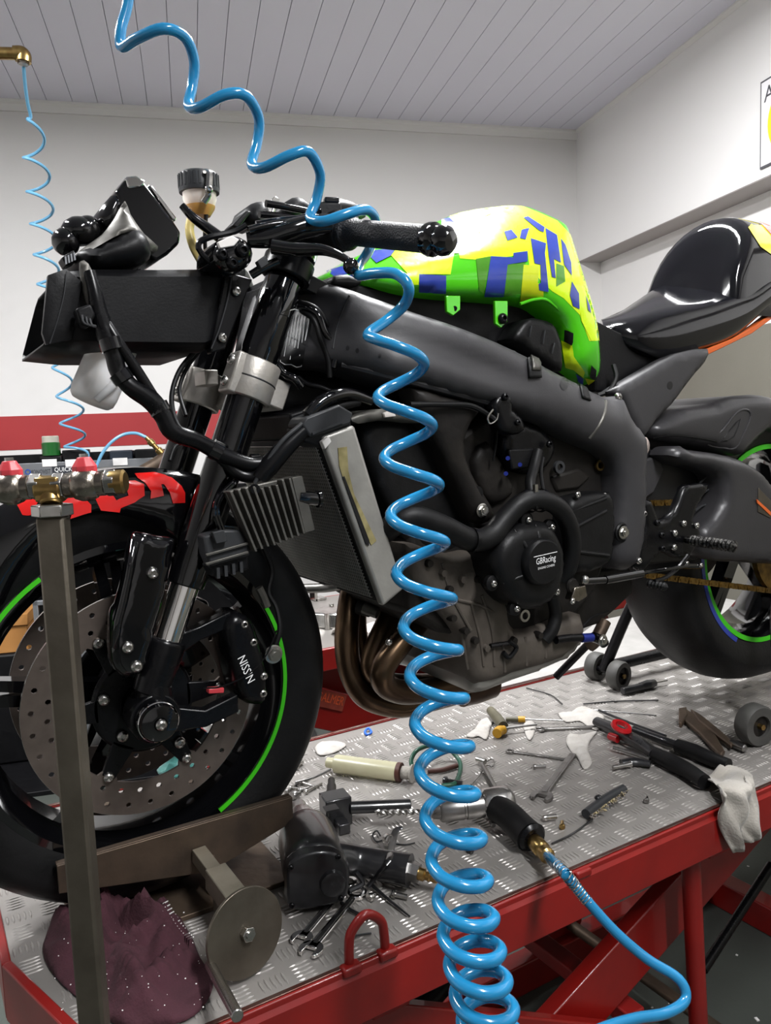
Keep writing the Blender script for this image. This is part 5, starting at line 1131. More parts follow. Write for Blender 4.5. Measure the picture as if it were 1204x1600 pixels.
lm = MB(); lm.sph(Q(103, 378, -.04), .018, 14, (1, 1.2, 1)); lm.sph(Q(124, 362, -.04), .021, 14, (1.1, 1.2, .9)); lm.sph(Q(138, 358, -.04), .017, 14, (1, 1.2, 1)); lm.build('loom_cluster', 'black_gloss', bike, smooth=80)
cp = MB(); cp.prism(TR_([(96, 402), (116, 390), (120, 408), (104, 416)], -.085), (0, .03, 0)); cp = cp.build('ribbed_plug', 'black_plastic', bike, bevel=.002)
for k in range(4): MB().prism(TR_([(101+4.5*k, 401-2*k), (103.5+4.5*k, 400-2*k), (105+4.5*k, 412-2*k), (102.5+4.5*k, 413-2*k)], -.0875), (0, .003, 0)).build('rib', 'rack_grey', cp)
# ------------------------------------------------------------------ fluid cup
cc = Q(313, 330, -.02); ct, cbm = Q(313, 299, -.02).z, Q(313, 337, -.02).z; cup = MB()
ca = V((cc.x, cc.y, 0)); r0 = .0235
cup.lathe([(0, cbm), (r0*.55, cbm), (r0*.82, cbm+.010), (r0, cbm+.022), (r0, ct)], ca, (0, 0, 1), 32); cup = cup.build('fluid_cup', 'cup_white', bike)
MB().lathe([(0, cbm-.001), (r0*.58, cbm-.001), (r0*.85, cbm+.0085), (r0*.90, cbm+.0125), (r0*.6, cbm+.013), (0, cbm+.013)], ca, (0, 0, 1), 32).build('fluid', 'fluid_amber', cup)
cpz = Q(313, 272, -.02).z; cap = MB(); cap.lathe([(0, ct-.003), (.028, ct-.003), (.0285, ct), (.0275, cpz-.003), (.025, cpz), (0, cpz)], ca, (0, 0, 1), 36); cap = cap.build('screw_cap', 'connector_grey', cup)
for k in range(24):
    a = 2*math.pi*k/24; p = ca+V((math.cos(a)*.0283, math.sin(a)*.0283, (ct+cpz)/2)); MB().box(p, (.0012, .003, cpz-ct-.006), (0, 0, a)).build('grip_rib', 'connector_grey', cup)
sp3 = TR_([(320, 268, -.05), (327, 271, -.0555), (326, 292, -.0565), (325, 305, -.055), (318, 316, -.05)]); MB().tube(sp3, .0048, 8, 4, flat=.9).build('retaining_strap', 'zinc', cup); bolt(cup, Q(326, 296, -.061), .0055)
MB().tube(TR_([(284, 321, -.05), (300, 338, -.055), (322, 355, -.06), (345, 372, -.07)]), [.005, .0065, .0075, .008], 10).build('lever_guard', 'black_gloss', cup)
MB().tube(TR_([(299, 340, -.02), (296, 360, -.02), (302, 385, -.025), (314, 408, -.03), (318, 420, -.03)]), .0065, 10).build('fluid_hose', 'hose_yellow', cup)
MB().tube(TR_([(322, 335, -.03), (320, 370, -.035), (322, 415, -.04)]), .003, 8).build('stay_wire', 'black_satin', cup)
# white bottle hanging below the duct
bo = MB(); a, b = Q(158, 540, -.06), Q(128, 622, -.06); bo.lathe([(0, -.0), (.024, 0), (.0285, .005), (.0300, .014), (.0300, .06), (.0290, .085), (.022, .092), (0, .093)], b+V((.010, 0, -.006)), (a-b)+V((.004, 0, 0)), 32); bo = bo.build('overflow_bottle', 'bottle_white', bike, smooth=50)
MB().tube(TR_([(176, 560, -.09), (190, 570, -.09), (178, 600, -.09), (150, 625, -.085)]), .0055, 10).build('bottle_handle', 'bottle_white', bo)
# ------------------------------------------------------------------ left handlebar and controls
hb = thing('handlebar', '', '', V((.24, -.12, .93)), parent=bike)
g0, g1 = V((.286, -.185, .931)), V((.328, -.318, .896)); gd = (g1-g0).normalized()
MB().lathe([(0, -.09), (.011, -.09), (.011, .16), (0, .16)], g0, gd, 18).build('bar_tube', 'black_satin', hb)
gr_ = MB(); gr_.lathe([(.012, 0), (.024, .0), (.025, .003), (.024, .007), (.020, .010), (.0185, .016)]+[(.0172, .02+k*.0125+d) for k in range(10) for d in (0, .0125)]+[(.0185, .148), (.0175, .152), (.011, .152)], g0+gd*-.004, gd, 28); gr_ = gr_.build('grip', 'grip_rubber', hb)
be = MB(); be.lathe([(.012, 0), (.0195, .001), (.021, .006), (.021, .012), (.017, .016), (.0165, .018), (.0175, .020), (.019, .026), (.0175, .033), (.012, .039), (0, .041)], g1+gd*-.007, gd, 28); be.build('bar_end', 'black_gloss', hb)
cl = MB(); cl.lathe([(.0268, -.016), (.034, -.016), (.034, .016), (.0268, .016)], fat(.925, -.105), FAX, 32, closed=True); cl.cyl(g0-gd*.07, g0-gd*.03, .016, 18); cl.build('clip_on_clamp', 'black_satin', hb, bevel=.002)
swb = MB(); swb.lathe([(.012, -.062), (.024, -.062), (.027, -.055), (.028, -.03), (.027, -.01), (.024, -.004), (.012, -.004)], g0, gd, 20); swb.box(g0-gd*.034+V((-.006, 0, .018)), (.036, .040, .030), (0, 0, -.3)); swb = swb.build('switch_housing', 'black_plastic', hb, bevel=.004)
MB().box(g0-gd*.03+V((-.006, -.01, .036)), (.02, .014, .008), (0, 0, -.3)).build('switch_button', 'black_satin', hb, bevel=.002)
pc_ = MB(); pc_.tube(TR_([(385, 375, -.15), (420, 372, -.16), (455, 360, -.17), (490, 352, -.175), (515, 350, -.18)]), [.010, .013, .015, .015, .013], 14); pc_ = pc_.build('lever_perch', 'black_gloss', hb)
MB().tube(TR_([(388, 360, -.16), (420, 352, -.165), (450, 348, -.17), (478, 345, -.175)]), .0055, 10).build('perch_arm', 'black_gloss', hb)
MB().tube(TR_([(400, 350, -.16), (435, 344, -.165), (470, 340, -.17), (500, 328, -.175)]), .004, 8).build('perch_arm', 'black_gloss', hb)
lv = MB(); lv.tube(TR_([(425, 385, -.175), (460, 390, -.19), (500, 390, -.21), (525, 397, -.225), (545, 408, -.235)]), [.013, .0125, .010, .0075, .006], 14, flat=.75); lv.sph(Q(548, 416, -.237), .0105, 16); lv = lv.build('clutch_lever', 'black_gloss', hb)
MB().tube(TR_([(310, 390, -.14), (312, 378, -.14), (330, 370, -.145), (365, 362, -.15), (385, 352, -.155)]), .004, 8).build('guard_wire', 'black_satin', hb)
MB().tube(TR_([(310, 388, -.14), (318, 400, -.14), (335, 415, -.14)]), .004, 8).build('guard_wire', 'black_satin', hb)
ms = MB(); ms.pillow(cat(TR_([(335, 380), (352, 372), (372, 370), (392, 385), (392, 408), (375, 424), (345, 424), (330, 408)], -.15), 2, True), .014, .016, -.09, .007); ms = ms.build('cable_adjuster', 'black_gloss', hb, smooth=60)
MB().prism(TR_([(340, 378), (362, 368), (374, 374), (366, 384), (344, 388)], -.168), (0, .006, 0)).build('bright_plate', 'white_plastic', hb, bevel=.001)
for x, y, r in ((346, 398, .008), (378, 392, .009), (362, 412, .008)): bolt(hb, Q(x, y, -.165), r, me=BOLTK)
MB().prism(TR_([(402, 408), (416, 398), (420, 412), (408, 420)], -.178), (0, .01, 0)).build('tag', 'connector_grey', hb, bevel=.001)
MB().tube(TR_([(392, 430, -.15), (412, 418, -.16), (434, 408, -.165)]), .006, 10).build('lever_pivot', 'black_gloss', hb)
# key, stem top, right hand controls seen behind
ky = MB(); ky.prism(TR_([(424, 312), (430, 306), (437, 311), (434, 322), (426, 322)], .0), (0, .006, 0)); ky.cyl(Q(429, 322, .0), Q(420, 345, .0), .0035, 10); ky.build('ignition_key', 'zinc', bike, bevel=.001)
dk = MB().pillow(cat(TR_([(380, 345, .05), (384, 325, .05), (400, 316, .05), (415, 318, .05), (420, 340, .04), (400, 352, .04)]), 2, True), .012, .014, .10, .007).build('ignition_shroud', 'black_plastic', bike, smooth=60)
MB().prism(TR_([(362, 352), (386, 328), (394, 330), (372, 358)], .03), (0, .04, 0)).build('ignition_guard', 'black_plastic', dk, bevel=.003)
rsw = MB(); rsw.pillow(cat(TR_([(440, 330), (448, 314), (465, 308), (482, 318), (486, 335), (460, 345)], .09), 2, True), .014, .016, .15, .007).build('switch_housing', 'black_plastic', bike, smooth=60)
rsw2 = MB(); rsw2.pillow(cat(TR_([(495, 330), (505, 315), (530, 310), (555, 318), (572, 332), (560, 345), (500, 345)], .05), 2, True), .014, .016, .12, .007).build('throttle_housing', 'black_plastic', bike, smooth=60)
MB().tube([V((.24, .12, .93)), V((.285, .2, .925)), V((.33, .33, .895))], .0172, 18, 2).build('throttle_grip', 'grip_rubber', bike)
MB().tube([V((.20, .16, .935)), V((.215, .22, .93)), V((.25, .30, .91))], .006, 10).build('brake_lever', 'black_gloss', bike)
for pts in ([(415, 318), (440, 322), (480, 330), (505, 335)], [(405, 335), (440, 338), (480, 345)], [(470, 345), (490, 335), (515, 325)], [(430, 355), (460, 352), (490, 345)]):
    harness([(x, y, -.04) for x, y in pts], .0055, 'black_gloss', 'cable')
# steering lock plate and dark fillers between fork and frame
MB().prism(TR_([(420, 440), (470, 440), (470, 470), (450, 520), (432, 560), (400, 560)], -.05), (0, .1, 0)).build('head_bracket', 'black_satin', bike, bevel=.004)
MB().prism(TR_([(520, 430), (545, 428), (570, 438), (560, 448), (520, 446)], -.11), (0, .05, 0)).build('tank_front_pad', 'black_rubber', bike, bevel=.006)
# side stand
MB().tube(TR_([(935, 990, -.05), (905, 1020, .0), (868, 1058, .04)]), .008, 10, 2).build('side_stand', 'black_satin', bike)
# ================================================================== things around the bike
from mathutils import noise
mat('pale_steel', '#9a9486', .42, .6, var='#7c7668', vscale=16, vamt=.3, bump=.05, bscale=80); mat('rag_maroon', '#3a1d25', .95, var='#46252e', vscale=30, bump=.2, bscale=300); mat('rag_white', '#a39e96', .9, var='#8f8a82', vscale=12, sheen=.3, bump=.2, bscale=250)
mat('tissue', '#b3afaa', .9, var='#a5a09a', vscale=20, bump=.2, bscale=150); mat('syringe_body', '#d6d2b4', .3, trans=.35, var='#cbc7a6', vscale=20); mat('tool_black', '#151517', .3, var='#222224', vscale=40, coat=.3)
mat('tool_steel', '#9a9896', .3, 1., var='#7d7b79', vscale=30); mat('drill_silver', '#b9b7b5', .25, .9, var='#a3a19f', vscale=30); mat('handle_yellow', '#b98a1e', .45); mat('handle_dark', '#4a4738', .5, var='#5a5645', vscale=30)
mat('tool_red', '#b3141c', .3, coat=.3); mat('green_hose', '#22503f', .4); mat('roller_grey', '#3f3e3c', .6, var='#4b4a47', vscale=30); mat('copper_tube', '#4a2a22', .5); mat('plug_blue', '#2a62c8', .4); mat('grease_beige', '#b5a67c', .6, var='#5a5a6a', vscale=60, vamt=.6)
mat('crumb_white', '#e8e6e4', .7)
# ------------------------------------------------------------------ blue coil hose over the grip
ex = [(575, 520, 655, 565), (590, 620, 670, 665), (600, 715, 681, 760), (610, 805, 690, 850), (619, 895, 701, 935), (630, 980, 711, 1015), (640, 1055, 721, 1092), (648, 1130, 730, 1170), (655, 1205, 738, 1243), (664, 1278, 748, 1308), (674, 1345, 757, 1368), (684, 1408, 767, 1424), (692, 1462, 777, 1478), (702, 1510, 787, 1528), (711, 1556, 797, 1574), (722, 1598, 806, 1616), (732, 1640, 814, 1656)]
hp = [QT(x, y, t) for x, y, t in ((213, -190, .99), (206, -90, .99), (200, 0, 1.0), (189, 45, 1.0), (190, 74, 1.0), (215, 60, .975), (255, 45, .965), (288, 58, .985), (303, 95, 1.01), (300, 135, 1.02), (294, 165, 1.01), (312, 168, .99), (352, 148, .98), (384, 150, .99), (404, 185, 1.02), (401, 225, 1.03), (393, 257, 1.02), (412, 262, 1.0), (452, 243, .99), (482, 238, 1.0), (500, 272, 1.03), (494, 312, 1.045), (484, 340, 1.04), (505, 346, 1.02), (540, 335, 1.02), (572, 328, 1.04), (587, 345, 1.07), (584, 372, 1.085), (574, 395, 1.08), (561, 416, 1.06), (560, 430, 1.02), (585, 427, .985), (618, 428, .965), (638, 448, .96), (632, 475, .98), (605, 500, .98))]
N = len(ex); tt = [0.955-.165*min(1, k/13) for k in range(N)]
RH = V((CR.x, CR.y, 0)).normalized(); FH = V((CF.x, CF.y, 0)).normalized()
for k in range(N-1):
    lx, ly, rx, ry = ex[k]; nlx, nly = ex[k+1][:2]
    for j in range(8):
        ph = j/8
        cx = (lx+rx)/2+((nlx+ex[k+1][2])/2-(lx+rx)/2)*ph; hw = (rx-lx)/2; t = tt[k]+(tt[k+1]-tt[k])*ph
        yl = ly+(nly-ly)*ph
        ctr = QT(cx, yl, t); R_h = hw*t/FPX
        hp.append(ctr + RH*(-math.cos(2*math.pi*ph)*R_h) - FH*(math.sin(2*math.pi*ph)*R_h))
hose = thing('coiled_air_hose', 'thick bright blue coiled air hose hanging over the left grip', 'air hose', QT(720, 1640, .79))
low = QT(775, 1668, .80)
hp += [low, QT(840, 1660, .84), QT(930, 1612, .92), QT(990, 1592, .97), QT(1040, 1583, 1.0), QT(1070, 1562, 1.02), QT(1060, 1530, 1.03), QT(1010, 1498, 1.04), QT(960, 1455, 1.045), QT(915, 1405, 1.05), QT(885, 1368, 1.055)]
MB().tube(hp, .0068, 12, 5).build('tube', 'hose_blue', hose)
# ------------------------------------------------------------------ post with the air valves
pt0 = QT(82, 800, .73); PX_, PY_ = pt0.x, pt0.y
post = thing('valve_post', 'bare steel post with hex cap and two red-handled air valves', 'air manifold', (PX_, PY_, FLOOR_Z))
zt = QT(82, 806, .73).z
Rz = (0, 0, YAW-math.pi/2)
MB().box((PX_, PY_, (zt+FLOOR_Z+.012)/2), (.0255, .020, zt-FLOOR_Z-.012), Rz).build('post', 'raw_steel', post, bevel=.003)
MB().box((PX_, PY_, FLOOR_Z+.006), (.14, .14, .012), Rz).build('foot_plate', 'raw_steel', post, bevel=.002)
MB().hexa((PX_, PY_, zt), (PX_, PY_, QT(82, 788, .73).z), .0185).build('hex_cap', 'zinc', post, bevel=.001)
vt = .74; ax_d = (QT(190, 752, vt)-QT(0, 764, vt)).normalized()
tee = MB(); tee.cyl(QT(58, 764, vt), QT(100, 763, vt), .0125, 20); tee.cyl(QT(80, 788, vt-.006), QT(80, 765, vt), .010, 18); tee.box(QT(79, 764, vt), (.022, .022, .023), Rz); tee.build('tee_fitting', 'brass', post, bevel=.002)
def ball_valve(cx, cy, nm):
    c = QT(cx, cy, vt); L = .019
    MB().lathe([(0, -L*1.05), (.009, -L*1.05), (.0115, -L*.95), (.0115, -L*.6), (.0135, -L*.5), (.0155, -.004), (.0155, .004), (.0135, L*.5), (.0115, L*.6), (.0115, L*.95), (.009, L*1.05), (0, L*1.05)], c, ax_d, 24).build('valve_body', 'valve_nickel', post)
    for s_ in (-1, 1): MB().hexa(c+ax_d*s_*(L*1.0), c+ax_d*s_*(L*1.0+.010), .0128).build('hex_nut', 'zinc', post, bevel=.0008)
    up = V((0, 0, 1)); MB().cyl(c+up*.004, c+up*.012, .006, 14).build('valve_stem', 'valve_nickel', post)
    h = MB(); h.loft([[c+up*z_+ax_d*(w_*math.cos(a))+FH*(d_*math.sin(a)) for a in [2*math.pi*(k+.5)/8 for k in range(8)]] for z_, w_, d_ in ((.007, .009, .008), (.011, .0115, .0095), (.017, .0115, .0095), (.023, .0075, .007), (.0255, .006, .006))]); h.build('red_handle', 'valve_red', post, bevel=.0008, smooth=20)
    MB().hexa(c+up*.025, c+up*.0285, .004).build('handle_nut', 'zinc', post)
ball_valve(134, 757, 0); ball_valve(18, 763, 1)
MB().hexa(QT(163, 755, vt), QT(172, 754, vt), .0095).build('outlet_nut', 'zinc', post); MB().lathe([(0, 0), (.0105, 0), (.0115, .003), (.0115, .014), (.009, .016), (0, .016)], QT(170, 754, vt), ax_d, 20).build('outlet_cap', 'brass', post)
# ------------------------------------------------------------------ wheel clamp on the deck
vs = thing('wheel_clamp', 'rusty steel wheel clamp holding the front tyre, with disc and crank rod', 'wheel clamp', (.04, 0, 0))
for y, s_ in ((-.079, -1), (.079, 1)):
    prof = [(0, .118), (s_*.0, .075), (s_*.006, .075), (s_*.006, .112), (s_*.030, .112), (s_*.030, .118)]
    j = MB(); x0, x1 = -.128, .207
    pr_ = [(0, .116), (0, .074), (s_*-.005, .074), (s_*-.005, .110), (s_*-.016, .110), (s_*-.016, .116)]
    j.prism([V((x, y, z_)) for x, z_ in ((x0, .116), (x1, .116), (x1, .077), (.075, .040), (x0, .078))], (0, -s_*.005, 0)); j.prism([V((x, y-s_*.005, z_)) for x, z_ in ((x0, .116), (x1, .116), (x1, .111), (x0, .111))], (0, -s_*.011, 0)); j.build('jaw_plate', 'rust_steel', vs, bevel=.0010, smooth=30)
    for x in ((-.06, .14) if y > 0 else (.075,)): MB().box((x, y+s_*-.002, .034), (.012, .010, .062)).build('jaw_leg', 'rust_steel', vs, bevel=.001)
MB().box((.04, 0, .004), (.30, .22, .0075)).build('base_plate', 'rust_steel', vs, bevel=.001)
a0, a1 = V((.058, -.08, .074)), V((.068, -.205, .058))
def beam(mb, a, b, w_, h_):
    d = (b-a).normalized(); sdir = d.cross(V((0, 0, 1))).normalized(); up = sdir.cross(d)
    return mb.loft([[p+sdir*x_*w_/2+up*z_*h_/2 for x_, z_ in ((-1, -1), (1, -1), (1, 1), (-1, 1))] for p in (a, b)])
beam(MB(), a0, a0.lerp(a1, .55), .020, .020).build('inner_bar', 'pale_steel', vs, bevel=.001)
beam(MB(), a0.lerp(a1, .45), a1, .030, .030).build('outer_sleeve', 'pale_steel', vs, bevel=.0015)
MB().box((.066, -.17, .022), (.024, .05, .044)).build('support_foot', 'raw_steel', vs, bevel=.001)
dc = Q(381, 1456, -.262); dd = V((.22, -1, .12)).normalized()
MB().lathe([(0, 0), (.0532, 0), (.0537, .0006), (.0537, .0045), (.0532, .005), (0, .005)], dc, dd, 56).build('disc', 'raw_steel', vs)
MB().hexa(dc+dd*.005, dc+dd*.013, .0095).build('hub_nut', 'zinc', vs, bevel=.0008); MB().cyl(dc+dd*.010, dc+dd*.0155, .005, 14).build('screw_end', 'zinc', vs)
MB().cyl(dc, a1, .010, 14).build('screw', 'tool_steel', vs)
r0_ = Q(328, 1507, -.268); r1_ = Q(371, 1588, -.40); MB().rcyl(r0_, r1_, .0066, 16, .001).build('crank_rod', 'zinc', vs)
# ------------------------------------------------------------------ cloth heaps
def heap(poly, z0, h, seed, name, m, label, cat_, res=.008, fold=1., dirs=3, group=None, solid=.002):
    P = [QZ(x, y, z0) for x, y in poly]; L = [V((p.x, p.y)) for p in cat(P, 3, True)]; n = len(L); pts = list(L)
    x0, x1 = min(p.x for p in L), max(p.x for p in L); y0, y1 = min(p.y for p in L), max(p.y for p in L)
    def dist(q): return min((q-(L[i]+(L[(i+1) % n]-L[i])*max(0, min(1, (q-L[i]).dot(L[(i+1) % n]-L[i])/((L[(i+1) % n]-L[i]).length_squared+1e-12))))).length for i in range(n))
    y = y0
    while y < y1:
        x = x0
        while x < x1:
            if pin(L, (x, y)) and dist(V((x, y))) > res*.4: pts.append(V((x, y)))
            x += res
        y += res
    vv, ee, ff, *_ = delaunay_2d_cdt(pts, [(i, (i+1) % n) for i in range(n)], [], 1, 1e-6)
    ext = max(x1-x0, y1-y0); mb = MB(); mb.f = [list(f) for f in ff]
    rg = random.Random(int(seed*100)); folds = []; NF = int(24*fold) if ext > .12 else 14
    for k in range(NF):
        c = V((rg.uniform(x0, x1), rg.uniform(y0, y1))); an = rg.uniform(0, math.pi); L2 = ext*rg.uniform(.10, .26); d1 = V((math.cos(an), math.sin(an))); bend = V((-d1.y, d1.x))*rg.uniform(-.5, .5)*L2
        cv = [c-d1*L2, c+bend, c+d1*L2]; pts_ = [cv[0]*(1-t)**2+cv[1]*2*t*(1-t)+cv[2]*t*t for t in [q_/10 for q_ in range(11)]]
        folds.append((pts_, ext*rg.uniform(.026, .05), rg.uniform(.4, 1.)))
    for q in vv:
        d = min(1, dist(q)/(ext*.14)); f_ = 3/ext
        s1 = noise.noise(V((q.x*f_+seed, q.y*f_, seed*.7))); s2 = noise.noise(V((q.x*f_*4+seed, q.y*f_*4, seed)))
        best = 0; tot = 0
        for pts_, wd, am in folds:
            m_ = 9.; mi = 0
            for i_, p_ in enumerate(pts_):
                dd_ = (q-p_).length
                if dd_ < m_: m_ = dd_; mi = i_
            e_ = am*math.exp(-(m_/wd)**1.7)*(1-.6*abs(mi-5)/5); best = max(best, e_); tot += e_
        hh = h*(d**.55)*(.14+.20*s1+.04*s2+.95*best+.04*tot)
        mb.v.append(V((q.x, q.y, z0+.0025+max(0, hh))))
    return mb.build(name, m, smooth=80, label=label, cat_=cat_, solid=solid, group=group)
rag = heap([(68, 1490), (80, 1455), (120, 1420), (175, 1400), (240, 1402), (272, 1430), (296, 1462), (312, 1500), (332, 1535), (322, 1570), (290, 1598), (225, 1612), (175, 1600), (125, 1565), (88, 1530)], 0, .062, 2.3, 'shop_rag', 'rag_maroon', 'crumpled maroon rag with white specks beside the wheel clamp', 'rag', .0048)
# stitched edge and specks of the maroon rag
bvr = BVHTree.FromPolygons([tuple(v.co+rag.location) for v in rag.data.vertices], [tuple(p.vertices) for p in rag.data.polygons])
def drop(px, py, z=.03, off=.001):
    d = ray(px, py).normalized(); h = bvr.ray_cast(CAM_LOC, d); return (h[0]+V((0, 0, off))) if h[0] is not None else QZ(px, py, z)
st_m = MB()
for k in range(14):
    t = k/13; x, y = 258+ (298-258)*t, 1410+(1465-1410)*t+6*math.sin(3*t); a = drop(x-3, y+3); b = drop(x+4, y-2); st_m.tube([a, b], .0009, 5, 1)
st_m.build('edge_stitching', 'crumb_white', rag)
rnd = random.Random(5); sp_m = MB()
for k in range(70):
    p = drop(rnd.uniform(85, 320), rnd.uniform(1420, 1580)); r = rnd.uniform(.0005, .0013); sp_m.sph(p, r, 6, (1, 1, .5))
sp_m.build('lint_specks', 'crumb_white', rag, kind='stuff')
# white rag over the near edge
wr = MB(); rows = []
Lf = [Q(1082, 1223, -.300), Q(1105, 1222, -.318), Q(1124, 1235, -.345), Q(1130, 1262, -.352), Q(1134, 1295, -.352), Q(1143, 1332, -.350)]
Rt = [Q(1134, 1193, -.270), Q(1168, 1204, -.300), Q(1182, 1222, -.345), Q(1186, 1255, -.352), Q(1176, 1288, -.352), Q(1180, 1308, -.350)]
Lf[0] = QZ(1078, 1222, .010); Rt[0] = QZ(1132, 1196, .012); Lf[1] = QZ(1102, 1222, .009); Rt[1] = QZ(1168, 1203, .012)
Lc = cat(Lf, 5); Rc = cat(Rt, 5)
for i, (a, b) in enumerate(zip(Lc, Rc)):
    rows.append([a.lerp(b, t)+V((0, -.010*math.sin(t*9+i*.25)-.005*math.sin(t*17-i*.4) if i > 7 else 0, .006*math.sin(t*9+i*.25) if i <= 7 else 0)) for t in [k/16 for k in range(17)]])
wr.loft(rows, caps=False, closed=False); wr.build('shop_rag', 'rag_white', label='grubby white rag draped over the red edge of the lift', cat_='rag', smooth=80, solid=.003)
tl = [([(728, 1151), (742, 1140), (752, 1126), (772, 1122), (766, 1138), (760, 1157), (748, 1152), (738, 1154)], 'white tissue scrap touching the yellow screwdriver tip', .009),
      ([(818, 1133), (832, 1128), (836, 1142), (828, 1158), (821, 1150)], 'small white tissue scrap between two screwdriver shafts', .007),
      ([(872, 1116), (892, 1114), (905, 1106), (930, 1112), (944, 1122), (936, 1142), (920, 1138), (905, 1128), (884, 1130)], 'white tissue under the black and red plier nose', .009),
      ([(884, 1160), (890, 1148), (906, 1150), (932, 1144), (922, 1158), (918, 1172), (924, 1194), (912, 1204), (902, 1186), (892, 1176)], 'grey white tissue lying on the open wrench', .011),
      ([(492, 1172), (500, 1162), (525, 1160), (541, 1166), (522, 1178), (500, 1182)], 'white paper scrap by the front tyre above the syringe', .006)]
for k, (poly, lb, h) in enumerate(tl): heap(poly, 0, h, 1.7*k+.4, 'tissue_scrap', 'tissue', lb, 'tissue', .005, solid=.0012, group='tissue scraps on the deck')
# things seen through the front wheel
sb = QZ(336, 1172, 0); sbt = Q(336, 1108, sb.y).z; spray = thing('spray_bottle', 'white spray bottle with red cap behind the front wheel', 'bottle', sb)
MB().lathe([(0, .001), (.021, .001), (.0225, .004), (.0225, sbt*.72), (.012, sbt*.82), (0, sbt*.82)], sb, (0, 0, 1), 24).build('body', 'white_plastic', spray)
MB().lathe([(0, sbt*.8), (.0125, sbt*.8), (.0125, sbt*.97), (.010, sbt), (0, sbt)], sb, (0, 0, 1), 20).build('cap', 'valve_red', spray)
mat('rag_teal', '#1d5a54', .9, var='#174a46', vscale=30, sheen=.2)
heap([(245, 1206), (268, 1190), (300, 1178), (325, 1186), (322, 1202), (290, 1214), (262, 1218)], 0, .03, 4.1, 'shop_rag', 'rag_teal', 'small teal rag on the deck behind the front brake disc', 'rag', .006)
# ------------------------------------------------------------------ tools on the deck
def on_deck(pts, r): return [QZ(p[0], p[1], p[2] if len(p) > 2 else r) for p in pts]
def plate(poly, h, z0=.0016): return MB().prism([V((p.x, p.y, h)) for p in [QZ(x, y, h) for x, y in poly]], (0, 0, -(h-z0)))
# impact wrench
iw = thing('impact_wrench', 'black air impact wrench lying beside the wheel clamp', 'impact wrench', QZ(497, 1385, 0))
c0 = QZ(493, 1362, .047); c1 = QZ(468, 1265, .040); ax_i = (c1-c0).normalized(); Li = (c1-c0).length
bd = MB(); bd.lathe([(0, -.012), (.030, -.012), (.040, -.006), (.0445, 0), (.046, .02), (.045, Li*.45), (.042, Li*.55), (.036, Li*.62), (0, Li*.62)], c0, ax_i, 28); bd.build('body', 'tool_black', iw, smooth=50)
MB().lathe([(0, Li*.6), (.030, Li*.6), (.026, Li*.72), (.022, Li*.86), (.019, Li*.9), (.0, Li*.9)], c0, ax_i, 24).build('nose', 'drill_silver', iw); MB().lathe([(0, Li*.88), (.016, Li*.88), (.016, Li*.94), (.013, Li*.95), (.013, Li*1.06), (0, Li*1.06)], c0, ax_i, 20).build('anvil', 'tool_steel', iw)
oc = [c0-ax_i*.014+p for p in [V((0, 0, 0))]]
e1 = V((1, 0, 0))-ax_i*ax_i.x; e1.normalize(); e2 = ax_i.cross(e1)*-1
if e2.z < 0: e2 = -e2
cvp = [(-.042, -.036), (-.046, 0), (-.040, .034), (-.012, .044), (.022, .040), (.044, .020), (.046, -.012), (.036, -.036), (0, -.041)]
MB().prism(cat([c0-ax_i*.010+e1*x_+e2*z_*1.0 for x_, z_ in cvp], 3, True), -ax_i*.016, .92).build('rear_cover', 'tool_black', iw, bevel=.003)
MB().lathe([(0, 0), (.019, 0), (.017, .006), (.008, .008), (0, .006)], c0-ax_i*.026+e1*.020-e2*.006, -ax_i, 24).build('speed_dial', 'tool_black', iw)
for x_, z_ in ((-.036, .026), (.030, .030), (-.038, -.028), (.030, -.030)): bolt(iw, c0-ax_i*.026+e1*x_+e2*z_, .0042, -ax_i, BOLTK)
hd_ = MB(); hd_.tube([c0+ax_i*.03+e1*.03, QZ(560, 1345, .034), QZ(605, 1353, .030), QZ(640, 1360, .028)], [.024, .0215, .022, .0235], 18); hd_.build('handle', 'tool_black', iw)
a, b = QZ(638, 1360, .028), QZ(684, 1374, .022); d_ = (b-a).normalized()
MB().hexa(a, a+d_*.016, .014).build('inlet_nut', 'tool_steel', iw); MB().lathe([(0, .014), (.009, .014), (.009, .024), (.006, .026), (.0075, .032), (.0055, .034), (.007, .040), (.005, .046), (0, .046)], a, d_, 16).build('nipple', 'brass', iw)
MB().tube(on_deck([(555, 1362, .03), (566, 1380, .012), (545, 1392, .008)], .02), .004, 8).build('trigger', 'tool_black', iw)
# black chain tool: yoke block, threaded pin and long handle
ct = thing('chain_breaker', 'black steel chain tool with square yoke and round handle', 'tool', QZ(525, 1300, 0))
MB().box(QZ(524, 1263, .026), (.046, .040, .049), (0, 0, -.15)).build('yoke', 'tool_black', ct, bevel=.002)
MB().box(QZ(517, 1263, .0505), (.022, .02, .003), (0, 0, -.15)).build('yoke_window', 'sticker_black', ct)
a, b = QZ(546, 1262, .030), QZ(641, 1258, .022); MB().rcyl(a, b, .0105, 20, .0015).build('handle', 'tool_black', ct)
a, b = QZ(518, 1246, .028), QZ(517, 1200, .028); MB().lathe([(.010, 0), (.010, .02), (.0085, .022), (.0085, .045), (.0065, .048), (.0065, .07), (0, .07)], a, b-a, 18).build('pressure_screw', 'cast_dark', ct)
MB().tube([QZ(517, 1202, .03), QZ(490, 1215, .02), QZ(462, 1222, .012)], .0022, 8, 2).build('tommy_bar', 'tool_steel', ct)
MB().box(QZ(534, 1290, .010), (.02, .03, .018), (0, 0, -.15)).build('anvil_block', 'tool_black', ct, bevel=.002)
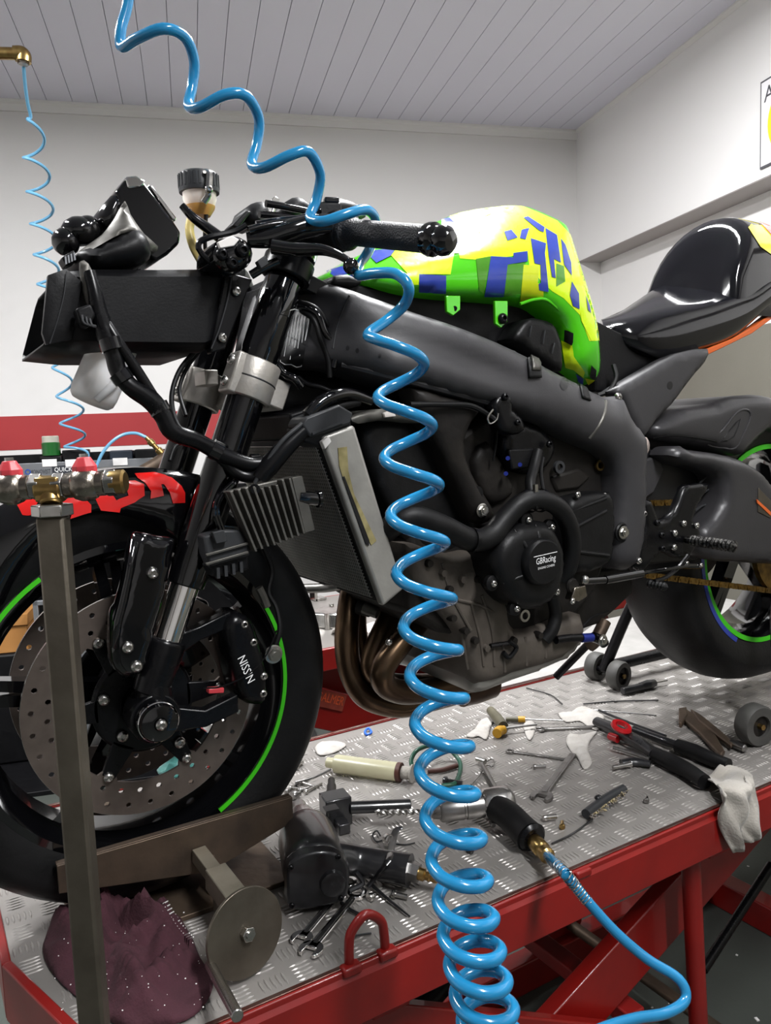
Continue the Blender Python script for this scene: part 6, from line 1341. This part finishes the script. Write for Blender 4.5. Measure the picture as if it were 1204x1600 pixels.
# syringe
sy = thing('syringe', 'large yellowed plastic syringe lying across the deck', 'syringe', QZ(580, 1210, 0))
a, b = QZ(524, 1193, .019), QZ(622, 1206, .019); d_ = (b-a)
MB().lathe([(0, 0), (.0165, 0), (.0175, .003), (.0175, d_.length)], a, d_, 28).build('barrel', 'syringe_body', sy)
MB().lathe([(.010, -.018), (.010, -.001), (.0, -.001)], a, d_, 16).build('nozzle', 'syringe_body', sy); MB().lathe([(.0178, 0), (.0178, .008), (.0, .008)], b-d_.normalized()*.002, d_, 28).build('end_band', 'copper_tube', sy)
MB().lathe([(0, .008), (.012, .008), (.012, .024), (.017, .026), (.017, .029), (0, .029)], b, d_, 20).build('plunger', 'rag_white', sy)
for k in range(6):
    p = a.lerp(b, .35+.1*k); MB().lathe([(.01762, -.0004), (.0178, 0), (.01762, .0004)], p, d_, 20, a0=2.9, a1=3.9).build('scale_mark', 'text_dark', sy)
# green hose ring
gl = on_deck([(652, 1212, .01), (642, 1190, .03), (655, 1170, .045), (690, 1165, .03), (718, 1190, .006), (712, 1222, .006), (690, 1228, .006)], .006)
MB().tube(gl, .0042, 10).build('tube_offcut', 'green_hose', label='curled dark green hose piece next to the syringe', cat_='hose')
MB().tube(on_deck([(668, 1205), (690, 1203), (714, 1196)], .006), .0045, 10).build('tube_offcut', 'copper_tube', label='short brown tube piece near the green hose', cat_='hose')
# air drill
dr = thing('air_drill', 'silver air drill with black grip and twist bit', 'drill', QZ(770, 1300, 0))
a, b = QZ(690, 1266, .034), QZ(795, 1252, .036); d_ = (b-a).normalized(); Ld = (b-a).length
MB().lathe([(0, -.004), (.017, -.004), (.0195, 0), (.0195, Ld*.30), (.0185, Ld*.31), (.0185, Ld*.34), (.020, Ld*.35), (.0205, Ld*.62), (0, Ld*.62)], a, d_, 28).build('chuck', 'tool_steel', dr)
MB().lathe([(.022, Ld*.6), (.0255, Ld*.64), (.0265, Ld*.9), (.024, Ld*1.0), (.017, Ld*1.06), (0, Ld*1.08)], a, d_, 28).build('motor_housing', 'drill_silver', dr)
MB().lathe([(0, -.022), (.008, -.02), (.012, -.016), (.014, -.002)], a, d_, 20).build('jaws', 'tool_steel', dr)
bt_ = MB(); p0_, p1_ = QZ(588, 1270, .028), a-d_*.018
for s_ in (0, math.pi):
    bt_.tube([p0_.lerp(p1_, t)+V((0, math.cos(t*26+s_)*.0028, math.sin(t*26+s_)*.0028)) for t in [k/40 for k in range(41)]], .0026, 6, 1)
bt_.build('twist_bit', 'zinc', dr)
MB().tube([QZ(775, 1262, .034), QZ(795, 1275, .034), QZ(812, 1292, .030), QZ(828, 1308, .026)], [.022, .023, .023, .0245], 20).build('grip', 'black_rubber', dr)
MB().lathe([(0, 0), (.019, 0), (.022, -.003), (.024, -.006)], QZ(829, 1309, .026)+V((.002, -.006, -.001)), (QZ(828, 1308, .026)-QZ(812, 1292, .030)), 20).build('grip_end', 'black_satin', dr)
MB().tube(on_deck([(758, 1272, .026), (765, 1276, .018), (770, 1290, .014)], .02), .0045, 8).build('trigger', 'tool_steel', dr)
f0, f1 = QZ(832, 1312, .024), QZ(868, 1352, .026); fd_ = (f1-f0).normalized()
MB().lathe([(0, -.01), (.009, -.01), (.009, .004), (.012, .006), (.013, .014), (.013, .034), (.010, .038), (.012, .040), (.012, .052), (.008, .056), (0, .056)], f0, fd_, 20).build('air_coupler', 'brass', dr)
sl = MB(); q = [QT(885, 1368, 1.055), QT(900, 1386, 1.053), QT(918, 1410, 1.05)]
MB().tube([f0+fd_*.05, QT(880, 1362, 1.055), QT(885, 1368, 1.055)], .0072, 12, 3).build('hose_tail', 'hose_blue', hose)
sp4 = []; base_p = cat([f0+fd_*.06, QT(880, 1362, 1.055), QT(898, 1384, 1.053), QT(918, 1410, 1.05)], 30)
for k, p in enumerate(base_p):
    t_ = (base_p[min(k+1, len(base_p)-1)]-base_p[max(k-1, 0)]).normalized(); n_ = t_.orthogonal().normalized(); m_ = t_.cross(n_); an = k*1.25
    sp4.append(p+(n_*math.cos(an)+m_*math.sin(an))*.0076)
MB().tube(sp4, .0009, 6, 2).build('kink_spring', 'zinc', hose)
# T-bar tool with ring
tk_ = thing('ball_joint_key', 'small chrome T handle key behind the drill', 'tool', QZ(760, 1225, 0))
MB().tube(on_deck([(776, 1236), (765, 1216), (752, 1194)], .007), .0048, 10, 2).build('shaft', 'tool_steel', tk_); MB().tube(on_deck([(745, 1186), (758, 1190)], .009), .006, 10, 1).build('cross_head', 'zinc', tk_)
MB().tube(on_deck([(760, 1190), (768, 1186), (772, 1192), (768, 1198), (760, 1196), (748, 1212), (736, 1226)], .004), .0014, 6).build('wire_loop', 'tool_steel', tk_)
# wrenches
def wrench(pa, pb, w_, label, head_a='ring', head_b='open', h=.007, z0=.002, name='combination_wrench', m='chrome'):
    t = thing(name, label, 'wrench', QZ((pa[0]+pb[0])/2, (pa[1]+pb[1])/2, 0), 'wrenches on the deck')
    a, b = QZ(pa[0], pa[1], h), QZ(pb[0], pb[1], h); d = (b-a).normalized(); n = V((-d.y, d.x, 0)); zz = V((0, 0, 1))
    L = (b-a).length
    MB().prism([a+d*w_*1.2+n*w_*.36, b-d*w_*.9+n*w_*.45, b-d*w_*.9-n*w_*.45, a+d*w_*1.2-n*w_*.36], (0, 0, -(h-z0))).build('shank', m, t, bevel=.0012)
    MB().prism([a+d*w_*1.7+n*w_*.15+zz*.0004, b-d*w_*1.5+n*w_*.2+zz*.0004, b-d*w_*1.5-n*w_*.2+zz*.0004, a+d*w_*1.7-n*w_*.15+zz*.0004], (0, 0, -.001)).build('shank_panel', 'tool_steel', t)
    for p, hd, s_ in ((a, head_a, 1), (b, head_b, -1)):
        if hd == 'ring':
            MB().lathe([(w_*.5, z0-h), (w_*.92, z0-h), (w_*.92, .0008), (w_*.5, .0008)], p+d*s_*w_*.6, zz, 28, closed=True).build('ring_end', m, t, bevel=.0006)
        elif hd == 'open':
            o_ = []; c = p+d*s_*w_*.8
            R1 = w_*1.05
            for k in range(-10, 11):
                an = k/10*math.radians(138); o_.append(c+(d*s_*math.cos(an)+n*math.sin(an))*R1)
            inn = [c+(-d*s_*R1*.75)+n*w_*.48, c+d*s_*w_*.15+n*w_*.48, c+d*s_*w_*.30, c+d*s_*w_*.15-n*w_*.48, c+(-d*s_*R1*.75)-n*w_*.48]
            MB().prism(o_+inn, (0, 0, -(h-z0))).build('open_jaw', m, t, bevel=.0006)
    return t
wrench((562, 1388), (478, 1490), .0155, 'chrome combination wrench lower of the crossed pair by the hoop')
wrench((548, 1372), (464, 1472), .0145, 'chrome combination wrench partly under the impact wrench')
wrench((900, 1170), (842, 1247), .019, 'large grey open wrench pointing towards the drill', 'none', 'open', .008, m='tool_steel')
wrench((792, 1172), (895, 1187), .010, 'thin grey ring wrench behind the large open wrench', 'ring', 'open', .005, m='tool_steel')
wrench((950, 1133), (838, 1138), .010, 'bright ring wrench running under the red plier head', 'open', 'open', .007, m='tool_steel')
# screwdrivers
def driver(pts_h, pts_s, label, hm, rr, tip=None):
    t = thing('screwdriver', label, 'screwdriver', QZ(pts_h[0][0], pts_h[0][1], 0), 'screwdrivers on the deck')
    MB().tube([QZ(x, y, rr+.002) for x, y in pts_h], [rr*.8, rr, rr*.95, rr*.7][:len(pts_h)], 14).build('handle', hm, t)
    MB().tube([QZ(x, y, rr+.002) for x, y in pts_s], rr*.26, 8, 1).build('shaft', 'tool_steel', t)
    return t
t1 = driver([(766, 1110), (776, 1122), (786, 1135)], [(786, 1135), (792, 1140)], 'dark stubby screwdriver standing its handle by the tissue', 'handle_dark', .012)
t2 = driver([(788, 1140), (780, 1142), (776, 1146)], [(790, 1138), (838, 1132)], 'screwdriver with round yellow cap nearest the tissue', 'handle_yellow', .011)
t3 = driver([(790, 1124), (802, 1124), (815, 1124)], [(820, 1124), (880, 1126)], 'long screwdriver with dark handle and yellow collar', 'handle_dark', .006)
MB().tube(on_deck([(809, 1124), (820, 1124)], .008), .0068, 12, 1).build('collar', 'handle_yellow', t3)
# long-handled chain rivet pliers, black with red adjuster
pl_ = thing('chain_pliers', 'black long handled pliers with red ring lying on the deck', 'pliers', QZ(1010, 1160, 0))
MB().tube(on_deck([(932, 1127, .016), (960, 1140, .018), (1000, 1162, .018), (1022, 1178, .018)], .018), [.012, .015, .016, .012], 14, flat=.8).build('jaw_body', 'tool_black', pl_)
MB().tube(on_deck([(1018, 1176), (1050, 1192), (1075, 1205), (1100, 1222)], .016), [.013, .0165, .015, .014], 16).build('grip', 'black_rubber', pl_)
MB().tube(on_deck([(990, 1140), (1030, 1155), (1062, 1166)], .014), .0085, 12, 2).build('arm', 'tool_black', pl_)
MB().tube(on_deck([(1058, 1165), (1085, 1175), (1110, 1186), (1138, 1196)], .016), [.0135, .0155, .014, .0125], 16).build('grip', 'black_rubber', pl_)
rr_ = QZ(970, 1136, .038); MB().lathe([(.013, -.004), (.020, -.004), (.022, 0), (.020, .005), (.013, .005)], rr_, (.1, -.35, 1), 28, closed=True).build('red_ring', 'tool_red', pl_)
MB().tube(on_deck([(952, 1150, .012), (965, 1155, .012)], .01), .008, 10, 1).build('red_nose', 'tool_red', pl_)
MB().tube(on_deck([(935, 1110, .008), (985, 1130, .010), (1040, 1150, .010)], .01), .003, 8, 2).build('spring_rod', 'tool_black', pl_)
MB().tube(on_deck([(958, 1168, .010), (985, 1176, .010), (1015, 1186, .010)], .01), .004, 8, 2).build('side_arm', 'tool_steel', pl_)
sk_t = thing('socket_driver', 'small chrome socket driver with black handle below the pliers', 'socket driver', QZ(985, 1195, 0))
MB().tube(on_deck([(957, 1199), (975, 1196), (985, 1194)], .009), [.0042, .004, .006], 10, 2).build('shaft', 'zinc', sk_t); MB().tube(on_deck([(970, 1192), (990, 1190), (1016, 1194)], .009), [.009, .012, .008], 12, flat=.7).build('handle', 'tool_black', sk_t)
# locking pliers
lp_ = thing('locking_pliers', 'rusty locking pliers beside the rear stand wheel', 'pliers', QZ(1110, 1140, 0))
MB().prism(on_deck([(1062, 1110), (1072, 1107), (1095, 1122), (1118, 1148), (1132, 1172), (1126, 1178), (1118, 1172), (1090, 1142), (1066, 1122)], .013), (0, 0, -.010)).build('lower_handle', 'rust_steel', lp_, bevel=.003)
MB().prism(on_deck([(1078, 1106), (1095, 1116), (1125, 1140), (1145, 1158), (1142, 1164), (1118, 1146), (1090, 1124)], .016), (0, 0, -.010)).build('upper_handle', 'rust_steel', lp_, bevel=.003)
MB().rcyl(QZ(1140, 1160, .011), QZ(1164, 1170, .010), .0078, 16, .002).build('adjuster_screw', 'tool_steel', lp_)
MB().prism(on_deck([(1060, 1106), (1072, 1104), (1074, 1116), (1064, 1130), (1060, 1128)], .015), (0, 0, -.012)).build('jaw', 'rust_steel', lp_, bevel=.002)
# grease-smeared chain piece / brush
gb = thing('wire_brush', 'greasy wire brush with beige bristles near the front edge', 'brush', QZ(945, 1258, 0))
MB().tube(on_deck([(915, 1272), (930, 1260), (950, 1246), (974, 1233)], .010), .0085, 12, 3).build('stock', 'connector_grey', gb)
br_m = MB(); rnd = random.Random(9); A_, B_ = QZ(920, 1276, .012), QZ(976, 1236, .012)
for k in range(60):
    p = A_.lerp(B_, rnd.random()); br_m.tube([p, p+V((rnd.uniform(-.004, .006), -rnd.uniform(.006, .012), rnd.uniform(.0, .008)))], .0011, 5, 1)
br_m.build('bristles', 'grease_beige', gb, kind='stuff')
MB().sph(QZ(934, 1246, .018), .006, 10, (1.3, 1, .8)).build('knob', 'tool_black', gb)
# pen-like driver by the stand wheel
pn = thing('hand_driver', 'short black handled driver lying in front of the stand rollers', 'screwdriver', QZ(1005, 1075, 0))
MB().rcyl(QZ(972, 1080, .012), QZ(1002, 1073, .012), .0095, 18, .0015).build('handle', 'tool_black', pn); MB().tube(on_deck([(1000, 1073), (1012, 1070), (1022, 1067)], .012), [.010, .0125, .009], 14).build('collar', 'tool_black', pn); MB().tube(on_deck([(1022, 1067), (1042, 1063)], .012), .0022, 8, 1).build('blade', 'zinc', pn)
# black latch bracket and hook near the impact wrench
hk = thing('hook_bracket', 'black hooked bracket with long tail leaning on the impact wrench', 'bracket', QZ(600, 1370, 0))
MB().tube(on_deck([(628, 1293, .012), (618, 1298, .012), (612, 1320, .03), (606, 1345, .056), (585, 1372, .02), (575, 1385, .008)], .02), [.004, .006, .006, .005, .005, .005], 8, flat=.5).build('arm', 'tool_black', hk)
MB().tube(on_deck([(578, 1380, .008), (600, 1400, .006), (640, 1432, .004)], .005), [.003, .0022, .0012], 8, 2).build('tail', 'tool_black', hk)
MB().lathe([(.006, -.003), (.009, -.003), (.009, .003), (.006, .003)], QZ(606, 1312, .02), (0, -1, .2), 18, closed=True).build('eyelet', 'zinc', hk)
MB().tube(on_deck([(600, 1312, .004), (588, 1315, .004), (582, 1305, .006), (588, 1298, .008), (594, 1306, .006)], .004), .0014, 6).build('clip_wire', 'tool_black', hk)
MB().tube(on_deck([(450, 1395), (462, 1385), (478, 1392), (482, 1405)], .006), [.005, .007, .006, .003], 10).build('retaining_strap', 'black_rubber', label='short curved black strap beside the clamp disc', cat_='strap')
# black screws, bolts, small fixings: one thing each
def small_bolt(p, q, r, m, label, group, name='bolt', head=1.7):
    a, b = QZ(p[0], p[1], r*1.7), QZ(q[0], q[1], r*1.2); t = thing(name, label, 'bolt', QZ(p[0], p[1], 0), group)
    MB().lathe([(0, 0), (r*head*.8, 0), (r*head, r*.5), (r*head, r*1.6), (0, r*1.6)], a, b-a, 12).build('head', m, t); MB().cyl(a+(b-a).normalized()*r*1.5, b, r, 10).build('shank', m, t)
small_bolt((731, 1329), (757, 1317), .0036, 'tool_black', 'black screw lying between drill grip and impact wrench', 'loose bolts on the deck', head=2)
small_bolt((597, 1373), (628, 1384), .0042, 'zinc', 'bright bolt just below the impact wrench handle', 'loose bolts on the deck')
small_bolt((612, 1396), (636, 1402), .0038, 'zinc', 'bright bolt right of the hook bracket tail', 'loose bolts on the deck')
small_bolt((665, 1148), (657, 1158), .004, 'tool_black', 'small black bolt behind the coil near the far edge', 'loose bolts on the deck')
small_bolt((684, 1156), (712, 1164), .0045, 'tool_black', 'black bolt behind the blue coil above the green hose', 'loose bolts on the deck')
small_bolt((692, 1219), (722, 1224), .0045, 'tool_black', 'black bolt lying under the green hose loop', 'loose bolts on the deck')
small_bolt((832, 1198), (852, 1197), .003, 'tool_steel', 'tiny grey screw left of the large open wrench', 'loose bolts on the deck')
small_bolt((848, 1278), (868, 1276), .005, 'zinc', 'short zinc pin beside the drill grip', 'loose bolts on the deck', head=1.05)
small_bolt((878, 1293), (878, 1284), .003, 'brass', 'tiny brass screw standing near the drill coupler', 'loose bolts on the deck')
small_bolt((1009, 1252), (1010, 1246), .003, 'tool_steel', 'tiny screw alone near the red front edge', 'loose bolts on the deck')
small_bolt((576, 1403), (584, 1400), .004, 'zinc', 'small bright nut above the upper wrench ring', 'loose bolts on the deck', head=1.5)
rnd = random.Random(21); kk = 0
for (x, y, x2, y2) in ((462, 1226, 484, 1216), (452, 1231, 478, 1234), (466, 1236, 490, 1228), (470, 1222, 494, 1230), (446, 1238, 462, 1226), (476, 1238, 502, 1224), (456, 1244, 468, 1240), (458, 1198, 472, 1190)):
    small_bolt((x, y), (x2, y2), .0028 if kk < 6 else .005, 'zinc' if kk % 2 else 'tool_steel', ['steel bolt lying crosswise in the heap, second from the tyre', 'flat steel bolt nearest the clamp jaw in the heap', 'steel bolt in the middle of the heap by the clamp jaw', 'rear steel bolt of the heap behind the clamp jaw', 'steel bolt touching the front tyre in the bolt heap', 'steel bolt at the right end of the heap by the chain tool', 'thick short fitting lowest in the heap beside the clamp jaw'][kk] if kk < 7 else 'bright hex fitting apart from the bolt heap by the tyre', 'bolts heaped behind the clamp jaw'); kk += 1
MB().tube(on_deck([(570, 1143, .004), (575, 1138, .006), (580, 1144, .004), (573, 1148, .003)], .004), .0026, 8, closed=True).build('cable_clip', 'plug_blue', label='small blue plastic clip near the far edge of the deck', cat_='clip')
# zip tie offcuts and wires
ties = [([(862, 1318), (890, 1305), (912, 1290), (925, 1280)], .0018, 'black cable tie offcut curving below the wire brush'), ([(911, 1100), (960, 1096), (1028, 1094)], .0018, 'long straight cable tie behind the pliers'), ([(908, 1108), (960, 1112), (1025, 1118)], .0012, 'thin dark wire lying just behind the pliers'), ([(822, 1075), (860, 1086), (878, 1100)], .0016, 'short cable tie bent near the sump'), ([(533, 1410), (545, 1420), (575, 1436)], .0026, 'thin steel rod under the two chrome wrenches'), ([(548, 1463), (565, 1460), (580, 1458)], .0014, 'short cable tie piece inside the red hoop'), ([(614, 1318), (632, 1320), (648, 1317)], .0012, 'thin wire scrap right of the hook bracket')]
for pts, r, lb in ties: MB().tube(on_deck(pts, r+.0016), r, 6, 4).build('cable_tie', 'tool_black', label=lb, cat_='cable tie', group='cable ties on the deck')
# debris on the floor
rnd = random.Random(33); db = MB()
for k in range(120):
    x, y = rnd.uniform(1.0, 2.6), rnd.uniform(-.6, 1.4); s_ = rnd.uniform(.002, .007)
    db.box((x, y, FLOOR_Z+s_*.2), (s_*rnd.uniform(.6, 2), s_, s_*.35), (0, 0, rnd.uniform(0, 3)))
for k in range(40):
    x, y = rnd.uniform(-.8, .4), rnd.uniform(.6, 1.9); s_ = rnd.uniform(.003, .008); db.box((x, y, FLOOR_Z+s_*.2), (s_*1.4, s_, s_*.35), (0, 0, rnd.uniform(0, 3)))
db.build('paint_flakes', 'crumb_white', label='white paint flakes scattered over the concrete floor', cat_='debris', kind='stuff', smooth=0)
# ------------------------------------------------------------------ rear paddock stand
ps = thing('paddock_stand', 'black rear paddock stand with grey roller wheels under the swingarm', 'paddock stand', (1.25, .05, 0))
def roller(c, ax, r=.036, w_=.03):
    c = V(c); ax = V(ax).normalized()
    MB().lathe([(.022, -w_/2), (r-.003, -w_/2), (r, -w_/2+.005), (r, w_/2-.005), (r-.003, w_/2), (.022, w_/2)], c, ax, 32, closed=True).build('roller', 'roller_grey', ps)
    MB().lathe([(0, -w_*.3), (.022, -w_*.3), (.0225, 0), (.022, w_*.3), (0, w_*.3)], c, ax, 24).build('roller_hub', 'cast_dark', ps); MB().lathe([(0, -w_*.62), (.006, -w_*.62), (.006, w_*.62), (0, w_*.62)], c, ax, 6).build('axle_bolt', 'brass', ps)
roller((1.218, .205, .036), (-.15, 1, 0)); roller((1.232, .292, .036), (-.15, 1, 0)); roller((1.175, -.195, .042), (.18, 1, 0), .042, .034); 
for y in (.25, -.24):
    MB().tube([V((1.215, y, .040)), V((1.255, y*.8 if y > 0 else -.19, .20)), V((1.30, y*.62 if y > 0 else -.165, .33))], .0135, 14, 4).build('upright', 'black_satin', ps)
    MB().cyl((1.22, y-.06, .036), (1.22, y+.06, .036), .007, 12).build('roller_axle', 'black_satin', ps)
MB().tube([V((1.225, .25, .045)), V((1.52, .235, .045)), V((1.78, .2, .05)), V((1.82, 0, .05)), V((1.78, -.2, .05)), V((1.52, -.235, .045)), V((1.225, -.24, .045))], .0145, 14, 4).build('base_tube', 'black_satin', ps)
MB().lathe([(.006, -.02), (.015, -.02), (.010, 0), (.015, .02), (.006, .02)], RC+V((-.04, -.175, -.02)), YA, 20, closed=True).build('spool_cup', 'black_satin', ps)
